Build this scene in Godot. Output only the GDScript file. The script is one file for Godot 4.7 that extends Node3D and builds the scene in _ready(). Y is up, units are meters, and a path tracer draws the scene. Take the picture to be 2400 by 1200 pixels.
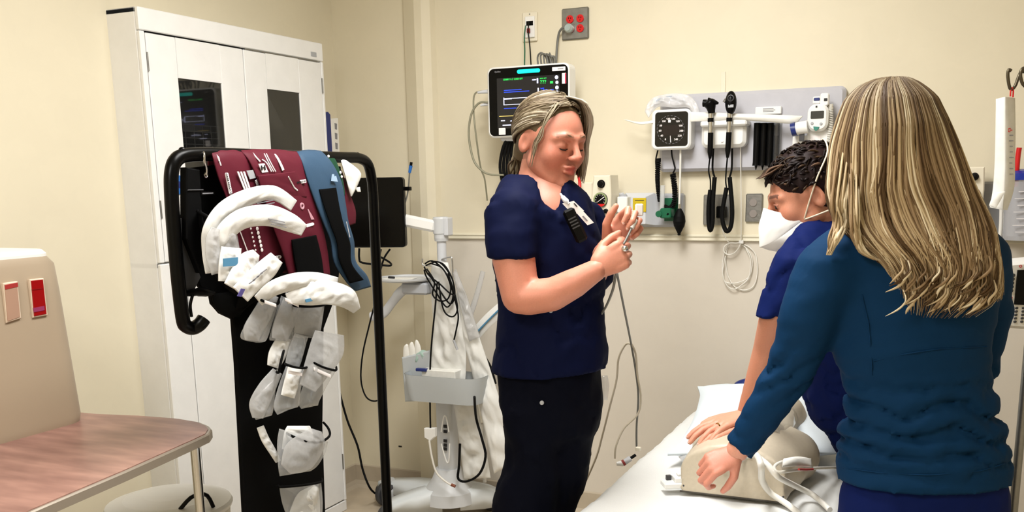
extends Node3D
# A hospital room during a resuscitation drill. Units are metres; the back wall is the plane z = ZB, x runs along it.
# at / wall / side / flat turn a pixel of the 2400 x 1200 photograph into a point at a known depth or on a known plane.
const FPX := 2282.0
const ZB := -3.9
const XL := -2.655
const XC := -2.477
const XR := -1.63
var eye := Vector3(0, 1.46, 0)
var ax := Vector3(0.91018339, -0.01703338, -0.41385512)
var ay := Vector3(-0.06925416, 0.97883129, -0.19259589)
var fw := Vector3(-0.4083749, -0.20395877, -0.88973634)
var rr := Vector3(0.9103, 0, -0.4139)      # level, to the right of the view
var tt := Vector3(0.4139, 0, 0.9103)       # level, back towards the viewer
const UP := Vector3.UP
var mats := {}
var taken := {}
var rng := RandomNumberGenerator.new()

func ray(px: float, py: float) -> Vector3:
	return fw + ax * ((px - 1200.0) / FPX) - ay * ((py - 903.0) / FPX)
func at(px: float, py: float, d: float) -> Vector3:
	return eye + ray(px, py) * d
func wall(px: float, py: float, off := 0.0) -> Vector3:
	var q := ray(px, py)
	return eye + q * ((ZB + off - eye.z) / q.z)
func side(px: float, py: float, x: float) -> Vector3:
	var q := ray(px, py)
	return eye + q * ((x - eye.x) / q.x)
func flat(px: float, py: float, y: float) -> Vector3:
	var q := ray(px, py)
	return eye + q * ((y - eye.y) / q.y)
func sides(list: Array, x: float) -> Array:
	var o := []
	for p in list: o.append(side(p[0], p[1], x + (p[2] if p.size() > 2 else 0.0)))
	return o
func walls(list: Array, off: float) -> Array:
	var o := []
	for p in list: o.append(wall(p[0], p[1], off + (p[2] if p.size() > 2 else 0.0)))
	return o
func ats(list: Array, d := 0.0) -> Array:
	var o := []
	for p in list: o.append(at(p[0], p[1], d + (p[2] if p.size() > 2 else 0.0)))
	return o

# a smooth curve through the points
func crv(pts: Array, n: int) -> Array:
	var o := []
	var m := pts.size()
	if m < 3:
		for i in n + 1: o.append(pts[0].lerp(pts[m - 1], float(i) / n))
		return o
	for i in n + 1:
		var t := float(i) / n * (m - 1)
		var k := mini(int(t), m - 2)
		var f := t - k
		var p0 = pts[maxi(k - 1, 0)]
		var p3 = pts[mini(k + 2, m - 1)]
		o.append(pts[k].cubic_interpolate(pts[k + 1], p0, p3, f))
	return o

class M3:
	var v := PackedVector3Array()
	var ix := PackedInt32Array()
	var c := PackedColorArray()
	var col := Color.WHITE
	func vert(p: Vector3) -> int:
		v.append(p); c.append(col); return v.size() - 1
	func tri(a: int, b: int, d: int) -> void:
		ix.append(a); ix.append(d); ix.append(b)
	func quad(a: int, b: int, d: int, e: int) -> void:
		tri(a, b, d); tri(a, d, e)
	func face(pts: Array) -> void:
		var k := v.size()
		for p in pts: vert(p)
		for i in range(1, pts.size() - 1): tri(k, k + i, k + i + 1)
	# a box with chamfered edges
	func box(m: Vector3, s: Vector3, bev := 0.0, b := Basis()) -> M3:
		var h := s / 2
		var e := minf(bev, minf(h.x, minf(h.y, h.z)) * 0.98)
		var A := [Vector3(1, 0, 0), Vector3(0, 1, 0), Vector3(0, 0, 1)]
		for a in 3:
			for sg in [-1.0, 1.0]:
				var n: Vector3 = A[a] * sg
				var u: Vector3 = A[(a + 1) % 3]
				var w: Vector3 = A[(a + 2) % 3]
				var hn := h[a]; var hu := h[(a + 1) % 3] - e; var hw := h[(a + 2) % 3] - e
				var p := [n * hn - u * hu - w * hw, n * hn + u * hu - w * hw, n * hn + u * hu + w * hw, n * hn - u * hu + w * hw]
				if sg < 0: p.reverse()
				face([m + b * p[0], m + b * p[1], m + b * p[2], m + b * p[3]])
		if e <= 0.0: return self
		for a in 3:
			var u := (a + 1) % 3; var w := (a + 2) % 3
			for su in [-1.0, 1.0]:
				for sw in [-1.0, 1.0]:
					var p := []
					for q in [[-1.0, 0], [1.0, 0], [1.0, 1], [-1.0, 1]]:
						var t := Vector3.ZERO
						t[a] = (h[a] - e) * q[0]
						t[u] = su * (h[u] - (0.0 if q[1] == 0 else e))
						t[w] = sw * (h[w] - (e if q[1] == 0 else 0.0))
						p.append(m + b * t)
					if su * sw < 0: p.reverse()
					face(p)
		for i in 8:
			var sg := Vector3(1 if i & 1 else -1, 1 if i & 2 else -1, 1 if i & 4 else -1)
			var p := []
			for a in 3:
				var t := Vector3(sg.x * (h.x - e), sg.y * (h.y - e), sg.z * (h.z - e))
				t[a] = sg[a] * h[a]
				p.append(m + b * t)
			if sg.x * sg.y * sg.z < 0: p.reverse()
			face(p)
		return self
	# a tube along the points; r is one radius or a list; squash flattens it along the vector fl
	func tube(pts: Array, r, n := 8, cap := true, fl := Vector3.ZERO, squash := 1.0) -> M3:
		var m := pts.size()
		var t: Vector3 = (pts[1] - pts[0]).normalized()
		var s: Vector3 = t.cross(Vector3.UP if absf(t.y) < 0.9 else Vector3.RIGHT).normalized()
		var k := v.size()
		for i in m:
			var tn: Vector3 = (pts[mini(i + 1, m - 1)] - pts[maxi(i - 1, 0)])
			if tn.length_squared() > 1e-14: t = tn.normalized()
			s = (s - t * s.dot(t)).normalized()
			var w := t.cross(s)
			var q: float = r if r is float else r[mini(i * r.size() / m, r.size() - 1)] if r.size() != m else r[i]
			for j in n:
				var a := TAU * j / n
				var o := (s * cos(a) + w * sin(a)) * q
				if squash != 1.0: o -= fl * (o.dot(fl) * (1.0 - squash))
				vert(pts[i] + o)
		for i in m - 1:
			for j in n:
				var a := k + i * n + j; var b := k + i * n + (j + 1) % n
				quad(a, b, b + n, a + n)
		if cap:
			for e in 2:
				var z: int = k if e == 0 else k + (m - 1) * n
				var ring := []
				for j in n: ring.append(v[z + (n - 1 - j if e == 0 else j)])
				face(ring)
		return self
	# a lathed profile: [radius, height] pairs along the axis
	func lathe(o: Vector3, axis: Vector3, prof: Array, n := 20) -> M3:
		var t := axis.normalized()
		var s := t.cross(Vector3.UP if absf(t.y) < 0.9 else Vector3.RIGHT).normalized()
		var w := t.cross(s)
		for i in prof.size() - 1:
			var k := v.size()
			for e in 2:
				for j in n:
					var a := TAU * j / n
					vert(o + t * prof[i + e][1] + (s * cos(a) + w * sin(a)) * prof[i + e][0])
			for j in n:
				var a := k + j; var b := k + (j + 1) % n
				quad(a, b, b + n, a + n)
		return self
	func ball(m: Vector3, r: Vector3, b := Basis(), n := 16, k2 := 10) -> M3:
		var k := v.size()
		for i in k2 + 1:
			var f := PI * i / k2
			for j in n:
				var a := TAU * j / n
				vert(m + b * Vector3(r.x * sin(f) * cos(a), r.y * cos(f), r.z * sin(f) * sin(a)))
		for i in k2:
			for j in n:
				var a := k + i * n + j; var bb := k + i * n + (j + 1) % n
				quad(a, bb, bb + n, a + n)
		return self
	# a flat outline pushed back along d (front face towards -d)
	func prism(pts: Array, d: Vector3, bev := 0.0) -> M3:
		var n := Vector3.ZERO
		var m := pts.size()
		var mid := Vector3.ZERO
		for i in m:
			n += (pts[i] - pts[0]).cross(pts[(i + 1) % m] - pts[0]); mid += pts[i] / m
		n = n.normalized()
		var P := pts.duplicate()
		if n.dot(d) > 0: P.reverse(); n = -n
		var s: Vector3 = (P[1] - P[0]).normalized()
		var w := n.cross(s)
		var flat2 := PackedVector2Array()
		for p in P: flat2.append(Vector2((p - mid).dot(s), (p - mid).dot(w)))
		var inner := P.duplicate()
		if bev > 0.0:
			for i in m:
				var e1: Vector3 = (P[i] - P[(i + m - 1) % m]).normalized()
				var e2: Vector3 = (P[(i + 1) % m] - P[i]).normalized()
				var nn := (n.cross(e1) + n.cross(e2))
				nn = nn.normalized() / maxf(0.5, nn.length() * 0.5)
				inner[i] = P[i] + nn * bev
		var T := Geometry2D.triangulate_polygon(flat2)
		var bd := d.normalized() * bev
		for e in 2:
			var k := v.size()
			for i in m: vert(inner[i] if e == 0 else P[i] + d)
			for i in range(0, T.size(), 3):
				var a := T[i]; var b2 := T[i + 1]; var c2 := T[i + 2]
				var up := (flat2[b2] - flat2[a]).cross(flat2[c2] - flat2[a]) > 0
				if (e == 0) == up: tri(k + a, k + b2, k + c2)
				else: tri(k + a, k + c2, k + b2)
		for i in m:
			var j := (i + 1) % m
			if bev > 0.0: face([inner[i], P[i] + bd, P[j] + bd, inner[j]])
			face([P[i] + bd, P[i] + d, P[j] + d, P[j] + bd])
		return self
	# a sheet between two curves (same length): thickness th, swollen by puff in the middle, crumpled by wr
	func sheet(L: Array, R: Array, nu: int, th: float, puff := 0.0, wr := 0.0, seed := 1, face_to := Vector3.ZERO, fq := 30.0) -> M3:
		var nv := L.size()
		var nz := FastNoiseLite.new(); nz.seed = seed; nz.frequency = fq; nz.noise_type = FastNoiseLite.TYPE_SIMPLEX
		var g := []
		for j in nv:
			for i in nu + 1: g.append(L[j].lerp(R[j], float(i) / nu))
		var nm := []
		for j in nv:
			for i in nu + 1:
				var du: Vector3 = g[j * (nu + 1) + mini(i + 1, nu)] - g[j * (nu + 1) + maxi(i - 1, 0)]
				var dv: Vector3 = g[mini(j + 1, nv - 1) * (nu + 1) + i] - g[maxi(j - 1, 0) * (nu + 1) + i]
				var q := dv.cross(du).normalized()
				if face_to != Vector3.ZERO and q.dot(face_to) < 0: q = -q
				nm.append(q)
		var flip := false
		if nv > 1:
			var q0: Vector3 = (g[nu + 1] - g[0]).cross(g[1] - g[0])
			flip = q0.dot(nm[0]) < 0
		var k := v.size()
		for e in 2:
			for j in nv:
				for i in nu + 1:
					var id := j * (nu + 1) + i
					var p: Vector3 = g[id]
					var sx := sin(PI * i / nu); var sy := sin(PI * j / (nv - 1))
					var edge := sqrt(maxf(sx, 0.0)) * sqrt(maxf(sy, 0.0))
					if nu <= 10: edge = pow(clampf((sx - 0.25) / 0.75, 0.0, 1.0), 0.7) * pow(clampf((sy - 0.15) / 0.6, 0.0, 1.0), 0.7)
					var w := wr * nz.get_noise_3dv(p)
					vert(p + nm[id] * ((th / 2 + puff * edge) * (1 if e == 0 else -1) + w * (edge if puff > 0.0 else 1.0) * (1.0 if e == 0 else 0.6)))
		var off := nv * (nu + 1)
		for j in nv - 1:
			for i in nu:
				var a := k + j * (nu + 1) + i; var b := a + 1; var c2 := a + nu + 2; var d := a + nu + 1
				if flip:
					quad(a, b, c2, d); quad(a + off, d + off, c2 + off, b + off)
				else:
					quad(a, d, c2, b); quad(a + off, b + off, c2 + off, d + off)
		var rim := []
		for i in nu + 1: rim.append(k + i)
		for j in range(1, nv): rim.append(k + j * (nu + 1) + nu)
		for i in range(nu - 1, -1, -1): rim.append(k + (nv - 1) * (nu + 1) + i)
		for j in range(nv - 2, 0, -1): rim.append(k + j * (nu + 1))
		for i in rim.size():
			var a: int = rim[i]; var b: int = rim[(i + 1) % rim.size()]
			if flip: quad(a, a + off, b + off, b)
			else: quad(a, b, b + off, a + off)
		return self
	func coil(pts: Array, turns: int, R, r: float, n := 6, per := 12) -> M3:
		var o := []
		var m := turns * per
		var s := Vector3.RIGHT
		for i in m + 1:
			var f := float(i) / m * (pts.size() - 1)
			var k := mini(int(f), pts.size() - 2)
			var p: Vector3 = pts[k].lerp(pts[k + 1], f - k)
			var t: Vector3 = (pts[k + 1] - pts[k]).normalized()
			s = (s - t * s.dot(t)).normalized()
			var w := t.cross(s)
			var a := TAU * i / per
			o.append(p + (s * cos(a) + w * sin(a)) * (R if R is float else lerpf(R[0], R[1], float(i) / m)))
		return tube(o, r, n)
	func append(o: M3) -> void:
		var k := v.size()
		v.append_array(o.v); c.append_array(o.c)
		for i in o.ix: ix.append(i + k)
	func build(shift := Vector3.ZERO) -> ArrayMesh:
		var nn := PackedVector3Array(); nn.resize(v.size())
		for i in range(0, ix.size(), 3):
			var a := v[ix[i]]; var q := (v[ix[i + 2]] - a).cross(v[ix[i + 1]] - a)
			nn[ix[i]] += q; nn[ix[i + 1]] += q; nn[ix[i + 2]] += q
		for i in nn.size(): nn[i] = nn[i].normalized() if nn[i].length_squared() > 1e-24 else Vector3.UP
		var w := v.duplicate()
		if shift != Vector3.ZERO:
			for i in w.size(): w[i] -= shift
		var A := []; A.resize(Mesh.ARRAY_MAX)
		A[Mesh.ARRAY_VERTEX] = w; A[Mesh.ARRAY_NORMAL] = nn; A[Mesh.ARRAY_COLOR] = c; A[Mesh.ARRAY_INDEX] = ix
		var me := ArrayMesh.new(); me.add_surface_from_arrays(Mesh.PRIMITIVE_TRIANGLES, A)
		return me

# a distance field on a grid, joined from tapered elliptic chains and meshed with surface nets
class Sdf:
	var lo: Vector3
	var h: float
	var nx: int
	var ny: int
	var nz: int
	var d := PackedFloat32Array()
	func _init(a: Vector3, b: Vector3, cell: float):
		lo = a; h = cell
		nx = int((b.x - a.x) / h) + 2; ny = int((b.y - a.y) / h) + 2; nz = int((b.z - a.z) / h) + 2
		d.resize(nx * ny * nz); d.fill(1.0)
	# pts with radii (float or Vector2: along sd, across); k joins softly; sub carves instead
	func chain(pts: Array, rs: Array, sd := Vector3.RIGHT, k := 0.02, sub := false, capf := 1.0, cutp := Vector3.INF, cutn := Vector3.UP) -> Sdf:
		var t := PackedFloat32Array(); t.resize(d.size()); t.fill(1.0)
		var bl := Vector3i(nx, ny, nz); var bh := Vector3i.ZERO
		var m := pts.size()
		for i in maxi(m - 1, 1):
			var a: Vector3 = pts[i]; var b: Vector3 = pts[mini(i + 1, m - 1)]
			if a.is_equal_approx(b): b = a + Vector3(0, 1e-4, 0)
			var ra: Vector2 = rs[i] if rs[i] is Vector2 else Vector2(rs[i], rs[i])
			var rq = rs[mini(i + 1, m - 1)]
			var rb: Vector2 = rq if rq is Vector2 else Vector2(rq, rq)
			var pad := maxf(maxf(ra.x, ra.y), maxf(rb.x, rb.y)) + k + h * 3
			var l := Vector3i(((a.min(b) - Vector3.ONE * pad - lo) / h).floor()).clamp(Vector3i.ZERO, Vector3i(nx - 1, ny - 1, nz - 1))
			var u := Vector3i(((a.max(b) + Vector3.ONE * pad - lo) / h).ceil()).clamp(Vector3i.ZERO, Vector3i(nx - 1, ny - 1, nz - 1))
			bl = Vector3i(mini(bl.x, l.x), mini(bl.y, l.y), mini(bl.z, l.z)); bh = Vector3i(maxi(bh.x, u.x), maxi(bh.y, u.y), maxi(bh.z, u.z))
			var ab := b - a; var l2 := ab.length_squared(); var n := ab / sqrt(l2)
			var s := (sd - n * sd.dot(n))
			if s.length_squared() < 1e-6: s = n.cross(Vector3.UP if absf(n.y) < 0.9 else Vector3.RIGHT)
			s = s.normalized()
			var w := n.cross(s)
			for z in range(l.z, u.z + 1):
				for y in range(l.y, u.y + 1):
					var id := (z * ny + y) * nx + l.x
					var p := lo + Vector3(l.x, y, z) * h
					for x in range(l.x, u.x + 1):
						var ap := p - a
						var f := clampf(ap.dot(ab) / l2, 0.0, 1.0)
						var q := ap - ab * f
						var rx := ra.x + (rb.x - ra.x) * f; var rz := ra.y + (rb.y - ra.y) * f
						var gx := q.dot(s) / rx; var gz := q.dot(w) / rz; var rn := minf(rx, rz) * capf; var gn := q.dot(n) / rn
						var k0 := sqrt(gx * gx + gz * gz + gn * gn)
						var k1 := sqrt(gx * gx / (rx * rx) + gz * gz / (rz * rz) + gn * gn / (rn * rn))
						var e := k0 * (k0 - 1.0) / k1 if k1 > 1e-5 else -minf(rx, rz)
						if e < t[id]: t[id] = e
						id += 1
						p.x += h
		var ct := cutp.x < 1e8
		cutn = cutn.normalized()
		for z in range(bl.z, bh.z + 1):
			for y in range(bl.y, bh.y + 1):
				var id := (z * ny + y) * nx + bl.x
				for x in range(bl.x, bh.x + 1):
					var e := t[id]; var o := d[id]
					if ct: e = maxf(e, (lo + Vector3(x, y, z) * h - cutp).dot(cutn))
					if sub:
						e = -e
						var f := clampf(0.5 - 0.5 * (o - e) / k, 0.0, 1.0)
						d[id] = lerpf(o, e, f) + k * f * (1.0 - f)
					elif e < o + k:
						var f := clampf(0.5 + 0.5 * (o - e) / k, 0.0, 1.0)
						d[id] = lerpf(o, e, f) - k * f * (1.0 - f)
					id += 1
		return self
	func blob(p: Vector3, r: Vector3, k := 0.01, sub := false, b := Basis()) -> Sdf:
		# an ellipsoid
		var pad := maxf(r.x, maxf(r.y, r.z)) + k + h * 3
		var l := Vector3i(((p - Vector3.ONE * pad - lo) / h).floor()).clamp(Vector3i.ZERO, Vector3i(nx - 1, ny - 1, nz - 1))
		var u := Vector3i(((p + Vector3.ONE * pad - lo) / h).ceil()).clamp(Vector3i.ZERO, Vector3i(nx - 1, ny - 1, nz - 1))
		var bi := b.transposed()
		for z in range(l.z, u.z + 1):
			for y in range(l.y, u.y + 1):
				var id := (z * ny + y) * nx + l.x
				for x in range(l.x, u.x + 1):
					var q: Vector3 = bi * (lo + Vector3(x, y, z) * h - p)
					var g := q / r
					var k0 := g.length(); var k1 := (g / r).length()
					var e := k0 * (k0 - 1.0) / k1 if k1 > 1e-5 else -minf(r.x, r.y)
					var o := d[id]
					if sub:
						e = -e
						var f := clampf(0.5 - 0.5 * (o - e) / k, 0.0, 1.0)
						d[id] = lerpf(o, e, f) + k * f * (1.0 - f)
					elif e < o + k:
						var f := clampf(0.5 + 0.5 * (o - e) / k, 0.0, 1.0)
						d[id] = lerpf(o, e, f) - k * f * (1.0 - f)
					id += 1
		return self
	# keep only the side that n points away from
	func cut(p: Vector3, n: Vector3, only := 1e9) -> Sdf:
		n = n.normalized()
		for z in nz:
			for y in ny:
				var id := (z * ny + y) * nx
				for x in nx:
					var q := lo + Vector3(x, y, z) * h - p
					if only > 1e8 or q.length() < only: d[id] = maxf(d[id], q.dot(n))
					id += 1
		return self
	# where a ray from o first meets the surface
	func hit(o: Vector3, q: Vector3, t0: float, t1: float) -> Vector3:
		q = q.normalized()
		var t := t0
		while t < t1:
			var g := (o + q * t - lo) / h
			if g.x >= 0 and g.y >= 0 and g.z >= 0 and g.x < nx - 1 and g.y < ny - 1 and g.z < nz - 1:
				if d[(int(g.z + 0.5) * ny + int(g.y + 0.5)) * nx + int(g.x + 0.5)] < 0.0: return o + q * (t - 0.002)
			t += 0.002
		return Vector3.INF
	func warp(f: Callable) -> Sdf:
		var lim := h * 4
		for z in nz:
			for y in ny:
				var id := (z * ny + y) * nx
				for x in nx:
					if absf(d[id]) < lim: d[id] += f.call(lo + Vector3(x, y, z) * h)
					id += 1
		return self
	func mesh(m: M3, tint = null) -> M3:
		var cell := PackedInt32Array(); cell.resize(d.size()); cell.fill(-1)
		var sy := nx; var sz := nx * ny
		var off := [0, 1, sy, sy + 1, sz, sz + 1, sz + sy, sz + sy + 1]
		var P := []
		for i in 8: P.append(Vector3(i & 1, (i >> 1) & 1, i >> 2))
		var E := [[0, 1], [2, 3], [4, 5], [6, 7], [0, 2], [1, 3], [4, 6], [5, 7], [0, 4], [1, 5], [2, 6], [3, 7]]
		for z in nz - 1:
			for y in ny - 1:
				var id := (z * ny + y) * nx
				for x in nx - 1:
					var a := d[id] < 0.0
					if (d[id + 1] < 0.0) != a or (d[id + sy] < 0.0) != a or (d[id + sy + 1] < 0.0) != a or (d[id + sz] < 0.0) != a or (d[id + sz + 1] < 0.0) != a or (d[id + sz + sy] < 0.0) != a or (d[id + sz + sy + 1] < 0.0) != a:
						var s := Vector3.ZERO; var n := 0
						for e in E:
							var u: float = d[id + off[e[0]]]; var w: float = d[id + off[e[1]]]
							if (u < 0.0) != (w < 0.0):
								s += P[e[0]].lerp(P[e[1]], u / (u - w)); n += 1
						var p := lo + (Vector3(x, y, z) + s / n) * h
						if tint != null: m.col = tint.call(p)
						cell[id] = m.vert(p)
					id += 1
		for z in range(1, nz - 1):
			for y in range(1, ny - 1):
				for x in range(1, nx - 1):
					var id := (z * ny + y) * nx + x
					var a := d[id] < 0.0
					if (d[id + 1] < 0.0) != a:
						var q := [cell[id], cell[id - sy], cell[id - sy - sz], cell[id - sz]]
						if q.min() >= 0:
							if a: m.quad(q[0], q[3], q[2], q[1])
							else: m.quad(q[0], q[1], q[2], q[3])
					if (d[id + sy] < 0.0) != a:
						var q := [cell[id], cell[id - sz], cell[id - sz - 1], cell[id - 1]]
						if q.min() >= 0:
							if a: m.quad(q[0], q[3], q[2], q[1])
							else: m.quad(q[0], q[1], q[2], q[3])
					if (d[id + sz] < 0.0) != a:
						var q := [cell[id], cell[id - 1], cell[id - 1 - sy], cell[id - sy]]
						if q.min() >= 0:
							if a: m.quad(q[0], q[3], q[2], q[1])
							else: m.quad(q[0], q[1], q[2], q[3])
		return m

func m3() -> M3: return M3.new()
func numbered(called: String) -> String:
	if not taken.has(called):
		taken[called] = 0; return called
	taken[called] += 1
	return "%s_%03d" % [called, taken[called]]
func tag(o: Node, label: String, category: String, group := "") -> Node:
	o.set_meta("label", label); o.set_meta("category", category)
	if group: o.set_meta("group", group)
	return o
# a Node3D at the base of a thing; its parts are built in world coordinates
func thing(called: String, label: String, category: String, base: Vector3, group := "") -> Node3D:
	var o := Node3D.new(); o.name = numbered(called); add_child(o); o.position = base
	tag(o, label, category, group)
	return o
func world_of(n: Node3D) -> Vector3:
	var p := Vector3.ZERO
	while n != self:
		p += n.position; n = n.get_parent()
	return p
# one mesh: a part when a parent is given, else a top-level object with its origin at its base
func obj(called: String, m: M3, mt: Material, parent: Node3D = null) -> MeshInstance3D:
	var o := MeshInstance3D.new()
	var lo := Vector3.INF; var hi := -Vector3.INF
	for p in m.v: lo = lo.min(p); hi = hi.max(p)
	var base := Vector3((lo.x + hi.x) / 2, lo.y, (lo.z + hi.z) / 2)
	o.mesh = m.build(base); o.material_override = mt
	if parent == null:
		o.name = numbered(called); add_child(o); o.position = base
	else:
		o.name = called; parent.add_child(o, true); o.position = base - world_of(parent)
	return o
func lone(called: String, m: M3, mt: Material, label: String, category: String, group := "") -> MeshInstance3D:
	var o := obj(called, m, mt); tag(o, label, category, group); return o
func struct(called: String, m: M3, mt: Material, parent: Node3D = null) -> MeshInstance3D:
	var o := obj(called, m, mt, parent)
	if parent == null: o.set_meta("kind", "structure")
	return o
# flat lettering: centre, direction of reading, direction of up, cap height
func words(text: String, p: Vector3, right: Vector3, up: Vector3, height: float, mt: Material, parent: Node3D, deep := 0.0008, wide := 0.0, called := "lettering") -> MeshInstance3D:
	var t := TextMesh.new(); t.text = text; t.font_size = 32; t.pixel_size = height / 23.0; t.depth = deep
	var f := SystemFont.new(); f.font_names = PackedStringArray(["Droid Sans"]); f.font_weight = 700; t.font = f
	t.curve_step = 2.0
	var o := MeshInstance3D.new(); o.mesh = t; o.material_override = mt; o.name = called
	parent.add_child(o, true)
	var x := right.normalized(); var z := x.cross(up).normalized()
	var s := 1.0
	if wide > 0.0: s = wide / maxf(t.get_aabb().size.x, 1e-4)
	o.transform = Transform3D(Basis(x * s, z.cross(x), z), p - world_of(parent))
	return o

func mat(key: String, col: Color, rough := 0.5, metal := 0.0) -> StandardMaterial3D:
	if mats.has(key): return mats[key]
	var m := StandardMaterial3D.new(); m.albedo_color = col; m.roughness = rough; m.metallic = metal
	m.vertex_color_use_as_albedo = true
	m.cull_mode = BaseMaterial3D.CULL_DISABLED
	mats[key] = m
	return m
func noise_tex(size: int, freq: float, a: Color, b: Color, bump := false, strength := 2.0, kind := FastNoiseLite.TYPE_SIMPLEX_SMOOTH, sd := 3) -> NoiseTexture2D:
	var t := NoiseTexture2D.new(); t.width = size; t.height = size; t.seamless = true
	var n := FastNoiseLite.new(); n.frequency = freq; n.seed = sd; n.noise_type = kind; n.fractal_octaves = 4
	t.noise = n
	if bump: t.as_normal_map = true; t.bump_strength = strength
	else:
		var g := Gradient.new(); g.set_color(0, a); g.set_color(1, b); t.color_ramp = g
	return t
func grain(m: StandardMaterial3D, scale: float, lo: float, bump: float, freq := 0.02, sd := 3) -> StandardMaterial3D:
	m.uv1_triplanar = true; m.uv1_world_triplanar = true; m.uv1_scale = Vector3.ONE * scale
	if lo < 1.0: m.albedo_texture = noise_tex(256, freq, Color(lo, lo, lo), Color.WHITE, false, 1.0, FastNoiseLite.TYPE_SIMPLEX_SMOOTH, sd)
	if bump > 0.0:
		m.normal_enabled = true; m.normal_scale = bump; m.normal_texture = noise_tex(256, freq * 2.0, Color.BLACK, Color.WHITE, true, 4.0, FastNoiseLite.TYPE_SIMPLEX_SMOOTH, sd + 1)
	return m
func clear(key: String, col: Color, alpha: float, rough := 0.1) -> StandardMaterial3D:
	var m := mat(key, Color(col.r, col.g, col.b, alpha), rough); m.transparency = BaseMaterial3D.TRANSPARENCY_ALPHA
	return m

func lamp(x: float, z: float, w: float, l: float, energy: float, label: String) -> void:
	var t := thing("ceiling_light", label, "ceiling light", Vector3(x, 2.64, z), "recessed ceiling light panels")
	var f := m3()
	for s in [-1, 1]:
		f.box(Vector3(x + s * (w / 2 + 0.02), 2.69, z), Vector3(0.04, 0.03, l + 0.08), 0.004)
		f.box(Vector3(x, 2.69, z + s * (l / 2 + 0.02)), Vector3(w, 0.03, 0.04), 0.004)
	obj("frame", f, mat("white_metal", Color(0.93, 0.93, 0.92), 0.35), t)
	var g := mat("lamp_glow", Color(1, 1, 1), 0.6)
	g.emission_enabled = true; g.emission = Color(1.0, 0.992, 0.978); g.emission_energy_multiplier = 2.0
	obj("diffuser", m3().box(Vector3(x, 2.692, z), Vector3(w, 0.012, l), 0.002), g, t)
	var a := AreaLight3D.new(); a.name = "light"; t.add_child(a); a.position = Vector3(0, 0.04, 0)
	a.rotation_degrees = Vector3(-90, 0, 0); a.area_size = Vector2(w, l); a.area_normalize_energy = true
	a.light_energy = energy; a.light_color = Color(1.0, 0.992, 0.978); a.shadow_enabled = true
	a.area_range = 12.0

func _ready() -> void:
	rng.seed = 7
	var cam := Camera3D.new(); cam.name = "camera"; add_child(cam)
	cam.transform = Transform3D(Basis(ax, ay, -fw), eye)
	cam.set_frustum(1200.0 / FPX * 0.05, Vector2(0, 303.0 / FPX * 0.05), 0.05, 50.0)
	cam.current = true
	var we := WorldEnvironment.new(); we.name = "environment"; add_child(we)
	var env := Environment.new(); we.environment = env
	env.background_mode = Environment.BG_COLOR; env.background_color = Color(0.05, 0.05, 0.05)
	env.tonemap_mode = Environment.TONE_MAPPER_LINEAR
	env.tonemap_exposure = 1.68
	env.sdfgi_enabled = true; env.ssao_enabled = true; env.ssil_enabled = true
	lamp(-0.95, -2.2, 0.6, 1.2, 3.6, "long white ceiling light panel above the bed")
	lamp(-0.95, 0.35, 0.6, 1.2, 3.2, "long white ceiling light panel nearer the doorway")
	make_mats()
	print("setting"); setting()
	print("wall"); wall_things()
	print("left"); left_things()
	print("rack"); rack_things()
	print("stand"); stand_things()
	print("bed"); bed_things()
	print("right"); right_things()
	print("nurse"); nurse()
	print("man"); man()
	print("woman"); woman()
	print("done")

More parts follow.
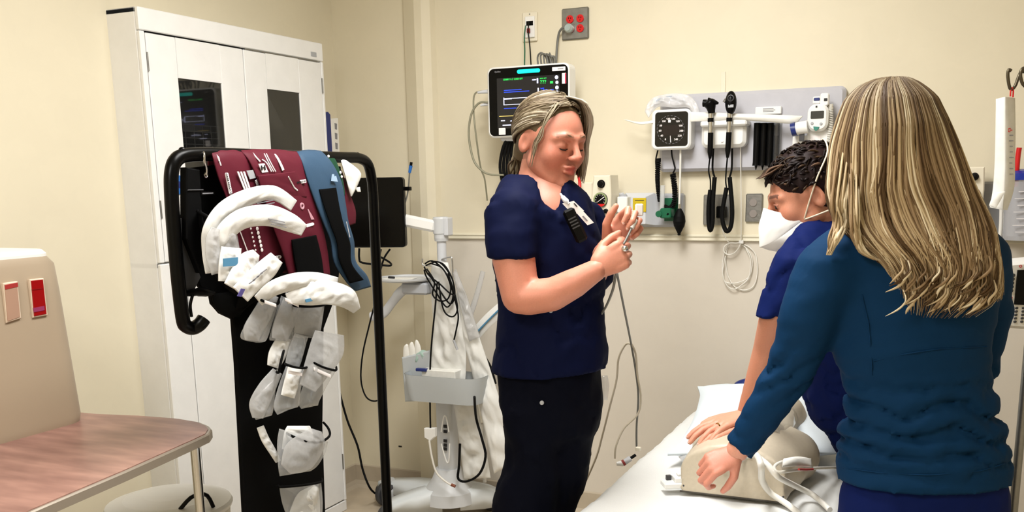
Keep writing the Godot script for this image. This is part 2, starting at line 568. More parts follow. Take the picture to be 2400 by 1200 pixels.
func make_mats() -> void:
	grain(mat("wall_upper", Color(0.885, 0.85, 0.755), 0.55), 1.2, 0.985, 0.06, 0.012)
	grain(mat("wall_lower", Color(0.835, 0.805, 0.755), 0.5), 1.2, 0.985, 0.06, 0.012)
	grain(mat("trim_paint", Color(0.885, 0.86, 0.775), 0.45), 2.0, 0.97, 0.05)
	grain(mat("vinyl_floor", Color(0.80, 0.74, 0.65), 0.35), 0.8, 0.86, 0.05, 0.02)
	grain(mat("baseboard_vinyl", Color(0.74, 0.69, 0.61), 0.45), 1.5, 0.93, 0.05)
	grain(mat("ceiling_tile", Color(0.93, 0.92, 0.89), 0.9), 3.0, 0.9, 0.4, 0.05)
	mat("white_metal", Color(0.93, 0.93, 0.92), 0.35)
	grain(mat("cabinet_white", Color(0.94, 0.94, 0.935), 0.38), 1.5, 0.975, 0.06)
	mat("white_plastic", Color(0.92, 0.92, 0.91), 0.35)
	mat("cream_plastic", Color(0.90, 0.87, 0.79), 0.4)
	mat("grey_plastic", Color(0.66, 0.67, 0.69), 0.45)
	mat("light_grey", Color(0.80, 0.81, 0.83), 0.4)
	mat("dark_grey", Color(0.22, 0.22, 0.23), 0.5)
	mat("black_plastic", Color(0.025, 0.025, 0.028), 0.35)
	mat("black_gloss", Color(0.012, 0.012, 0.014), 0.12)
	mat("black_rubber", Color(0.03, 0.03, 0.032), 0.6)
	mat("chrome", Color(0.80, 0.80, 0.80), 0.18, 1.0)
	grain(mat("steel", Color(0.60, 0.60, 0.59), 0.38, 0.9), 6.0, 0.9, 0.1)
	mat("red_plastic", Color(0.80, 0.06, 0.08), 0.35)
	mat("green_plastic", Color(0.02, 0.36, 0.24), 0.35)
	mat("blue_plastic", Color(0.05, 0.14, 0.42), 0.35)
	mat("blue_print", Color(0.30, 0.52, 0.66), 0.5)
	mat("grey_print", Color(0.50, 0.50, 0.52), 0.6)
	mat("ink", Color(0.06, 0.06, 0.07), 0.6)
	mat("white_print", Color(0.95, 0.93, 0.93), 0.5)
	grain(mat("paper", Color(0.93, 0.925, 0.90), 0.6), 6.0, 0.95, 0.1)
	grain(mat("pouch", Color(0.91, 0.91, 0.90), 0.35), 14.0, 0.975, 0.12, 0.03)
	var fr := grain(clear("frosted", Color(0.80, 0.80, 0.80), 0.52, 0.16), 10.0, 0.95, 0.2, 0.03)
	fr.cull_mode = BaseMaterial3D.CULL_DISABLED
	clear("film", Color(0.92, 0.93, 0.94), 0.28, 0.08)
	clear("clear_plastic", Color(0.90, 0.92, 0.93), 0.35, 0.08)
	grain(mat("gown", Color(0.88, 0.88, 0.865), 0.45), 9.0, 0.98, 0.15, 0.02)
	grain(mat("black_fabric", Color(0.022, 0.022, 0.024), 0.75), 40.0, 0.8, 0.3, 0.05)
	mat("black_frame", Color(0.01, 0.01, 0.011), 0.3)
	grain(mat("maroon", Color(0.36, 0.12, 0.17), 0.5), 30.0, 0.9, 0.2, 0.05)
	grain(mat("cuff_blue", Color(0.22, 0.31, 0.40), 0.5), 30.0, 0.9, 0.2, 0.05)
	grain(mat("cuff_green", Color(0.13, 0.28, 0.20), 0.5), 30.0, 0.9, 0.2, 0.05)
	mat("velcro", Color(0.012, 0.012, 0.013), 0.95)
	var sk := grain(mat("skin", Color(1, 1, 1), 0.5), 25.0, 0.94, 0.08, 0.03)
	sk.subsurf_scatter_enabled = true; sk.subsurf_scatter_strength = 0.12
	grain(mat("scrub_navy", Color(0.028, 0.058, 0.19), 0.75), 60.0, 0.85, 0.12, 0.05)
	grain(mat("scrub_royal", Color(0.05, 0.11, 0.33), 0.75), 60.0, 0.85, 0.12, 0.05)
	grain(mat("trouser_navy", Color(0.012, 0.02, 0.075), 0.8), 60.0, 0.85, 0.12, 0.05)
	grain(mat("jersey_teal", Color(0.05, 0.20, 0.34), 0.75), 60.0, 0.87, 0.12, 0.05)
	grain(mat("sheet_white", Color(0.88, 0.885, 0.88), 0.75), 20.0, 0.97, 0.15, 0.04)
	grain(mat("pillow_white", Color(0.83, 0.865, 0.89), 0.75), 20.0, 0.97, 0.15, 0.04)
	grain(mat("manikin", Color(0.78, 0.735, 0.655), 0.42), 12.0, 0.95, 0.06)
	var hr := mat("hair", Color(1, 1, 1), 0.55); hr.metallic_specular = 0.3
	for k in ["scrub_navy", "scrub_royal", "trouser_navy", "jersey_teal", "black_fabric", "velcro", "maroon", "cuff_blue", "cuff_green"]: mats[k].metallic_specular = 0.2
	for k in ["black_frame", "black_gloss", "black_plastic", "black_rubber"]: mats[k].metallic_specular = 0.25
	mat("cable_white", Color(0.90, 0.89, 0.86), 0.4)
	mat("cable_grey", Color(0.42, 0.42, 0.40), 0.45)
	mat("beige_plastic", Color(0.65, 0.585, 0.50), 0.45)
	clear("red_window", Color(0.75, 0.05, 0.06), 0.8, 0.15)
	var wd := mat("table_laminate", Color(1, 1, 1), 0.35)
	wd.uv1_triplanar = true; wd.uv1_world_triplanar = true; wd.uv1_scale = Vector3(0.6, 0.6, 2.6)
	wd.albedo_texture = noise_tex(512, 0.012, Color(0.50, 0.36, 0.33), Color(0.68, 0.52, 0.47), false, 1.0, FastNoiseLite.TYPE_SIMPLEX_SMOOTH, 11)

# a box given by its outline on a plane parallel to the back wall: its front lies `front` before the wall
func wrect(x0: float, y0: float, x1: float, y1: float, front: float) -> Array:
	var xm := (x0 + x1) / 2; var ym := (y0 + y1) / 2
	var l := wall(x0, ym, front).x; var r := wall(x1, ym, front).x
	var t := wall(xm, y0, front).y; var b := wall(xm, y1, front).y
	return [Vector3((l + r) / 2, (t + b) / 2, ZB + front), Vector2(r - l, t - b)]
func wbox(x0: float, y0: float, x1: float, y1: float, front: float, deep: float, bev := 0.003) -> M3:
	var q := wrect(x0, y0, x1, y1, front)
	return m3().box(q[0] - Vector3(0, 0, deep / 2), Vector3(q[1].x, q[1].y, deep), bev)
func rrect(m: Vector3, w: float, h: float, r: float, n := 5, x := Vector3.RIGHT, y := Vector3.UP) -> Array:
	var o := []
	for q in 4:
		var cx: float = (w / 2 - r) * (1 if q == 0 or q == 3 else -1); var cy: float = (h / 2 - r) * (1 if q < 2 else -1)
		for i in n + 1:
			var a := PI / 2 * (q + float(i) / n)
			o.append(m + x * (cx + cos(a) * r) + y * (cy + sin(a) * r))
	return o
func wround(x0: float, y0: float, x1: float, y1: float, front: float, deep: float, r: float, bev := 0.004) -> M3:
	var q := wrect(x0, y0, x1, y1, front)
	return m3().prism(rrect(q[0], q[1].x, q[1].y, r), Vector3(0, 0, -deep), bev)
# a disc on a plane parallel to the back wall
func wdisc(x: float, y: float, px_r: float, front: float, deep: float, n := 24) -> M3:
	var m := wall(x, y, front); var r := (wall(x + px_r, y, front).x - wall(x - px_r, y, front).x) / 2
	return m3().lathe(m, Vector3(0, 0, 1), [[r, -deep], [r, -0.001], [r - 0.001, 0.0], [0.0, 0.0]], n)
func wline(pts: Array, off: float, r: float, n := 24, sides_n := 6) -> M3:
	return m3().tube(crv(walls(pts, off), n), r, sides_n)

func setting() -> void:
	var W := 0.12
	var X2 := 1.75; var Z2 := 1.5; var H := 2.72
	struct("floor", m3().box(Vector3((XL + X2) / 2, -0.05, (ZB + Z2) / 2), Vector3(X2 - XL + 0.5, 0.1, Z2 - ZB + 0.5)), mats.vinyl_floor)
	var ce := m3()
	ce.box(Vector3((XL + X2) / 2, H + 0.05, (ZB + Z2) / 2), Vector3(X2 - XL + 0.5, 0.1, Z2 - ZB + 0.5))
	struct("ceiling", ce, mats.ceiling_tile)
	var rail := 1.222
	var wb := struct("wall_back", m3().box(Vector3((XL + X2) / 2, (rail + H) / 2, ZB - W / 2), Vector3(X2 - XL + 0.4, H - rail, W)), mats.wall_upper)
	obj("lower_panel", m3().box(Vector3((-2.12 + X2) / 2, rail / 2, ZB - W / 2), Vector3(X2 + 2.12 + 0.2, rail, W)), mats.wall_lower, wb)
	obj("alcove_panel", m3().box(Vector3((XL - 0.1 - 2.12) / 2, rail / 2, ZB - W / 2), Vector3(-2.12 - XL + 0.1, rail, W)), mats.wall_upper, wb)
	var tr := m3()
	tr.prism([Vector3(-2.12, rail + 0.022, ZB), Vector3(-2.12, rail + 0.02, ZB + 0.008), Vector3(-2.12, rail + 0.014, ZB + 0.016), Vector3(-2.12, rail + 0.008, ZB + 0.012), Vector3(-2.12, rail - 0.002, ZB + 0.014), Vector3(-2.12, rail - 0.006, ZB)], Vector3(X2 + 2.12, 0, 0))
	struct("trim_1", tr, mats.trim_paint)
	# the pilaster strip beside the alcove
	var pa := wall(950, 0).x; var pb := wall(970, 0, 0.05).x; var pc := wall(1019, 0, 0.0).x
	struct("trim_2", m3().prism([Vector3(pa, 0, ZB), Vector3(pa, 0, ZB + 0.02), Vector3(pb, 0, ZB + 0.055), Vector3(pb + 0.035, 0, ZB + 0.055), Vector3(pc - 0.01, 0, ZB + 0.03), Vector3(pc, 0, ZB)], Vector3(0, H, 0)), mats.wall_upper)
	struct("wall_left", m3().box(Vector3(XL - W / 2, H / 2, (ZB - 2.55) / 2), Vector3(W, H, -2.55 - ZB)), mats.wall_upper)
	struct("wall_entry", m3().box(Vector3(XL + 0.04 - 0.09, H / 2, (Z2 - 2.546) / 2), Vector3(0.18, H, Z2 + 2.546), 0.004), mats.wall_upper)
	struct("wall_right", m3().box(Vector3(X2 + W / 2, H / 2, (ZB + Z2) / 2), Vector3(W, H, Z2 - ZB + 0.2)), mats.wall_upper)
	struct("wall_front", m3().box(Vector3((XL + X2) / 2, H / 2, Z2 + W / 2), Vector3(X2 - XL + 0.4, H, W)), mats.wall_upper)
	var cove := [Vector3(0, 0, 0), Vector3(0, 0, 0.035), Vector3(0, 0.012, 0.018), Vector3(0, 0.03, 0.008), Vector3(0, 0.105, 0.006), Vector3(0, 0.11, 0)]
	var b1 := []; var b2 := []
	for p in cove:
		b1.append(Vector3(XL, p.y, ZB + p.z)); b2.append(Vector3(XL + p.z, p.y, ZB))
	struct("baseboard_back", m3().prism(b1, Vector3(X2 - XL, 0, 0)), mats.baseboard_vinyl)
	struct("baseboard_left", m3().prism(b2, Vector3(0, 0, -2.55 - ZB)), mats.baseboard_vinyl)

func wall_things() -> void:
	var wp: Material = mats.white_plastic; var bp: Material = mats.black_plastic
	# data jack plate
	var t := thing("data_jack_plate", "cream wall plate with small black data jacks above the monitor", "wall plate", wall(1242, 98))
	obj("plate", wbox(1224, 28, 1258, 97, 0.012, 0.012, 0.003), mats.cream_plastic, t)
	obj("jack_housing", wbox(1230, 38, 1252, 88, 0.02, 0.01, 0.002), wp, t)
	obj("jack", wbox(1233, 49, 1249, 60, 0.021, 0.004, 0.001), bp, t)
	obj("screw", wdisc(1241, 33, 1.5, 0.0135, 0.002, 8), mats.steel, t)
	# red hospital outlet
	t = thing("red_outlet_plate", "steel wall plate with four round red power sockets", "power outlet", wall(1348, 92))
	obj("plate", wbox(1316, 18, 1379, 92, 0.012, 0.012, 0.004), mats.steel, t)
	for p in [[1335, 45], [1359, 43], [1336, 67], [1359, 66]]:
		var s := obj("socket", wdisc(p[0], p[1], 8.5, 0.018, 0.008), mats.red_plastic, t)
		var k := m3()
		for q in [-2.5, 2.5]: k.append(wbox(p[0] + q - 0.7, p[1] - 4.5, p[0] + q + 0.7, p[1] - 0.5, 0.0188, 0.002, 0))
		k.append(wdisc(p[0], p[1] + 3.5, 1.3, 0.0188, 0.002, 8))
		obj("slots", k, bp, s)
	obj("screw", wdisc(1347, 55, 1.6, 0.0135, 0.002, 8), mats.chrome, t)
	t = thing("power_plug", "clear grey plug and power cord in the red outlet", "plug", wall(1332, 80, 0.03))
	obj("plug_body", m3().lathe(wall(1336, 67, 0.018), Vector3(0, 0, 1), [[0.0, 0.0], [0.017, 0.0], [0.018, 0.02], [0.012, 0.032], [0.0, 0.033]], 14), clear("plug_clear", Color(0.72, 0.78, 0.77), 0.75, 0.1), t)
	obj("cord", wline([[1328, 66, 0.02], [1318, 66, 0.02], [1310, 78, 0.01], [1306, 105, 0.01], [1304, 135, 0.02], [1303, 160, 0.03]], 0.02, 0.0048), mats.cable_grey, t)
	lone("data_cable", wline([[1232, 60, 0], [1229, 85, 0.01], [1230, 120, 0.03], [1229, 160, 0.06]], 0.028, 0.0026), mats.green_plastic, "thin green data cable hanging from the jack plate", "cable")
	t = thing("data_cable", "thin black data cable with a red boot at the jack plate", "cable", wall(1240, 160, 0.05))
	obj("boot", wbox(1234, 66, 1241, 77, 0.034, 0.01, 0.002), mat("red_boot", Color(0.5, 0.09, 0.06), 0.5), t)
	obj("cord", wline([[1240, 52, 0], [1238, 72, 0.01], [1242, 110, 0.02], [1245, 160, 0.06]], 0.025, 0.0026), bp, t)
	# cable bundle on top of the monitor
	var cb := m3()
	for i in 5:
		cb.append(wline([[1262 + i * 8, 158, 0.02], [1260 + i * 7, 134 - i * 2, 0.02], [1268 + i * 6, 124 + i * 2, 0.03], [1280 + i * 5, 134, 0.02], [1284 + i * 5, 158, 0.0]], 0.10 + 0.008 * i, 0.0038, 16))
	lone("cable_bundle", cb, mats.cable_grey, "grey cables bunched behind the top of the patient monitor", "cables")
	patient_monitor()
	diagnostic_panel()
	gas_rail()
	# plates under the diagnostic panel
	t = thing("wall_plate", "wide steel wall plate with a black plug-in power supply", "wall plate", wall(1680, 530))
	obj("plate", wbox(1648, 456, 1712, 528, 0.012, 0.012, 0.004), mats.steel, t)
	obj("plug", wbox(1678, 483, 1700, 512, 0.045, 0.034, 0.004), bp, t)
	obj("screw", wdisc(1660, 492, 1.5, 0.0135, 0.002, 8), mats.chrome, t)
	t = thing("wall_plate", "narrow steel wall plate with a round grey socket face", "wall plate", wall(1766, 522))
	obj("plate", wbox(1747, 454, 1787, 521, 0.012, 0.012, 0.004), mats.steel, t)
	for y in [475, 501]: obj("socket", wdisc(1765, y, 9, 0.016, 0.006), mat("socket_grey", Color(0.55, 0.52, 0.50), 0.4), t)
	# coiled white cord under the plates
	t = thing("tied_cable_coil", "thin white cord coiled and tied below the wall plates", "cord", wall(1735, 682, 0.02))
	var cc := m3()
	cc.append(wline([[1690, 510, 0.02], [1694, 540, 0.01], [1702, 560], [1708, 568]], 0.012, 0.0022))
	cc.append(wline([[1735, 340, 0.05], [1737, 450, 0.02], [1737, 562, 0.01]], 0.02, 0.002, 12))
	cc.append(wline([[1737, 563], [1733, 578], [1722, 592], [1708, 597], [1697, 590], [1698, 578], [1710, 570], [1725, 570], [1736, 568]], 0.022, 0.0028, 40))
	cc.append(wline([[1708, 572], [1697, 595], [1693, 630], [1698, 658], [1716, 664], [1740, 659], [1758, 645], [1763, 610], [1752, 585], [1738, 573]], 0.012, 0.0022, 40))
	cc.append(wline([[1705, 578], [1701, 610], [1706, 645], [1722, 672], [1745, 680], [1766, 670], [1775, 640], [1772, 600], [1757, 580], [1740, 572]], 0.008, 0.0022, 40))
	cc.append(wline([[1700, 600], [1694, 640], [1703, 668], [1720, 678], [1738, 668], [1755, 650], [1759, 610], [1748, 582]], 0.016, 0.0022, 40))
	obj("loops", cc, mats.cable_white, t)
	obj("tie", wbox(1731, 563, 1742, 572, 0.028, 0.014, 0.003), mats.white_plastic, t)
	# low outlet behind the gowns
	t = thing("low_outlet", "cream power outlet low on the wall behind the hanging gowns", "power outlet", wall(1132, 990))
	obj("plate", wbox(1117, 932, 1147, 992, 0.008, 0.008, 0.003), mats.cream_plastic, t)
	for y in [948, 973]: obj("socket", wdisc(1131, y, 7, 0.011, 0.004), mats.black_rubber if y < 960 else mats.cream_plastic, t)
	# scuffs low on the alcove wall
	lone("wall_scuff", wbox(934, 1045, 941, 1048, 0.003, 0.004, 0), mats.ink, "small dark scuff mark low on the alcove wall", "scuff mark")
	# painted-over strip above the panel
	struct("trim_3", wbox(1689, 168, 1700, 222, 0.004, 0.006, 0.001), mats.trim_paint)

func patient_monitor() -> void:
	var F := 0.2
	var t := thing("patient_monitor", "white bedside patient monitor with a dark screen on the back wall", "monitor", wall(1240, 322, F))
	obj("housing", wround(1142, 152, 1334, 320, F, 0.07, 0.024, 0.006), mats.white_plastic, t)
	obj("bezel", wround(1146, 156, 1331, 316, F + 0.002, 0.01, 0.021, 0.002), mats.black_gloss, t)
	var scm := mat("screen_glass", Color(0.03, 0.032, 0.045), 0.18)
	scm.emission_enabled = true; scm.emission = Color(0.028, 0.03, 0.05); scm.emission_energy_multiplier = 1.0
	var sc := obj("screen", wbox(1165, 179, 1312, 299, F + 0.004, 0.004, 0.0005), scm, t)
	var G := F + 0.006
	var lum := func(k: String, c: Color, e: float) -> Material:
		var m := mat(k, c, 0.5); m.emission_enabled = true; m.emission = c; m.emission_energy_multiplier = e; return m
	var gr: Material = lum.call("lit_green", Color(0.15, 0.75, 0.3), 0.8)
	var bl: Material = lum.call("lit_blue", Color(0.12, 0.25, 0.85), 0.9)
	var wh: Material = lum.call("lit_white", Color(0.8, 0.82, 0.95), 0.8)
	var te: Material = lum.call("lit_teal", Color(0.0, 0.72, 0.66), 1.0)
	obj("alarm_light", wround(1211, 161.5, 1265, 171, F + 0.006, 0.006, 0.0075, 0.002), te, t)
	var R := Vector3.RIGHT
	words("COMM 1 & 2  LEADS OFF", wall(1202, 185.5, G), R, UP, 0.0068, gr, sc, 0.0006, 0.085)
	words("???", wall(1273, 192, G), R, UP, 0.013, gr, sc, 0.0006, 0.026)
	words("RESP OFF", wall(1273, 183.5, G), R, UP, 0.0045, gr, sc, 0.0006, 0.028)
	words("-??", wall(1276, 214, G), R, UP, 0.014, bl, sc, 0.0006, 0.028)
	words("SpO2", wall(1271, 207, G), R, UP, 0.0045, bl, sc, 0.0006, 0.016)
	words("NIBP", wall(1252, 187, G), R, UP, 0.005, wh, sc, 0.0006, 0.018)
	words("BP", wall(1252, 236, G), R, UP, 0.011, wh, sc, 0.0006, 0.012)
	for q in [[1181, 210, 1222, 211.6], [1181, 214, 1240, 215.6], [1181, 253, 1210, 254.6]]: obj("text_bar", wbox(q[0], q[1], q[2], q[3], G, 0.002, 0), bl, sc)
	var wb := m3()
	for q in [[1180, 229, 1243, 230.4], [1180, 243.5, 1243, 244.9], [1180, 229, 1181.5, 244.9], [1241.5, 229, 1243, 244.9], [1244, 230, 1245.5, 244], [1182, 231, 1199, 233], [1174, 282, 1183, 284], [1196, 282, 1226, 284], [1202, 279.5, 1218, 281], [1178, 292, 1200, 294.5], [1258, 183, 1261, 195], [1260, 206, 1262.5, 218]]: wb.append(wbox(q[0], q[1], q[2], q[3], G, 0.002, 0))
	obj("box_lines", wb, wh, sc)
	obj("text_line", wbox(1170, 271.2, 1203, 272.8, G, 0.002, 0), lum.call("lit_amber", Color(0.75, 0.65, 0.35), 0.7), sc)
	obj("icon", wbox(1289, 190, 1296, 195.5, G, 0.002, 0.0005), gr, sc)
	obj("icon", wbox(1289, 209, 1297, 216.5, G, 0.002, 0.0005), bl, sc)
	obj("icon", wround(1259, 228, 1264.5, 240, G, 0.002, 0.003, 0.0005), te, sc)
	for q in [[1304, 181, 4], [1305, 193, 3.5], [1305, 205, 4], [1305, 217, 4.5], [1306, 228, 3]]: obj("icon", wdisc(q[0], q[1], q[2], G, 0.002, 14), wh, sc)
	obj("sticker", wround(1294, 156.5, 1325, 166, F + 0.0035, 0.002, 0.002, 0.0003), mats.white_print, t)
	obj("sticker_text", wbox(1307, 160, 1320, 162, F + 0.0042, 0.001, 0), mats.grey_print, t)
	var st := obj("sticker", wround(1317, 171, 1327, 196, F + 0.0035, 0.002, 0.002, 0.0003), mats.white_print, t)
	obj("pink_band", wbox(1324, 171.5, 1327, 195.5, F + 0.0042, 0.001, 0), mat("pink_print", Color(0.75, 0.15, 0.3), 0.5), st)
	obj("sticker", wround(1169, 300, 1184.5, 316, F + 0.0045, 0.002, 0.002, 0.0003), mats.white_print, t)
	words("Qube", wall(1166, 168.5, F + 0.004), R, UP, 0.006, mats.grey_print, t, 0.0006, 0.026)
	var br := m3()
	br.append(wbox(1172, 318, 1235, 330, F - 0.02, 0.05, 0.006)); br.append(wbox(1190, 200, 1260, 300, F - 0.07, F - 0.07, 0.01))
	obj("bracket", br, mats.light_grey, t)
	var ca := m3()
	ca.append(wline([[1145, 214, 0], [1128, 214], [1112, 222], [1110, 260], [1116, 320], [1126, 390, -0.05], [1136, 420, -0.08], [1142, 470, -0.12]], F - 0.03, 0.0035, 40))
	ca.append(wline([[1145, 240, 0], [1122, 242], [1104, 270], [1099, 320], [1110, 375], [1130, 400], [1150, 409], [1180, 410]], F - 0.02, 0.0045, 40))
	obj("cables", ca, mat("cable_olive", Color(0.55, 0.54, 0.46), 0.45), t)
	obj("plug", m3().tube([wall(1146, 214, F - 0.03), wall(1120, 217, F - 0.03)], [0.009, 0.005], 10), mats.light_grey, t)
	obj("plug", m3().tube([wall(1146, 243, F - 0.03), wall(1126, 247, F - 0.02)], [0.008, 0.004], 10), mats.light_grey, t)
	var dk := m3()
	for i in 4: dk.append(wline([[1188 + i * 5, 326], [1178 + i * 7, 350], [1172 + i * 8, 390], [1178 + i * 6, 430]], F - 0.03 - i * 0.01, 0.0065, 16))
	lone("hanging_cables", dk, mats.black_rubber, "thick dark cables hanging below the patient monitor", "cables")

func diagnostic_panel() -> void:
	var P := 0.045
	var t := thing("instrument_board", "long pale grey instrument board mounted on the wall", "wall panel", wall(1760, 400))
	var q := wrect(1545, 212, 1978, 399, P)
	obj("board", m3().prism(rrect(q[0], q[1].x, q[1].y, 0.02), Vector3(0, 0, -P), 0.012), grain(mat("board_grey", Color(0.74, 0.74, 0.77), 0.45), 3.0, 0.97, 0.04), t)
	# blood pressure gauge
	var g := thing("blood_pressure_gauge", "square wall blood pressure gauge with a black dial and white rim", "pressure gauge", wall(1572, 352, 0.1))
	obj("housing", wround(1526, 256, 1619, 351, 0.115, 0.07, 0.022, 0.006), mats.white_plastic, g)
	var dl := obj("dial", wround(1535, 262, 1612, 343, 0.117, 0.006, 0.012, 0.001), mat("dial_black", Color(0.05, 0.048, 0.046), 0.2), g)
	var ring := m3()
	for i in 48:
		if i % 2 == 0:
			var a := TAU * i / 48; var b := TAU * (i + 1.2) / 48
			ring.append(wline([[1572 + 32 * cos(a), 304 + 33 * sin(a)], [1572 + 32 * cos(b), 304 + 33 * sin(b)]], 0.118, 0.0009, 2, 4))
	obj("scale_ring", ring, mats.grey_print, dl)
	for i in 12:
		var a := deg_to_rad(120 + i * 27.3)
		words(str(20 + i * 20 if i > 0 else 0), wall(1572 + 25 * cos(a), 304 + 26 * sin(a), 0.1185), Vector3.RIGHT, UP, 0.0068, mats.white_print, dl, 0.0004, 0.0, "numeral")
	obj("dial_window", wbox(1553, 293, 1594, 318, 0.1182, 0.001, 0), mat("dial_brown", Color(0.09, 0.05, 0.045), 0.25), dl)
	obj("needle", m3().tube([wall(1571, 318, 0.12), wall(1572, 334, 0.12)], [0.0012, 0.0022], 5), mats.white_print, dl)
	obj("logo", wbox(1566, 281, 1572, 287, 0.1185, 0.001, 0), mats.white_print, dl)
	# coiled tubes and bulb
	var h := thing("gauge_tubing", "black coiled gauge hoses with a rubber squeeze bulb on white tubing", "hose", wall(1575, 552, 0.08))
	obj("coil", m3().coil(crv(walls([[1543, 372], [1541, 410], [1542, 440], [1546, 472]], 0.08), 12), 26, [0.0085, 0.005], 0.0033), mats.black_rubber, h)
	obj("coil", m3().coil(crv(walls([[1577, 408], [1580, 430], [1582, 450], [1580, 475], [1570, 488], [1556, 484]], 0.08), 14), 24, [0.0095, 0.007], 0.0033), mats.black_rubber, h)
	obj("lead", wline([[1543, 348], [1540, 360], [1537, 375], [1538, 395]], 0.08, 0.003, 10), mats.black_rubber, h)
	obj("lead", wline([[1574, 350], [1575, 365], [1580, 385], [1582, 396], [1577, 406]], 0.08, 0.0032, 12), mats.black_rubber, h)
	obj("white_tube", wline([[1595, 350], [1594, 420], [1592, 482]], 0.085, 0.004, 8, 8), mats.cable_white, h)
	obj("valve", m3().tube([wall(1592, 478, 0.085), wall(1592, 498, 0.085)], [0.006, 0.0075], 10), mats.chrome, h)
	obj("bulb", m3().lathe(wall(1591.5, 552, 0.085), UP, [[0.0, 0.0], [0.006, 0.001], [0.006, 0.008], [0.012, 0.02], [0.021, 0.038], [0.0245, 0.055], [0.022, 0.075], [0.014, 0.094], [0.007, 0.105], [0.0, 0.106]], 20), mats.black_rubber, h)
	# wrapped plastic tubing on top of the gauge
	var w := m3()
	w.sheet(crv(walls([[1512, 262], [1520, 240], [1540, 225], [1580, 219], [1610, 222], [1630, 238], [1640, 262]], 0.1), 40), crv(walls([[1520, 276], [1530, 262], [1545, 250], [1580, 252], [1612, 252], [1622, 262], [1636, 280]], 0.11), 40), 16, 0.003, 0.014, 0.026, 5, Vector3.BACK, 22.0)
	var pk := thing("bagged_tubing", "clear plastic bag of coiled tubing resting on the gauge", "plastic bag", wall(1572, 258, 0.1))
	obj("bag", w, clear("bag_film", Color(0.95, 0.95, 0.96), 0.55, 0.12), pk)
	var cl := m3()
	for i in 3: cl.append(wline([[1532, 252 - i * 4], [1550, 240 - i * 5], [1585, 237 - i * 5], [1606, 247 - i * 4]], 0.09 + 0.01 * i, 0.004, 16))
	obj("tubing", cl, clear("tube_clear", Color(0.75, 0.78, 0.83), 0.7), pk)
	# long paper-wrapped packets lying across the board
	lone("paper_packet", m3().sheet(crv(walls([[1618, 262, 0.0], [1680, 264], [1720, 266], [1790, 268], [1850, 270], [1882, 272, -0.01]], 0.12), 24), crv(walls([[1618, 285, 0.0], [1680, 283], [1720, 281], [1790, 285], [1850, 290], [1868, 287, -0.01]], 0.12), 24), 5, 0.004, 0.008, 0.006, 8), mats.paper, "long white paper-wrapped packet lying across the instrument board", "packet")
	lone("paper_packet", m3().sheet(crv(walls([[1466, 281, -0.02], [1500, 286], [1530, 282]], 0.11), 10), crv(walls([[1462, 280, -0.05], [1498, 291, -0.02], [1530, 288, -0.02]], 0.14), 10), 4, 0.002, 0.003, 0.002, 9), mats.paper, "curled white paper strip sticking out left of the gauge", "packet")
	# otoscope and ophthalmoscope
	var s := thing("instrument_holder", "white two-well instrument holder on the grey board", "holder", wall(1696, 345, 0.08))
	obj("body", wround(1643, 286, 1748, 346, 0.10, 0.055, 0.025, 0.012), mats.white_plastic, s)
	obj("shelf", wbox(1641, 281, 1750, 296, 0.125, 0.08, 0.006), mats.white_plastic, s)
	obj("switch", wdisc(1692, 331, 3, 0.104, 0.004, 12), mats.white_print, s)
	var O := 0.14
	var two := []
	var o := thing("otoscope", "black otoscope with a cone tip hanging in the holder", "otoscope", wall(1664, 470, O))
	obj("head", m3().tube(crv([wall(1668, 265, O), wall(1666, 250, O), wall(1663, 242, O), wall(1660, 238, O)], 8), [0.013, 0.014, 0.017, 0.02, 0.022, 0.023, 0.022, 0.019, 0.015], 14), mats.black_plastic, o)
	obj("cone", m3().tube([wall(1660, 240, O), wall(1674, 240, O), wall(1684, 242, O)], [0.018, 0.011, 0.0035], 12), mats.black_plastic, o)
	obj("eyepiece", m3().tube([wall(1656, 242, O), wall(1648, 242, O)], [0.014, 0.014], 14), mats.black_plastic, o)
	obj("collar", m3().tube([wall(1665.5, 266, O), wall(1665.5, 311, O)], 0.0095, 12), mats.chrome, o)
	obj("grip_ring", m3().tube([wall(1665.5, 277, O), wall(1665.5, 286, O)], 0.0115, 12), mats.black_plastic, o)
	obj("handle", m3().tube([wall(1665.5, 311, O), wall(1664.5, 356, O), wall(1664, 372, O)], [0.0105, 0.0105, 0.005], 12), mats.black_plastic, o)
	two.append(o)
	o = thing("ophthalmoscope", "black ophthalmoscope with an oval head hanging in the holder", "ophthalmoscope", wall(1706, 470, O))
	obj("head", m3().ball(wall(1713, 241, O), Vector3(0.0215, 0.043, 0.022), Basis(), 16, 12), mats.black_plastic, o)
	obj("lens_rim", m3().lathe(wall(1713, 230, O + 0.017), Vector3(0, 0, 1), [[0.012, 0.0], [0.0125, 0.005], [0.009, 0.006], [0.008, 0.002]], 18), mats.dark_grey, o)
	obj("dial_plate", wbox(1706, 245, 1719, 252, O + 0.021, 0.004, 0.001), mats.grey_plastic, o)
	obj("browrest", m3().tube([wall(1702, 232, O), wall(1697, 240, O)], 0.006, 8), mats.steel, o)
	obj("collar", m3().tube([wall(1710, 264, O), wall(1708.5, 310, O)], 0.0095, 12), mats.chrome, o)
	obj("grip_ring", m3().tube([wall(1709.5, 276, O), wall(1709.2, 285, O)], 0.0115, 12), mats.black_plastic, o)
	obj("handle", m3().tube([wall(1708.5, 310, O), wall(1706, 352, O), wall(1705, 370, O)], [0.0105, 0.0105, 0.005], 12), mats.black_plastic, o)
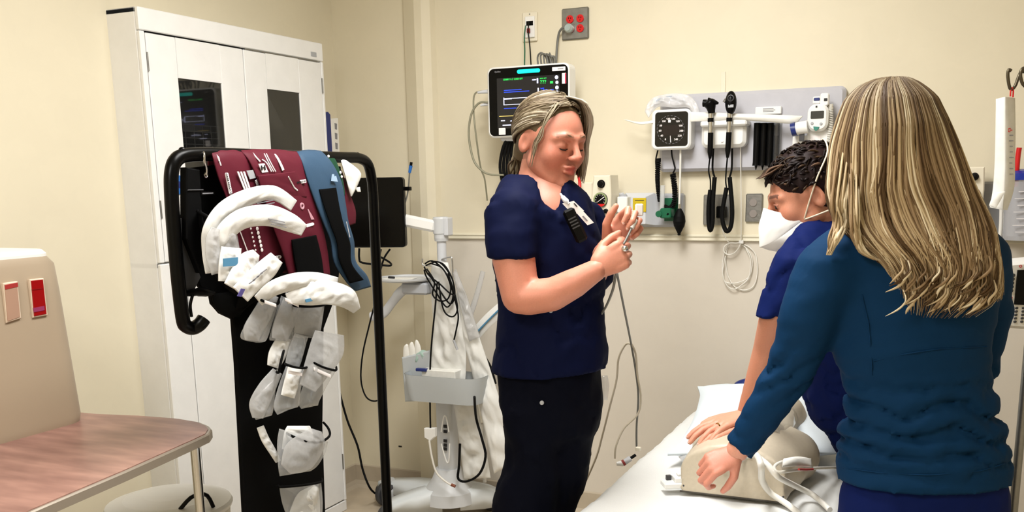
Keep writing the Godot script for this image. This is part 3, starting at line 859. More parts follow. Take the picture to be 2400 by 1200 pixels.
	var cd := [
		[[1664, 368], [1661, 400], [1665, 422], [1665, 445], [1661, 480], [1661, 520], [1665, 540], [1670, 520], [1671, 470], [1675, 415], [1670, 395], [1672, 348]],
		[[1705, 368], [1702, 400], [1701, 425], [1703, 440], [1694, 490], [1694, 520], [1703, 542], [1713, 530], [1716, 490], [1710, 415], [1715, 395], [1716, 348]]]
	for i in 2:
		var c: Node3D = [two[0], o][i]
		var a: Array = cd[i]
		obj("thin_lead", wline(a.slice(0, 4), 0.12, 0.003, 14), mats.black_rubber, c)
		obj("coiled_loop", wline(a.slice(3, 10), 0.11, 0.0085, 40, 10), mats.black_rubber, c)
		obj("thin_lead", wline(a.slice(9, 12), 0.10, 0.004, 10), mats.black_rubber, c)
	# speculum dispenser
	var d := thing("specula_dispenser", "dispenser of black ear speculum stacks with a white label", "dispenser", wall(1800, 390, 0.06))
	for i in 4:
		var x := 1772.0 + i * 15.5
		var top := 288.0
		obj("tube", m3().tube([wall(x + 3, top, 0.07), wall(x, 380, 0.07), wall(x, 388, 0.07)], [0.0125, 0.0125, 0.0145], 10), clear("tube_wall", Color(0.25, 0.25, 0.26), 0.5, 0.1) if i > 2 else mats.black_plastic, d)
		obj("speculum_stack", m3().tube([wall(x + 1.5, 300 + i * 6, 0.07), wall(x, 380, 0.07)], 0.009, 10), mats.black_plastic, d)
		obj("tip", m3().tube([wall(x, 384, 0.07), wall(x - 0.5, 398, 0.07)], [0.007, 0.0015], 8), mats.black_plastic, d)
	obj("back_plate", wbox(1768, 284, 1830, 384, 0.055, 0.012, 0.003), mats.grey_plastic, d)
	var lb := obj("label_card", wbox(1770, 250, 1831, 268, 0.06, 0.016, 0.002), mats.white_plastic, d)
	for i in 3: obj("print_line", wbox(1788, 254 + i * 3.2, 1813 + (i % 2) * 4, 255.4 + i * 3.2, 0.061, 0.001, 0), mats.grey_print, lb)
	# thermometer
	var th := thing("thermometer", "white electronic thermometer with an oval body in a wall cradle", "thermometer", wall(1915, 350, 0.1))
	obj("cradle", wround(1890, 300, 1946, 352, 0.10, 0.055, 0.01, 0.006), mats.white_plastic, th)
	obj("cradle_card", wbox(1899, 318, 1923, 350, 0.102, 0.002, 0), mats.white_print, th)
	var qq := wrect(1892, 243, 1941, 308, 0.13)
	obj("body", m3().prism(rrect(qq[0], qq[1].x, qq[1].y, 0.03), Vector3(0, 0, -0.035), 0.008), mats.white_plastic, th)
	obj("screen", wround(1900, 260, 1931, 278, 0.1315, 0.003, 0.003, 0.0005), mat("lcd", Color(0.13, 0.14, 0.13), 0.25), th)
	obj("button", wdisc(1903, 289, 3.4, 0.133, 0.004, 14), mats.grey_plastic, th)
	obj("button", wdisc(1924, 290, 3.4, 0.133, 0.004, 14), mats.grey_plastic, th)
	obj("button", m3().prism([wall(1906, 296, 0.134), wall(1920, 297, 0.134), wall(1918, 303, 0.134), wall(1912, 307, 0.134), wall(1907, 303, 0.134)], Vector3(0, 0, -0.004), 0.0008), mat("teal_button", Color(0.18, 0.50, 0.45), 0.4), th)
	obj("logo", wbox(1911.5, 247.5, 1915.5, 252, 0.1315, 0.001, 0), mats.ink, th)
	obj("probe_holder", wbox(1905, 226, 1922, 243, 0.11, 0.03, 0.003), mats.white_plastic, th)
	obj("probe", wround(1922, 218, 1942, 248, 0.125, 0.03, 0.008, 0.003), mats.white_plastic, th)
	obj("probe_button", wbox(1931, 230, 1939, 237, 0.127, 0.004, 0.001), mats.ink, th)
	obj("blue_clip", wbox(1907, 229, 1921, 236, 0.113, 0.02, 0.002), mats.blue_plastic, th)
	obj("coiled_cord", m3().coil(crv(walls([[1946, 245], [1946, 300], [1942, 356]], 0.1), 8), 30, 0.0085, 0.0022), mats.cable_white, th)
	var sc := thing("probe_cover_box", "blue and white box of probe covers beside the thermometer", "box", wall(1868, 340, 0.1))
	obj("white_cup", m3().tube([wall(1893, 297, 0.13), wall(1866, 302, 0.13)], 0.023, 16), mats.white_plastic, sc)
	obj("blue_end", m3().tube([wall(1866, 302, 0.13), wall(1855, 305, 0.13)], [0.025, 0.024], 16), mats.blue_plastic, sc)
	obj("base", wround(1857, 318, 1895, 352, 0.09, 0.045, 0.006, 0.003), mats.white_plastic, sc)
	obj("window", wbox(1873, 305, 1885, 331, 0.135, 0.006, 0.001), mats.dark_grey, sc)

func gas_rail() -> void:
	var t := thing("medical_gas_rail", "grey medical gas rail with angled outlet blocks under the board", "gas rail", wall(1480, 534))
	obj("rail_body", wbox(1300, 455, 1600, 532, 0.045, 0.045, 0.008), mats.grey_plastic, t)
	for q in [[1466, 1534], [1390, 1462]]:
		var z := 0.085
		var A := wrect(q[0], 452, q[1], 528, 0.045); var m: Vector3 = A[0]; var s: Vector2 = A[1]
		var b := m3()
		var o := rrect(m, s.x, s.y, 0.001, 1); var i := rrect(m + Vector3(0, -0.004, z - 0.045), s.x * 0.58, s.y * 0.82, 0.001, 1)
		for k in o.size():
			var k2: int = (k + 1) % o.size(); b.face([o[k], o[k2], i[k2], i[k]])
		b.face(i)
		obj("outlet_block", b, mats.light_grey, t)
	obj("vacuum_label", wbox(1483, 464, 1514, 497, 0.088, 0.004, 0.001), mat("label_yellow", Color(0.78, 0.68, 0.05), 0.45), t)
	obj("label_line", wbox(1488, 469, 1509, 470.4, 0.089, 0.001, 0), mats.ink, t)
	obj("outlet_face", wbox(1489, 481, 1507, 500, 0.092, 0.006, 0.002), mats.white_plastic, t)
	obj("outlet_hole", wdisc(1497.5, 490.5, 2.6, 0.0935, 0.003, 12), mats.black_plastic, t)
	obj("oxygen_label", wbox(1557, 464, 1588, 518, 0.05, 0.006, 0.001), mats.green_plastic, t)
	for i in [0, 1]: regulator([1414.0, 2287.0][i], [457.0, 443.0][i], [1.0, 1.12][i], ["cream suction regulator with a round dial left of the yellow outlet", "cream suction regulator with a red-ringed dial near the suction canister"][i], i)
	lone("supply_card", wbox(1446, 461, 1470, 499, 0.13, 0.05, 0.003), mats.white_plastic, "small white box clipped beside the suction regulator", "box")
	var f := thing("oxygen_flowmeter", "green oxygen flowmeter with a clear tube on the gas rail", "flowmeter", wall(1565, 520, 0.1))
	obj("sight_tube", m3().tube([wall(1553, 434, 0.1), wall(1551, 492, 0.1)], 0.0095, 12), mats.clear_plastic, f)
	obj("knob", m3().lathe(wall(1545, 501, 0.1), Vector3(0.2, 0, 1), [[0.0, 0.03], [0.012, 0.03], [0.013, 0.024], [0.013, 0.002], [0.0, 0.0]], 14), mats.green_plastic, f)
	obj("body", wround(1546, 488, 1572, 512, 0.12, 0.06, 0.008, 0.004), mats.green_plastic, f)
	obj("nozzle", m3().tube([wall(1560, 508, 0.11), wall(1567, 500, 0.12)], [0.006, 0.004], 8), mats.black_plastic, f)
	# supply box and red-topped tubing behind the standing person
	var c := thing("suction_canister", "clear suction canister with red tubing behind the standing nurse", "canister", wall(1360, 540, 0.1))
	obj("canister", m3().lathe(wall(1362, 545, 0.12), UP, [[0.0, 0.0], [0.05, 0.0], [0.055, 0.13], [0.058, 0.135], [0.0, 0.136]], 20), mats.clear_plastic, c)
	obj("tubing", wline([[1356, 470, 0.02], [1359, 440, 0.02], [1357, 415], [1350, 395], [1340, 385], [1330, 400]], 0.14, 0.0065, 20, 8), mats.red_plastic, c)
	lone("glove_box", wbox(1318, 428, 1388, 520, 0.10, 0.10, 0.004), mats.cream_plastic, "cream box mounted on the wall behind the standing nurse", "box")
	lone("sample_pot", m3().lathe(wall(1376, 492, 0.16), UP, [[0.0, 0.0], [0.012, 0.0], [0.009, 0.03], [0.005, 0.042], [0.0, 0.043]], 12), mats.white_plastic, "small white pointed nozzle cap by the suction tubing", "cap")

func regulator(x: float, y: float, s: float, label: String, kind: int) -> void:
	var F := 0.19 if kind == 0 else 0.16
	var t := thing("suction_regulator", label, "regulator", wall(x, y + 90, F))
	var A := wrect(x - 27 * s, y - 46 * s, x + 18 * s, y + 49 * s, F); var m: Vector3 = A[0]; var w: float = A[1].x; var hh: float = A[1].y
	var b := m3()
	var fr := [m + Vector3(-w / 2, -hh * 0.5, 0), m + Vector3(w * 0.46, -hh * 0.5, 0), m + Vector3(w / 2, 0, 0), m + Vector3(w * 0.44, hh * 0.5, 0), m + Vector3(-w * 0.42, hh * 0.5, 0), m + Vector3(-w * 0.55, -hh * 0.2, 0)]
	b.prism(fr, Vector3(0, 0, -0.10), 0.004)
	obj("body", b, mats.cream_plastic, t)
	var k: float = w * 0.36
	var g := obj("dial", m3().lathe(m + Vector3(-0.002, -hh * 0.1, 0), Vector3(0, 0, 1), [[k, 0.0], [k, 0.008], [k * 0.92, 0.009], [0.0, 0.009]], 28), mats.black_plastic, t)
	var ri := m3(); ri.lathe(m + Vector3(-0.002, -hh * 0.1, 0.0), Vector3(0, 0, 1), [[k * 0.98, 0.009], [k * 0.98, 0.0105], [k * 0.78, 0.0105], [k * 0.78, 0.009]], 28)
	obj("dial_ring", ri, mat("dial_ring_%d" % kind, Color(0.55, 0.60, 0.42) if kind == 0 else Color(0.72, 0.25, 0.24), 0.5), g)
	obj("needle", m3().tube([m + Vector3(-k * 0.5, -hh * 0.1 - k * 0.35, 0.011), m + Vector3(k * 0.5, -hh * 0.1 + k * 0.35, 0.011)], [0.0008, 0.002], 5), mats.white_print, g)
	var tk := m3()
	for i in 9:
		var a := deg_to_rad(-30 + i * 30); var e := Vector3(cos(a), sin(a), 0)
		var o := m + Vector3(-0.002, -hh * 0.1, 0.0105)
		tk.tube([o + e * k * 0.55, o + e * k * 0.72], 0.0008, 4)
	obj("ticks", tk, mats.white_print, g)
	if kind == 0:
		var red := m3()
		var pr := []
		for i in 9:
			var a := deg_to_rad(215 + i * 13.75); pr.append(m + Vector3(-0.002, -hh * 0.1, 0.0118) + Vector3(cos(a), sin(a), 0) * k * 0.95)
		red.prism(pr, Vector3(0, 0, -0.001)); obj("red_zone", red, mats.red_plastic, g)
	obj("mode_knob", m3().lathe(m + Vector3(0, hh * 0.29, 0), Vector3(0, 0, 1), [[w * 0.2, 0.0], [w * 0.2, 0.004], [w * 0.165, 0.004], [w * 0.15, 0.016], [0.0, 0.017]], 20), mats.black_plastic, t)
	for i in [-1, 1]:
		if kind == 1 and i < 0: continue
		obj("knob", m3().lathe(m + Vector3(w * 0.25 * i, -hh * 0.38, 0), Vector3(0, 0, 1), [[w * 0.12, 0.0], [w * 0.11, 0.012], [0.0, 0.013]], 14), mats.black_plastic, t)
	var st := m3()
	var p := m + Vector3(0.0, -hh * 0.5, -0.05)
	st.lathe(p, -UP, [[0.009, 0.0], [0.009, 0.04], [0.02, 0.045], [0.021, 0.065], [0.013, 0.07], [0.013, 0.075]], 14)
	obj("stem", st, mats.chrome, t)
	obj("fitting", m3().lathe(p - UP * 0.075, -UP, [[0.019, 0.0], [0.02, 0.02], [0.011, 0.025], [0.011, 0.09], [0.0, 0.09]], 14), mats.black_plastic, t)

# a box given by its outline on a plane x = const that faces +x
func sbox(x0: float, y0: float, x1: float, y1: float, xp: float, deep: float, bev := 0.002) -> M3:
	var xm := (x0 + x1) / 2; var ym := (y0 + y1) / 2
	var za := side(x0, ym, xp).z; var zb := side(x1, ym, xp).z; var t := side(xm, y0, xp).y; var b := side(xm, y1, xp).y
	return m3().box(Vector3(xp - deep / 2, (t + b) / 2, (za + zb) / 2), Vector3(deep, t - b, absf(za - zb)), bev)
func spoly(px: Array, xp: float, deep: float, bev := 0.0) -> M3:
	return m3().prism(sides(px, xp), Vector3(-deep, 0, 0), bev)
# boxes on the cabinet front: y and z ranges
func cbox(y0: float, y1: float, z0: float, z1: float, x1: float, deep: float, bev := 0.003) -> M3:
	return m3().box(Vector3(x1 - deep / 2, (y0 + y1) / 2, (z0 + z1) / 2), Vector3(deep, y1 - y0, absf(z1 - z0)), bev)

func left_things() -> void:
	var cw: Material = mats.cabinet_white
	var Z0 := -2.54; var Z1 := -3.56; var H := 2.04; var D := XC - XL
	var t := thing("storage_cabinet", "tall white metal cabinet with two dark window panes in its doors", "cabinet", Vector3(XC - D / 2, 0, (Z0 + Z1) / 2))
	var b := m3()
	var xf := XC - 0.016
	b.append(cbox(0, H, Z0, Z0 - 0.018, xf, D - 0.018)); b.append(cbox(0, H, Z1 + 0.018, Z1, xf, D - 0.018))
	b.append(cbox(H - 0.018, H, Z0, Z1, xf, D - 0.018)); b.append(cbox(0, 0.05, Z0, Z1, xf, D - 0.018)); b.append(cbox(0, H, Z0, Z1, XL + 0.006, 0.004))
	b.append(cbox(1.19, 1.21, Z0, Z1, xf, D - 0.02))
	obj("body", b, cw, t)
	obj("header", cbox(1.968, H, Z0, Z1, XC, 0.016, 0.003), cw, t)
	obj("kick_plate", cbox(0.0, 0.048, Z0, Z1, XC - 0.002, 0.016, 0.003), cw, t)
	var st := m3()
	st.append(cbox(1.21, 1.966, Z0, -2.562, XC, 0.016)); st.append(cbox(0.05, 1.206, Z0, -2.658, XC, 0.016)); st.append(cbox(0.05, 1.966, -3.545, Z1, XC, 0.016))
	obj("stile", st, cw, t)
	var panes := [[-2.70, -2.919], [-3.179, -3.385]]
	var dz := [[-2.565, -3.048], [-3.052, -3.542]]
	for i in 2:
		var d := m3(); var a: float = dz[i][0]; var e: float = dz[i][1]; var pa: float = panes[i][0]; var pe: float = panes[i][1]
		var yt := 1.962; var yb := 1.212; var wt := 1.83; var wbm := 1.52
		d.append(cbox(yb, yt, a, pa, XC, 0.014)); d.append(cbox(yb, yt, pe, e, XC, 0.014)); d.append(cbox(wt, yt, pa, pe, XC, 0.014, 0)); d.append(cbox(yb, wbm, pa, pe, XC, 0.014, 0))
		var dd := obj("door", d, cw, t)
		obj("window_pane", cbox(wbm, wt, pa, pe, XC - 0.006, 0.003, 0), clear("cabinet_glass", Color(0.10, 0.10, 0.098), 0.6, 0.03), dd)
		for hy in [1.90, 1.42]: obj("hinge", m3().tube([Vector3(XC + 0.001, hy - 0.06, a + 0.002 if i == 0 else e - 0.001), Vector3(XC + 0.001, hy, a + 0.002 if i == 0 else e - 0.001)], 0.003, 6), mats.steel, dd)
	var ld := obj("door", cbox(0.055, 1.204, -2.662, -3.048, XC, 0.014), cw, t)
	ld = obj("door", cbox(0.055, 1.204, -3.052, -3.542, XC, 0.014), cw, t)
	obj("hinge", m3().tube([Vector3(XC + 0.001, 0.2, -3.543), Vector3(XC + 0.001, 0.27, -3.543)], 0.003, 6), mats.steel, ld)
	obj("top_seal", cbox(1.963, 1.967, -2.57, -3.04, XC - 0.004, 0.008, 0), mats.black_rubber, t)
	obj("door_track", cbox(1.9625, 1.9665, -3.06, -3.52, XC + 0.0005, 0.008, 0), mats.steel, t)
	obj("maker_plate", sbox(729, 122, 742, 133, XC + 0.001, 0.002, 0.0005), mats.grey_plastic, t)
	# what shows through the panes
	var bk := thing("wire_basket", "white wire basket behind the left cabinet pane", "basket", Vector3(XC - 0.09, 1.52, -2.81))
	var wr := m3()
	for i in 5: wr.tube([Vector3(XC - 0.03, 1.59 + i * 0.022, -2.69), Vector3(XC - 0.03, 1.59 + i * 0.022, -2.93)], 0.0018, 5)
	for i in 6: wr.tube([Vector3(XC - 0.03, 1.58, -2.70 - i * 0.044), Vector3(XC - 0.03, 1.68, -2.70 - i * 0.044)], 0.0015, 5)
	obj("wires", wr, mats.white_metal, bk)
	obj("contents", cbox(1.57, 1.66, -2.70, -2.92, XC - 0.06, 0.07, 0.01), mats.dark_grey, bk)
	obj("shelf", cbox(1.565, 1.575, -2.69, -2.93, XC - 0.035, 0.12, 0.001), mats.white_metal, bk)
	lone("supply_bag", m3().sheet([Vector3(XC - 0.04, 1.80, -3.21), Vector3(XC - 0.035, 1.74, -3.20), Vector3(XC - 0.03, 1.68, -3.20)], [Vector3(XC - 0.04, 1.81, -3.23), Vector3(XC - 0.035, 1.75, -3.27), Vector3(XC - 0.03, 1.69, -3.31)], 4, 0.002, 0.012, 0.006, 4, Vector3.RIGHT), mats.paper, "pale supply bag hanging behind the right cabinet pane", "bag")
	lone("supply_tray", cbox(1.53, 1.60, -3.18, -3.39, XC - 0.05, 0.08, 0.006), mats.dark_grey, "dark supply tray behind the right cabinet pane", "tray")
	# blue magnet, clipboard and notice
	var zz := side(417, 433, XC).z
	var mg := thing("round_magnet", "round blue magnet on the cabinet beside the black rack", "magnet", side(417, 433, XC))
	obj("disc", m3().lathe(Vector3(XC, side(417, 433, XC).y, zz), Vector3.RIGHT, [[0.033, 0.0], [0.033, 0.004], [0.031, 0.006], [0.0, 0.006]], 24), mat("magnet_blue", Color(0.13, 0.40, 0.70), 0.4), mg)
	obj("print", m3().lathe(Vector3(XC + 0.006, side(417, 433, XC).y, zz), Vector3.RIGHT, [[0.012, 0.0], [0.012, 0.001], [0.0, 0.001]], 12), mats.blue_plastic, mg)
	lone("clipboard", spoly([[761, 264], [770, 262], [775, 268], [780, 360], [766, 362]], XC - 0.03, 0.02, 0.003), mats.blue_plastic, "dark blue clipboard hanging behind the far edge of the cabinet", "clipboard")
	var nt := thing("paper_notice", "narrow white paper notice hanging beside the blue clipboard", "paper", side(788, 362, XC - 0.05))
	obj("sheet", spoly([[772, 278], [792, 277], [796, 360], [776, 362]], XC - 0.05, 0.012), mats.paper, nt)
	for i in 3: obj("handwriting", spoly([[784 + i * 0.8, 288 + i * 23], [790 + i * 0.8, 290 + i * 23], [790 + i * 0.8, 304 + i * 23], [785 + i * 0.8, 303 + i * 23]], XC - 0.0495, 0.001), mats.grey_print, nt)
	# instrument table
	var T := 0.85
	var tb := thing("overbed_table", "wheeled table with a brown laminate top and pale metal edge", "table", Vector3(-1.95, 0, -1.6))
	var o := []
	for q in [[230, 970], [330, 974], [420, 981], [468, 989], [490, 998], [497, 1006], [490, 1017], [465, 1029], [300, 1103], [180, 1154], [75, 1199]]: o.append(flat(q[0], q[1], T))
	o.append_array([Vector3(-1.545, T, -1.0), Vector3(-1.58, T, -0.96), Vector3(-2.52, T, -0.96), Vector3(-2.56, T, -1.0), Vector3(-2.56, T, -1.87), Vector3(-2.53, T, -1.90)])
	obj("edge_band", m3().prism(o, Vector3(0, -0.022, 0), 0.003), mat("edge_metal", Color(0.62, 0.58, 0.53), 0.35, 0.3), tb)
	var mid := Vector3(-2.05, T, -1.45); var inn := []
	for p in o: inn.append(p.lerp(mid, 0.018) + Vector3(0, 0.002, 0))
	obj("table_top", m3().prism(inn, Vector3(0, -0.01, 0)), mats.table_laminate, tb)
	for p in [Vector3(-1.745, 0, -1.85), Vector3(-2.5, 0, -1.85), Vector3(-1.62, 0, -1.05), Vector3(-2.5, 0, -1.05)]:
		obj("leg", m3().tube([p + UP * 0.08, p + UP * 0.83], 0.0125, 12), mats.chrome, tb)
		var cs := obj("caster", m3().lathe(p + Vector3(-0.012, 0.04, 0), Vector3.RIGHT, [[0.0, 0.0], [0.04, 0.002], [0.04, 0.022], [0.0, 0.024]], 16), mats.black_rubber, tb)
		obj("fork", m3().box(p + Vector3(0, 0.07, 0), Vector3(0.034, 0.03, 0.03), 0.004), mats.chrome, cs)
	for e in [[Vector3(-1.745, 0.3, -1.85), Vector3(-1.62, 0.3, -1.05)], [Vector3(-2.5, 0.3, -1.85), Vector3(-2.5, 0.3, -1.05)]]: obj("side_rail", m3().tube(e, 0.009, 8), mats.chrome, tb)
	# sharps container
	var xs := -2.115
	var sh := thing("sharps_container", "large beige sharps container with red viewing windows on the table", "container", Vector3(-2.3, T, -1.6))
	var body := m3()
	var rings := [[T + 0.002, 1.0, 0.0], [T + 0.02, 1.01, 0.0], [1.2, 0.965, 0.0], [1.275, 0.95, 0.0], [1.30, 0.90, 0.0]]
	var rr0 := []
	for q in rings:
		rr0.append(rrect(Vector3(-2.33, q[0], -1.52), 0.44 * q[1], 0.68 * q[1], 0.07, 6, Vector3.RIGHT, Vector3.BACK))
	var n0: int = rr0[0].size()
	for i in rr0.size():
		for p in rr0[i]: body.vert(p)
	for i in rr0.size() - 1:
		for j in n0: body.quad(i * n0 + j, i * n0 + (j + 1) % n0, (i + 1) * n0 + (j + 1) % n0, (i + 1) * n0 + j)
	var br: Array = rr0[0].duplicate(); br.reverse(); body.face(br)
	obj("body", body, mats.beige_plastic, sh)
	obj("lid", m3().prism(rrect(Vector3(-2.33, 1.312, -1.52), 0.40, 0.62, 0.07, 6, Vector3.RIGHT, Vector3.BACK), Vector3(0, -0.03, 0), 0.01), mat("lid_white", Color(0.92, 0.91, 0.89), 0.4), sh)
	var lid2 := m3().prism(rrect(Vector3(-2.33, 1.35, -1.45), 0.22, 0.30, 0.05, 6, Vector3.RIGHT, Vector3.BACK), Vector3(0, -0.05, 0), 0.015)
	obj("drop_funnel", lid2, mats.white_plastic, sh)
	for i in 2:
		var c: Array = [[26, 708], [87, 698]][i]
		var q := [[c[0] - 18, c[1] - 44], [c[0] + 16, c[1] - 49], [c[0] + 25, c[1] + 38], [c[0] - 9, c[1] + 49]] if i == 0 else [[c[0] - 17, c[1] - 43], [c[0] + 16, c[1] - 46], [c[0] + 26, c[1] + 41], [c[0] - 8, c[1] + 47]]
		var xw := -2.113
		var ou := []
		for p in q: ou.append([p[0], p[1]])
		obj("window_rim", spoly(ou, xw + 0.003, 0.02, 0.002), mat("rim_cream", Color(0.84, 0.77, 0.69), 0.4), sh)
		var inq := []
		var cxm := 0.0; var cym := 0.0
		for p in q: cxm += p[0] / 4.0; cym += p[1] / 4.0
		for p in q: inq.append([lerpf(p[0], cxm, 0.14), lerpf(p[1], cym, 0.07)])
		if i == 1:
			obj("red_window", spoly(inq, xw + 0.0045, 0.012, 0.001), mat("deep_red", Color(0.56, 0.035, 0.045), 0.3), sh)
			obj("full_line", spoly([[78, 722], [104, 717], [105, 727], [80, 732]], xw + 0.0055, 0.002), mat("mauve", Color(0.55, 0.2, 0.35), 0.4), sh)
			obj("full_line", spoly([[75, 678], [101, 675], [101, 677], [75, 680]], xw + 0.0055, 0.002), mat("dull_red", Color(0.5, 0.03, 0.04), 0.4), sh)
		else:
			obj("shutter", spoly(inq, xw + 0.0045, 0.012, 0.001), mat("shutter_tan", Color(0.66, 0.53, 0.45), 0.45), sh)
			obj("red_window", spoly([[12, 668], [42, 662], [43, 672], [13, 679]], xw + 0.0055, 0.004, 0.0005), mat("dull_pink", Color(0.62, 0.2, 0.19), 0.4), sh)
	# bin under the table
	var bn := thing("waste_bin", "round white bin with a domed lid under the brown table", "bin", Vector3(-2.1, 0, -2.1))
	var c0 := Vector3(-2.10, 0, -2.10)
	obj("bucket", m3().lathe(c0, UP, [[0.0, 0.0], [0.15, 0.0], [0.175, 0.50], [0.175, 0.53]], 32), mat("bin_cream", Color(0.88, 0.86, 0.80), 0.4), bn)
	obj("lid", m3().lathe(c0 + UP * 0.52, UP, [[0.18, 0.0], [0.185, 0.012], [0.18, 0.022], [0.13, 0.038], [0.07, 0.046], [0.0, 0.048]], 32), mats.white_plastic, bn)
	obj("handle", m3().tube(crv([c0 + Vector3(0.11, 0.555, 0.07), c0 + Vector3(0.14, 0.59, 0.05), c0 + Vector3(0.165, 0.59, 0.02), c0 + Vector3(0.17, 0.548, 0.0)], 10), 0.006, 8), mats.black_plastic, bn)

# a padded packet whose outline runs between two pixel curves on planes x = xp (+ third value)
func packet(L: Array, R: Array, xp: float, th: float, puff: float, wr: float, sd: int, n := 18, nu := 6) -> M3:
	return m3().sheet(crv(sides(L, xp), n), crv(sides(R, xp), n), nu, th, puff, wr, sd, Vector3.RIGHT)
# a packet along a centre line: [px, py, half width in px, x offset]
func strip(C: Array, xp: float, th: float, puff: float, wr: float, sd: int, n := 18, nu := 6) -> M3:
	var L := []; var R := []
	for i in C.size():
		var a: Array = C[maxi(i - 1, 0)]; var b: Array = C[mini(i + 1, C.size() - 1)]
		var d := Vector2(b[0] - a[0], b[1] - a[1]).normalized(); var q: Vector2 = Vector2(-d.y, d.x) * C[i][2]
		var e: float = C[i][3] if C[i].size() > 3 else 0.0
		L.append([C[i][0] + q.x, C[i][1] + q.y, e]); R.append([C[i][0] - q.x, C[i][1] - q.y, e])
	return packet(L, R, xp, th, puff, wr, sd, n, nu)
func pill(ax0: float, ay0: float, bx: float, by: float, w: float, xp: float) -> M3:
	var d := Vector2(bx - ax0, by - ay0); var n := Vector2(-d.y, d.x).normalized() * w; var o := []
	var a0 := d.angle()
	for i in 9:
		var a := a0 + PI / 2 + PI * i / 8.0; o.append([ax0 + cos(a) * w, ay0 + sin(a) * w])
	for i in 9:
		var a := a0 - PI / 2 + PI * i / 8.0; o.append([bx + cos(a) * w, by + sin(a) * w])
	return spoly(o, xp, 0.0015)
func slanted(text: String, x0: float, y0: float, x1: float, y1: float, h: float, xp: float, mt: Material, parent: Node3D) -> void:
	var a := side(x0, y0, xp); var b := side(x1, y1, xp)
	words(text, (a + b) / 2, b - a, Vector3.RIGHT.cross(b - a), h, mt, parent, 0.0008, (b - a).length())

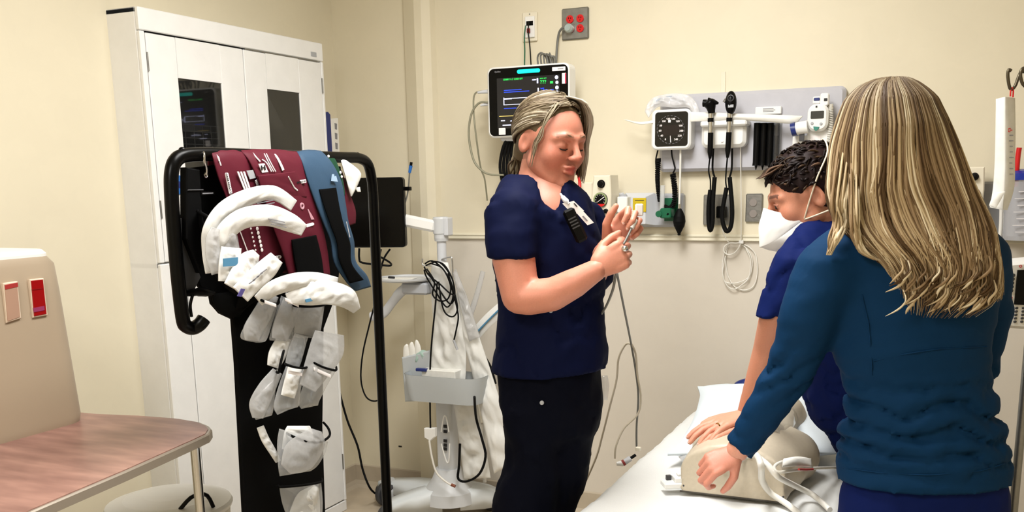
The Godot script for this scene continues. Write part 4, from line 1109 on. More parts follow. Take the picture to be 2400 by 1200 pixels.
func rack_things() -> void:
	var bf: Material = mats.black_frame
	var t := thing("hanging_rack", "black tube rack holding a hanging organizer and pressure cuffs", "rack", Vector3(XR, 0, -2.5))
	var top := crv(sides([[478, 747, 0.02], [468, 760, 0.015], [452, 769], [436, 764], [428, 745], [417, 650], [408, 550], [402, 460], [402, 405], [412, 376], [436, 364], [500, 361]], XR), 60)
	obj("left_upright", m3().tube(top, 0.0165, 12), bf, t)
	var rg := sides([[500, 361], [650, 365], [800, 369], [842, 371], [862, 385], [871, 420], [874, 450]], XR)
	var e: Vector3 = rg[6]
	var path := crv(rg, 40); path.append(Vector3(e.x, 0.6, e.z)); path.append(Vector3(e.x, 0.03, e.z))
	obj("right_upright", m3().tube(path, 0.0155, 12), bf, t)
	obj("base_foot", m3().tube([Vector3(e.x - 0.28, 0.03, e.z), Vector3(e.x + 0.28, 0.03, e.z)], 0.018, 10), bf, t)
	obj("base_bar", m3().tube([Vector3(e.x, 0.03, e.z), Vector3(e.x, 0.03, e.z + 0.62)], 0.018, 10), bf, t)
	for q in [[427, 352], [838, 363]]:
		var k := side(q[0], q[1], XR)
		obj("knob", m3().ball(k, Vector3(0.0085, 0.0075, 0.0085), Basis(), 10, 8).tube([k - UP * 0.02, k], 0.004, 6), bf, t)
	obj("cross_brace", m3().tube(crv(sides([[424, 690], [450, 686], [470, 684], [500, 687]], XR), 10), [0.007, 0.009, 0.011, 0.007], 8), bf, t)
	obj("strap", m3().tube(crv(sides([[452, 690, 0.004], [446, 715, 0.006], [449, 742, 0.004]], XR), 10), 0.004, 6), bf, t)
	# organizer
	var o := thing("hanging_organizer", "black fabric organizer with clear pockets hanging from the rack", "organizer", side(650, 1200, XR))
	obj("panel", spoly([[436, 395], [520, 385], [700, 380], [800, 390], [806, 560], [790, 690], [760, 770], [757, 1000], [761, 1120], [765, 1250], [768, 1420], [588, 1420], [577, 1250], [556, 850], [548, 748], [520, 735], [500, 712], [496, 690], [470, 672], [445, 600]], XR - 0.018, 0.012, 0.003), mats.black_fabric, o)
	obj("side_flap", spoly([[438, 392], [470, 398], [478, 560], [482, 600], [470, 640], [438, 560]], XR + 0.01, 0.02, 0.003), mats.black_fabric, o)
	obj("lining_flap", spoly([[416, 515], [436, 508], [445, 570], [470, 650], [452, 686], [428, 684]], XR - 0.005, 0.004), mat("lining_grey", Color(0.17, 0.17, 0.175), 0.6), o)
	obj("pocket_lobe", packet([[497, 690], [505, 720], [530, 742], [560, 742]], [[560, 680], [575, 690], [590, 700], [600, 690]], XR - 0.005, 0.004, 0.012, 0.004, 3), mats.black_fabric, o)
	obj("seam", m3().tube(sides([[440, 446], [476, 445]], XR + 0.011), 0.0016, 5), mats.dark_grey, o)
	obj("maker_tag", spoly([[471, 449], [503, 448], [504, 457], [472, 458]], XR + 0.012, 0.002), mats.black_plastic, o)
	obj("tag_print", spoly([[475, 452], [500, 451], [500, 454], [475, 455]], XR + 0.0135, 0.001), mats.grey_print, o)
	obj("grommet", m3().lathe(side(482, 411, XR + 0.011), Vector3.RIGHT, [[0.003, 0.0], [0.0045, 0.0025], [0.0065, 0.002], [0.007, 0.0]], 14), mats.chrome, o)
	obj("hook", m3().tube(crv(sides([[483, 410, 0.012], [484, 396, 0.016], [479, 378, 0.02], [478, 360, 0.019], [475, 354, 0.0], [472, 362, -0.018]], XR), 16), 0.003, 6), mats.chrome, o)
	# big pocket: black trim round the upper opening
	obj("pocket_trim", m3().tube(crv(sides([[463, 495, 0.02], [480, 505, 0.05], [505, 518, 0.065], [530, 530, 0.06], [548, 528, 0.04]], XR), 20), 0.0045, 6), mats.black_fabric, o)
	obj("pocket_front", packet([[462, 496, 0.0], [475, 560, 0.01], [492, 625, 0.02], [525, 670, 0.03], [560, 695, 0.04]], [[470, 492, 0.035], [484, 558, 0.05], [500, 610, 0.06], [535, 655, 0.06], [585, 705, 0.045]], XR, 0.003, 0.004, 0.003, 6), mats.black_fabric, o)
	obj("pocket_front", packet([[560, 696, 0.03], [600, 672, 0.05], [640, 640, 0.055], [675, 610, 0.04]], [[545, 745, -0.01], [605, 700, 0.0], [660, 662, 0.0], [690, 640, 0.0]], XR, 0.003, 0.003, 0.003, 7), mats.black_fabric, o)
	# the clear pockets, row by row: [left edge], [right edge], bulge
	var pockets := [
		[[[608, 702], [588, 740], [564, 790], [600, 803]], [[652, 712], [640, 750], [625, 795], [612, 803]], 0.03],
		[[[660, 690], [648, 730], [632, 790], [636, 798]], [[710, 714], [704, 750], [684, 796], [682, 798]], 0.03],
		[[[690, 716], [688, 750], [684, 785], [700, 792]], [[760, 715], [755, 750], [748, 790], [742, 790]], 0.03],
		[[[650, 872], [620, 910], [585, 950], [600, 984]], [[664, 830], [648, 900], [640, 960], [636, 974]], 0.03],
		[[[672, 855], [655, 900], [642, 950], [650, 972]], [[718, 862], [705, 910], [700, 950], [690, 955]], 0.045],
		[[[730, 848], [715, 890], [700, 940], [706, 958]], [[787, 868], [765, 905], [748, 940], [745, 950]], 0.04],
		[[[655, 1005], [650, 1040], [652, 1090], [656, 1116]], [[768, 1035], [762, 1060], [745, 1090], [728, 1104]], 0.07],
		[[[655, 1140], [662, 1180], [680, 1230], [690, 1260]], [[752, 1130], [756, 1180], [752, 1230], [748, 1260]], 0.04]]
	for i in pockets.size():
		var q: Array = pockets[i]
		obj("clear_pocket", packet(q[0], q[1], XR + q[2], 0.002, 0.008, 0.004, 20 + i), mats.film, o)
		if i != 6:
			var a: Array = q[0][0]; var b: Array = q[1][0]
			obj("pocket_trim", m3().tube(crv(sides([[a[0] - 4, a[1] - 2, -0.02], [a[0] + 3, a[1] + 1, 0.01], [(a[0] + b[0]) / 2.0, (a[1] + b[1]) / 2.0 + 3, 0.016], [b[0] - 1, b[1], 0.008], [b[0] + 1, b[1] - 8, -0.02]], XR + q[2] + 0.022), 16), 0.0035, 6), mats.black_fabric, o)
	obj("pocket_trim", m3().tube(crv(sides([[655, 1005, -0.03], [680, 1020, 0.0], [715, 1034, 0.02], [750, 1036, 0.015], [772, 1022, 0.0], [770, 1005, -0.04], [758, 990, -0.07]], XR + 0.07), 30), 0.0035, 6), mats.black_fabric, o)
	obj("pocket_trim", m3().tube(crv(sides([[652, 1005], [655, 1040], [664, 1070], [658, 1092]], XR + 0.03), 16), 0.0035, 6), mats.black_fabric, o)
	obj("divider", strip([[700, 770, 8], [680, 820, 9], [655, 870, 8], [638, 900, 6]], XR + 0.015, 0.004, 0.001, 0.0, 3), mats.black_fabric, o)
	for q in [[620, 703, 647, 712], [668, 697, 700, 712], [676, 868, 708, 874], [735, 860, 775, 878]]:
		obj("pocket_label", m3().sheet(sides([[q[0], q[1]], [q[2], q[3]]], XR + 0.078), sides([[q[0], q[1] + 8], [q[2], q[3] + 8]], XR + 0.078), 2, 0.001), mats.white_print, o)
	# packets in the pockets
	var P: Material = mats.pouch; var FR: Material = mats.frosted
	var G := "sterile packets in the hanging organizer"
	var pk := [
		["curved white sterile packet arching highest over the cuffs", [[494, 640, 12], [488, 590, 14], [493, 540, 18, 0.01], [525, 493, 20, 0.02], [580, 463, 20, 0.03], [640, 452, 17, 0.03], [688, 482, 14, 0.02]], 0.06, P, 0.008],
		["broad white sterile packet curling below the highest packet", [[520, 640, 12], [515, 590, 18], [528, 545, 22, 0.01], [570, 512, 24, 0.02], [630, 505, 25, 0.03], [680, 522, 22, 0.03], [712, 540, 14, 0.02]], 0.085, P, 0.009],
		["clear wrinkled packet upright at the pocket's near edge", [[512, 640, 16], [500, 600, 17], [498, 560, 15], [505, 535, 10]], 0.10, FR, 0.008],
		["clear wrinkled packet standing behind the blue-banded packet", [[560, 640, 14], [545, 590, 17], [540, 555, 16], [542, 535, 10]], 0.095, FR, 0.008],
		["white packet with a pale blue band in the big pocket", [[536, 660, 24], [538, 620, 25], [542, 580, 23]], 0.115, P, 0.005],
		["folded white packet leaning between the banded packets", [[545, 675, 22], [565, 640, 24], [585, 608, 22], [600, 592, 10]], 0.125, P, 0.008],
		["white packet with a violet bar leaning out of the pocket", [[563, 690, 24], [590, 662, 24], [625, 630, 24], [648, 604, 18]], 0.135, P, 0.006],
		["long white packet lying over the second pocket row", [[605, 705, 14], [640, 676, 18, 0.01], [690, 660, 20, 0.02], [740, 656, 18, 0.02], [790, 664, 14]], 0.06, P, 0.01],
		["long white packet with a blue stripe jutting towards the wall", [[672, 700, 12], [720, 690, 26, 0.01], [770, 686, 28, 0.02], [815, 700, 24, 0.02], [836, 728, 10]], 0.075, P, 0.008],
		["white packet in the first pocket of the second row", [[638, 690, 16], [615, 735, 22], [592, 775, 22], [590, 798, 16]], 0.04, FR, 0.01],
		["white packet in the middle pocket of the second row", [[688, 690, 18], [675, 735, 24], [660, 775, 22], [655, 796, 18]], 0.04, FR, 0.01],
		["clear packet in the last pocket of the second row", [[728, 700, 28], [724, 740, 30], [716, 785, 28]], 0.04, FR, 0.01],
		["tall white packet behind the third row's dividing strap", [[668, 790, 16], [650, 830, 20], [640, 860, 14]], 0.03, P, 0.006],
		["pale packet hanging low in the third row", [[650, 870, 12], [625, 910, 20], [606, 950, 22], [604, 980, 12]], 0.04, FR, 0.01],
		["clear narrow packet standing in the third row", [[706, 785, 16], [692, 830, 18], [684, 860, 16]], 0.04, mats.film, 0.006],
		["small printed box in the third row's middle pocket", [[692, 860, 17], [682, 900, 17], [674, 930, 16]], 0.06, P, 0.006],
		["large clear crinkled packet leaning from the third row", [[772, 780, 34], [765, 820, 40], [740, 870, 30], [720, 910, 20]], 0.07, FR, 0.008],
		["round-topped white packet in the wide fourth pocket", [[690, 1060, 30], [700, 1020, 34], [700, 998, 26]], 0.06, P, 0.008],
		["crinkled clear packet in the wide fourth pocket", [[670, 1100, 16], [700, 1070, 40], [735, 1030, 30], [742, 1008, 12]], 0.085, FR, 0.012],
		["white packet slipping out beside the fourth pocket", [[610, 1000, 8], [622, 1030, 9], [640, 1060, 8], [652, 1082, 6]], 0.02, P, 0.004],
		["crumpled white packet in the lowest pocket", [[700, 1240, 30], [715, 1200, 34], [725, 1165, 26], [742, 1140, 6]], 0.04, P, 0.01]]
	for i in pk.size():
		var q: Array = pk[i]
		var ob := lone("sterile_packet", strip(q[1], XR + q[2], 0.0025, q[4] * 0.8, 0.006, 40 + i, 34, 10), q[3], q[0], "packet", G)
		var x: float = XR + q[2] + q[4] + 0.007
		if i == 4: obj("blue_band", spoly([[524, 606], [558, 603], [558, 622], [524, 625]], x, 0.002), mats.blue_print, ob)
		if i == 6:
			obj("violet_bar", spoly([[566, 676], [575, 678], [566, 696], [557, 694]], x + 0.001, 0.002), mat("violet", Color(0.30, 0.27, 0.50), 0.5), ob)
			for k in 4: obj("print_line", spoly([[584 + k * 9, 664 - k * 8], [598 + k * 9, 654 - k * 8], [599 + k * 9, 656 - k * 8], [585 + k * 9, 666 - k * 8]], x + 0.002, 0.002), mats.grey_print, ob)
		if i == 8: obj("blue_stripe", spoly([[716, 702], [765, 690], [766, 697], [718, 709]], x + 0.002, 0.002), mats.blue_print, ob)
		if i == 1 or i == 0:
			for k in 3: obj("print_line", spoly([[[600, 630][i] + k * 3, [470, 512][i] + k * 6], [[640, 668][i] + k * 2, [462, 520][i] + k * 6], [[640, 668][i] + k * 2, [464, 522][i] + k * 6], [[600, 630][i] + k * 3, [472, 514][i] + k * 6]], x + 0.018 + 0.008 * i, 0.002), mats.grey_print, ob)
	# cuffs: left and right edges with offsets from the bar
	cuffs()

func cuffs() -> void:
	var M: Material = mats.maroon; var W: Material = mats.white_print
	var G := "blood pressure cuffs draped over the rack"
	var t := thing("pressure_cuff", "maroon large adult pressure cuff draped at the rack's near end", "blood pressure cuff", side(600, 640, XR), G)
	var x := XR
	obj("cuff_body", packet([[490, 420, -0.03], [488, 370, -0.03], [492, 353, 0.0], [500, 372, 0.022], [514, 420, 0.03], [532, 466, 0.035], [546, 520, 0.04], [556, 580, 0.04], [576, 640, 0.04]], [[590, 420, -0.03], [580, 370, -0.03], [570, 354, 0.0], [584, 372, 0.022], [604, 420, 0.03], [626, 470, 0.032], [650, 530, 0.034], [668, 590, 0.034], [682, 640, 0.034]], x, 0.005, 0.003, 0.002, 31, 36, 8), M, t)
	obj("size_label", pill(532, 408, 541, 452, 3.6, x + 0.042), W, t)
	slanted("LARGE ADULT 12", 530.5, 405, 542.5, 455, 0.0042, x + 0.0435, mats.ink, t)
	for q in [[504, 356, 518, 388], [509, 362, 514, 378]]: obj("print_line", m3().tube(crv(sides([[q[0], q[1], 0.012], [(q[0] + q[2]) / 2.0 + 1, (q[1] + q[3]) / 2.0, 0.026], [q[2], q[3], 0.03]], x), 6), 0.0018, 4), W, t)
	for k in 3: obj("print_line", spoly([[556 + k * 7, 402], [560 + k * 7, 402], [580 + k * 6 - 3, 446], [576 + k * 6 - 3, 446]], x + 0.0405, 0.0012), W, t)
	obj("logo", spoly([[578, 400], [593, 398], [600, 417], [586, 420]], x + 0.041, 0.0012), mats.grey_plastic, t)
	obj("maker_tab", spoly([[600, 420], [610, 418], [622, 445], [606, 446]], x + 0.041, 0.0012), mats.blue_plastic, t)
	slanted("Hillrom", 600, 422, 608, 446, 0.009, x + 0.0425, W, t)
	obj("chart_line", spoly([[556, 526], [558, 526], [582, 590], [580, 590]], x + 0.046, 0.0012), W, t)
	for k in 6:
		for j in 2: obj("chart_mark", m3().ball(side(588 + j * 15 + k * 2.2, 536 + k * 10, x + 0.046), Vector3(0.0012, 0.003 + j * 0.002, 0.0035 + j * 0.002), Basis(), 6, 4), W, t)
	obj("size_label", pill(634, 606, 656, 602, 3.6, x + 0.046), W, t)
	slanted("ADULT 12", 633, 606.5, 657, 602, 0.0042, x + 0.0475, mats.ink, t)
	t = thing("pressure_cuff", "maroon adult pressure cuff in the middle with a black hook patch", "blood pressure cuff", side(700, 650, XR), G)
	obj("cuff_body", packet([[580, 430, -0.035], [566, 372, -0.035], [562, 354, 0.004], [582, 374, 0.03], [604, 420, 0.045], [622, 470, 0.05], [640, 530, 0.055], [662, 590, 0.055], [678, 646, 0.055]], [[720, 430, -0.035], [705, 372, -0.035], [696, 357, 0.004], [708, 376, 0.03], [722, 420, 0.042], [738, 470, 0.047], [754, 530, 0.05], [766, 590, 0.05], [772, 646, 0.05]], x, 0.006, 0.004, 0.003, 33, 40, 9), M, t)
	obj("hook_patch", packet([[684, 562], [690, 605], [698, 646]], [[740, 551], [752, 600], [758, 646]], x + 0.064, 0.004, 0.0, 0.0, 2), mats.velcro, t)
	obj("pocket_flap", packet([[604, 412], [612, 440], [620, 462]], [[690, 402], [705, 430], [718, 462]], x + 0.052, 0.004, 0.002, 0.002, 2), M, t)
	obj("logo", spoly([[606, 384], [620, 383], [629, 403], [615, 405]], x + 0.047, 0.0015), W, t)
	slanted("H", 612, 394, 622, 393, 0.012, x + 0.0485, mats.ink, t)
	obj("size_label", m3().tube(crv(sides([[640, 360, 0.02], [650, 370, 0.036], [658, 385, 0.046], [664, 399, 0.05]], x), 10), 0.0048, 6, true, Vector3.RIGHT, 0.25), W, t)
	for k in 3: obj("print_line", m3().tube(crv(sides([[614 + k * 5, 360 + (14 if k == 0 else 0), 0.026 + (0.012 if k == 0 else 0.0)], [625 + k * 5, 382, 0.045], [636 + k * 5, 402, 0.05]], x), 8), 0.0016, 4), W, t)
	obj("print_line", m3().tube(crv(sides([[590, 356, 0.016], [600, 368, 0.032], [610, 379, 0.042]], x), 8), 0.0024, 4), W, t)
	obj("print_line", m3().tube(sides([[676, 414], [690, 440], [697, 446]], x + 0.056), 0.0022, 4), W, t)
	obj("size_label", spoly([[693, 424], [717, 420], [718, 428], [695, 432]], x + 0.054, 0.0015), W, t)
	slanted("ADULT 11", 696, 428, 716, 424.5, 0.0045, x + 0.0555, mats.ink, t)
	obj("port_ring", m3().lathe(side(707, 483, x + 0.055), Vector3.RIGHT, [[0.0035, 0.0], [0.005, 0.003], [0.0085, 0.003], [0.009, 0.0]], 16), mat("mauve_print", Color(0.75, 0.55, 0.60), 0.5), t)
	obj("artery_mark", spoly([[721, 490], [723, 490], [737, 514], [730, 515]], x + 0.057, 0.0015), mats.mauve_print, t)
	obj("size_label", pill(716, 530, 733, 525, 3.5, x + 0.059), W, t)
	t = thing("pressure_cuff", "slate blue pressure cuff with a long black hook strip", "blood pressure cuff", side(840, 680, XR), G)
	var L := [[710, 430, -0.04], [700, 372, -0.04], [695, 357, 0.008], [708, 380, 0.036], [722, 425, 0.05], [742, 480, 0.058], [760, 525, 0.062], [776, 565, 0.062], [784, 615, 0.06], [812, 660, 0.055], [832, 682, 0.05]]
	var R := [[780, 430, -0.04], [765, 372, -0.04], [752, 356, 0.008], [776, 382, 0.036], [798, 425, 0.05], [808, 475, 0.056], [815, 520, 0.06], [828, 565, 0.06], [832, 612, 0.058], [858, 645, 0.055], [868, 672, 0.05]]
	obj("cuff_body", packet(L, R, x, 0.006, 0.004, 0.002, 35, 44, 8), mats.cuff_blue, t)
	obj("hook_strip", packet([[748, 444, 0.052], [762, 490, 0.062], [776, 530, 0.066], [790, 570, 0.066], [796, 612, 0.064], [820, 664, 0.058]], [[787, 440, 0.052], [796, 490, 0.062], [806, 530, 0.066], [820, 570, 0.066], [824, 618, 0.064], [852, 656, 0.058]], x + 0.008, 0.003, 0.0, 0.0, 2, 30), mats.velcro, t)
	obj("pictogram", spoly([[777, 424], [779, 408], [783, 408], [784, 414], [788, 412], [792, 426]], x + 0.064, 0.0015), mat("pale_blue_print", Color(0.62, 0.72, 0.82), 0.5), t)
	obj("index_line", m3().tube(sides([[812, 520], [820, 556]], x + 0.07), 0.0013, 4), W, t)
	t = thing("pressure_cuff", "dark green pressure cuff behind the slate blue one", "blood pressure cuff", side(790, 520, XR), G)
	obj("cuff_body", packet([[745, 372, -0.05], [742, 360, 0.0], [752, 376, 0.012], [768, 420, 0.02], [782, 470, 0.024]], [[785, 372, -0.05], [772, 361, 0.0], [786, 376, 0.014], [802, 420, 0.022], [808, 458, 0.026]], x, 0.004, 0.002, 0.002, 37, 20), mats.cuff_green, t)
	for q in [[770, 366], [798, 404], [801, 414]]: obj("print_mark", m3().ball(side(q[0], q[1], x + 0.028), Vector3(0.001, 0.004, 0.006), Basis(), 6, 4), W, t)
	t = thing("pressure_cuff", "maroon pressure cuff tucked behind the green cuff at the far end", "blood pressure cuff", side(815, 525, XR), G)
	obj("cuff_body", packet([[760, 400, 0.0], [780, 450, 0.004], [792, 500, 0.008], [800, 535, 0.008]], [[800, 400, 0.0], [816, 446, 0.006], [832, 492, 0.008], [832, 524, 0.008]], x, 0.004, 0.003, 0.003, 39, 18), M, t)
	lone("folded_leaflet", m3().sheet(crv(sides([[798, 372, 0.01], [806, 400, 0.02], [814, 430, 0.02], [822, 460, 0.02]], XR), 10), crv(sides([[802, 370, 0.01], [843, 402, 0.02], [840, 428, 0.02], [824, 460, 0.02]], XR), 10), 4, 0.003, 0.006, 0.006, 12, Vector3.RIGHT), mats.paper, "folded white leaflet tucked beside the cuffs at the rack's far end", "leaflet")
	lone("small_label", m3().sheet(crv(sides([[832, 440], [838, 450]], XR + 0.02), 4), crv(sides([[843, 438], [845, 450]], XR + 0.02), 4), 2, 0.002), mats.paper, "small white tag below the folded leaflet", "tag")

func stand_things() -> void:
	var LG: Material = mat("stand_grey", Color(0.78, 0.79, 0.80), 0.4)
	var z := -3.62
	var c := Vector3(-1.975, 0, z)
	var t := thing("rolling_stand", "grey wheeled equipment stand with a black display on an arm", "equipment stand", c)
	var hub := m3()
	hub.lathe(c, UP, [[0.0, 0.09], [0.12, 0.09], [0.11, 0.14], [0.075, 0.19], [0.055, 0.24], [0.0, 0.24]], 24)
	obj("hub", hub, LG, t)
	var feet := [[Vector3(-2.19, 0, -3.43), true], [Vector3(-1.72, 0, -3.74), true], [Vector3(-2.38, 0, -3.72), true], [Vector3(-1.86, 0, -3.82), false]]
	for q in feet:
		var f: Vector3 = q[0]; var dv := (f - c).normalized(); var sd := dv.cross(UP)
		var b := m3()
		var a0 := c + dv * 0.05
		var pr := [[0.0, 0.085, 0.15, 0.10], [0.45, 0.06, 0.135, 0.085], [0.85, 0.035, 0.11, 0.05], [1.0, 0.03, 0.10, 0.045]]
		for k in pr.size():
			var p := a0.lerp(f, pr[k][0])
			for e in [[-1.0, 0], [1.0, 0], [0.75, 1], [-0.75, 1]]: b.vert(p + sd * (e[0] * (0.075 - 0.035 * pr[k][0])) + UP * (pr[k][2] + 0.01 if e[1] == 1 else 0.075 if k > 1 else 0.065))
		for k in 3:
			for j in 4:
				var j2 := (j + 1) % 4; b.quad(k * 4 + j, k * 4 + j2, k * 4 + 4 + j2, k * 4 + 4 + j)
		b.quad(12, 13, 14, 15)
		obj("base_leg", b, mat("stand_white", Color(0.84, 0.86, 0.87), 0.4), t)
		var w := f - dv * 0.015
		var cs := obj("caster", m3().lathe(w + sd * -0.026 + UP * 0.048, sd, [[0.0, 0.0], [0.04, 0.0], [0.048, 0.004], [0.048, 0.018], [0.04, 0.022], [0.0, 0.022]], 20).lathe(w + sd * 0.004 + UP * 0.048, sd, [[0.0, 0.0], [0.04, 0.0], [0.048, 0.004], [0.048, 0.018], [0.04, 0.022], [0.0, 0.022]], 20), mats.dark_grey, t)
		obj("wheel_disc", m3().lathe(w + sd * -0.028 + UP * 0.048, sd, [[0.0, 0.0], [0.032, 0.0], [0.033, 0.06], [0.0, 0.06]], 18), LG, cs)
	# the wheel that shows beside the rack
	var cw := flat(912, 1186, 0.0) + Vector3(0.01, 0.055, 0)
	var sd2 := Vector3(0.93, 0, 0.37)
	var bw := obj("caster", m3().lathe(cw - sd2 * 0.045, sd2, [[0.0, 0.0], [0.05, 0.0], [0.058, 0.005], [0.058, 0.022], [0.05, 0.027], [0.0, 0.027]], 24).lathe(cw + sd2 * 0.012, sd2, [[0.0, 0.0], [0.05, 0.0], [0.058, 0.005], [0.058, 0.022], [0.05, 0.027], [0.0, 0.027]], 24), mats.dark_grey, t)
	obj("wheel_disc", m3().lathe(cw + sd2 * 0.012, sd2, [[0.0, 0.0], [0.043, 0.0], [0.043, 0.028], [0.036, 0.031], [0.0, 0.032]], 20), LG, bw)
	obj("fork", m3().box(cw + Vector3(-0.005, 0.06, 0), Vector3(0.05, 0.045, 0.05), 0.01), LG, bw)
	# column and pole
	obj("column", m3().prism(rrect(Vector3(c.x, 0.16, z), 0.082, 0.07, 0.018, 4, Vector3.RIGHT, Vector3.BACK), Vector3(0, 0.88, 0), 0.002), LG, t)
	obj("pole", m3().tube([Vector3(c.x, 1.0, z), Vector3(c.x, 1.26, z)], 0.02, 16), mats.light_grey, t)
	var jy := 1.31
	obj("joint", m3().lathe(Vector3(c.x, 1.225, z), UP, [[0.0, 0.0], [0.028, 0.0], [0.03, 0.012], [0.03, 0.03], [0.034, 0.032], [0.034, 0.092], [0.03, 0.10], [0.0, 0.10]], 22), LG, t)
	obj("joint_cap", m3().box(Vector3(c.x + 0.034, 1.285, z), Vector3(0.02, 0.075, 0.05), 0.004), mats.light_grey, t)
	var a1 := Vector3(c.x - 0.02, 1.285, z + 0.01); var a2 := Vector3(-2.2, 1.335, -3.52)
	var av := (a2 - a1).normalized()
	obj("arm", m3().box((a1 + a2) / 2, Vector3((a2 - a1).length(), 0.05, 0.045), 0.01, Basis(av, (UP - av * av.y).normalized(), av.cross(UP).normalized())), mats.white_plastic, t)
	# display, facing the room
	var dm := wall(878, 500, 0.40); var dx := Vector3(0.985, 0, -0.17); var dn := dx.cross(UP)
	var da := wall(796, 500, 0.44); var db := wall(950, 497, 0.36)
	dx = (db - da).normalized(); dx.y = 0; dx = dx.normalized(); dn = dx.cross(UP); dm = (da + db) / 2
	var dw := (db - da).length(); var dh := 0.285
	var dp := obj("display", m3().prism(rrect(dm + dn * 0.02, dw, dh, 0.014, 4, dx, UP), -dn * 0.035, 0.004), mats.black_plastic, t)
	obj("screen", m3().prism(rrect(dm + dn * 0.021, dw - 0.012, dh - 0.012, 0.01, 4, dx, UP), -dn * 0.004, 0.001), mats.black_gloss, dp)
	obj("sticker", m3().box(dm + dn * 0.0215 + dx * (-dw * 0.36) - UP * dh * 0.4, Vector3(0.016, 0.016, 0.001), 0, Basis(dx, UP, dn)), mats.grey_print, dp)
	obj("handle", m3().tube(crv(walls([[842, 582, 0.42], [842, 606, 0.42], [850, 616, 0.42], [900, 622, 0.42], [916, 622, 0.40], [912, 614, 0.38], [880, 596, 0.38]], 0.0), 24), 0.0045, 8), mats.black_plastic, t)
	# tray with its bracket
	var tc := wall(950, 657, 0.36); var tray := m3()
	tray.lathe(tc, UP, [[0.0, 0.0], [0.11, 0.0], [0.118, 0.006], [0.12, 0.014], [0.114, 0.014], [0.11, 0.008], [0.0, 0.008]], 32)
	obj("tray", tray, LG, t)
	obj("tray_bracket", m3().box(tc + Vector3(0.06, -0.03, 0.0), Vector3(0.12, 0.05, 0.08), 0.008), mats.grey_plastic, t)
	obj("handle", m3().tube(crv(walls([[985, 668, 0.36], [945, 680, 0.36], [920, 708, 0.36], [898, 735, 0.36], [870, 742, 0.36]], 0.0), 24), [0.026, 0.022, 0.02, 0.02, 0.02], 12, true, Vector3(0, 0, 1), 0.7), mats.light_grey, t)
	obj("wire_hook", m3().tube(crv(walls([[1035, 608, 0.30], [1052, 603, 0.30], [1060, 610, 0.30], [1062, 680, 0.30]], 0.0), 16), 0.0035, 6), mats.chrome, t)
	obj("wire_hook", m3().tube(crv(walls([[990, 606, 0.36], [990, 616, 0.36], [996, 622, 0.36], [1030, 622, 0.34]], 0.0), 12), 0.0035, 6), mats.chrome, t)
	# storage bin
	var bn := m3(); var q0 := wrect(945, 0, 1125, 10, 0.40)
	var y1 := wall(1040, 882, 0.42).y; var y0 := wall(1040, 944, 0.42).y
	var xl := wall(945, 910, 0.42).x; var xr := wall(1126, 905, 0.42).x; var zc := ZB + 0.37
	for k in 2:
		var r0 := rrect(Vector3((xl + xr) / 2, y0, zc), (xr - xl) * 0.9, 0.13, 0.05, 6, Vector3.RIGHT, Vector3.BACK)
		var r1 := rrect(Vector3((xl + xr) / 2, y1, zc), (xr - xl), 0.16, 0.06, 6, Vector3.RIGHT, Vector3.BACK)
		if k == 1:
			r0 = rrect(Vector3((xl + xr) / 2, y0 + 0.006, zc), (xr - xl) * 0.9 - 0.01, 0.12, 0.045, 6, Vector3.RIGHT, Vector3.BACK)
			r1 = rrect(Vector3((xl + xr) / 2, y1, zc), (xr - xl) - 0.012, 0.148, 0.054, 6, Vector3.RIGHT, Vector3.BACK)
		var m: int = r0.size(); var s0 := bn.v.size()
		for p in r0: bn.vert(p)
		for p in r1: bn.vert(p)
		for j in m:
			var j2 := (j + 1) % m
			if k == 0: bn.quad(s0 + j, s0 + m + j, s0 + m + j2, s0 + j2)
			else: bn.quad(s0 + j, s0 + j2, s0 + m + j2, s0 + m + j)
		bn.face(r0)
	for j in 28: bn.quad(28 + j, 112 + j, 112 + (j + 1) % 28, 28 + (j + 1) % 28)
	obj("storage_bin", bn, mat("bin_grey", Color(0.70, 0.72, 0.73), 0.45), t)
	obj("side_bin", m3().prism(walls([[940, 838, 0.36], [1005, 822, 0.36], [1010, 940, 0.36], [948, 942, 0.36]], 0.0), Vector3(0, 0, -0.06), 0.006), mats.bin_grey, t)
	obj("clip", m3().tube(crv(walls([[1034, 1012, 0.36], [1040, 978, 0.36], [1046, 978, 0.36], [1052, 1012, 0.36]], 0.0), 16), 0.003, 6).tube(crv(walls([[1034, 1040, 0.36], [1046, 1080, 0.36], [1052, 1080, 0.36], [1054, 1040, 0.36]], 0.0), 16), 0.003, 6), mats.white_plastic, t)
	for y in [1000, 1012, 1034, 1044, 1053]: obj("label_mark", wbox(1039, y - 4, 1047, y + 3, 0.325, 0.004, 0.0005), mats.ink, t)
	# things on the stand
	lone("box_in_bin", m3().box(Vector3((xl + xr) / 2 - 0.02, y1 - 0.005, zc), Vector3(0.16, 0.05, 0.07), 0.003), mats.paper, "white carton lying in the stand's grey storage bin", "box")
	lone("blue_pack", m3().box(Vector3(xl + 0.085, y1 + 0.018, zc + 0.035), Vector3(0.05, 0.012, 0.02), 0.002), mats.blue_plastic, "small dark blue pack on the carton in the storage bin", "pack")
	for i in 3:
		lone("paper_sleeve", m3().sheet(crv(walls([[945 + i * 14, 850 - i * 3, 0.35], [946 + i * 13, 815 - i * 4, 0.35], [953 + i * 11, 806 - i * 5, 0.35]], 0.0), 8), crv(walls([[960 + i * 14, 852 - i * 4, 0.35], [958 + i * 14, 820 - i * 3, 0.35], [957 + i * 11, 808 - i * 5, 0.35]], 0.0), 8), 3, 0.001, 0.006, 0.002, 3 + i, Vector3.BACK), mats.paper, ["shortest white paper sleeve at the outer end of the side bin", "middle white paper sleeve standing in the stand's side bin", "tallest white paper sleeve next to the pale green tubing"][i], "sleeve", "paper sleeves in the side bin")
	var gl := m3()
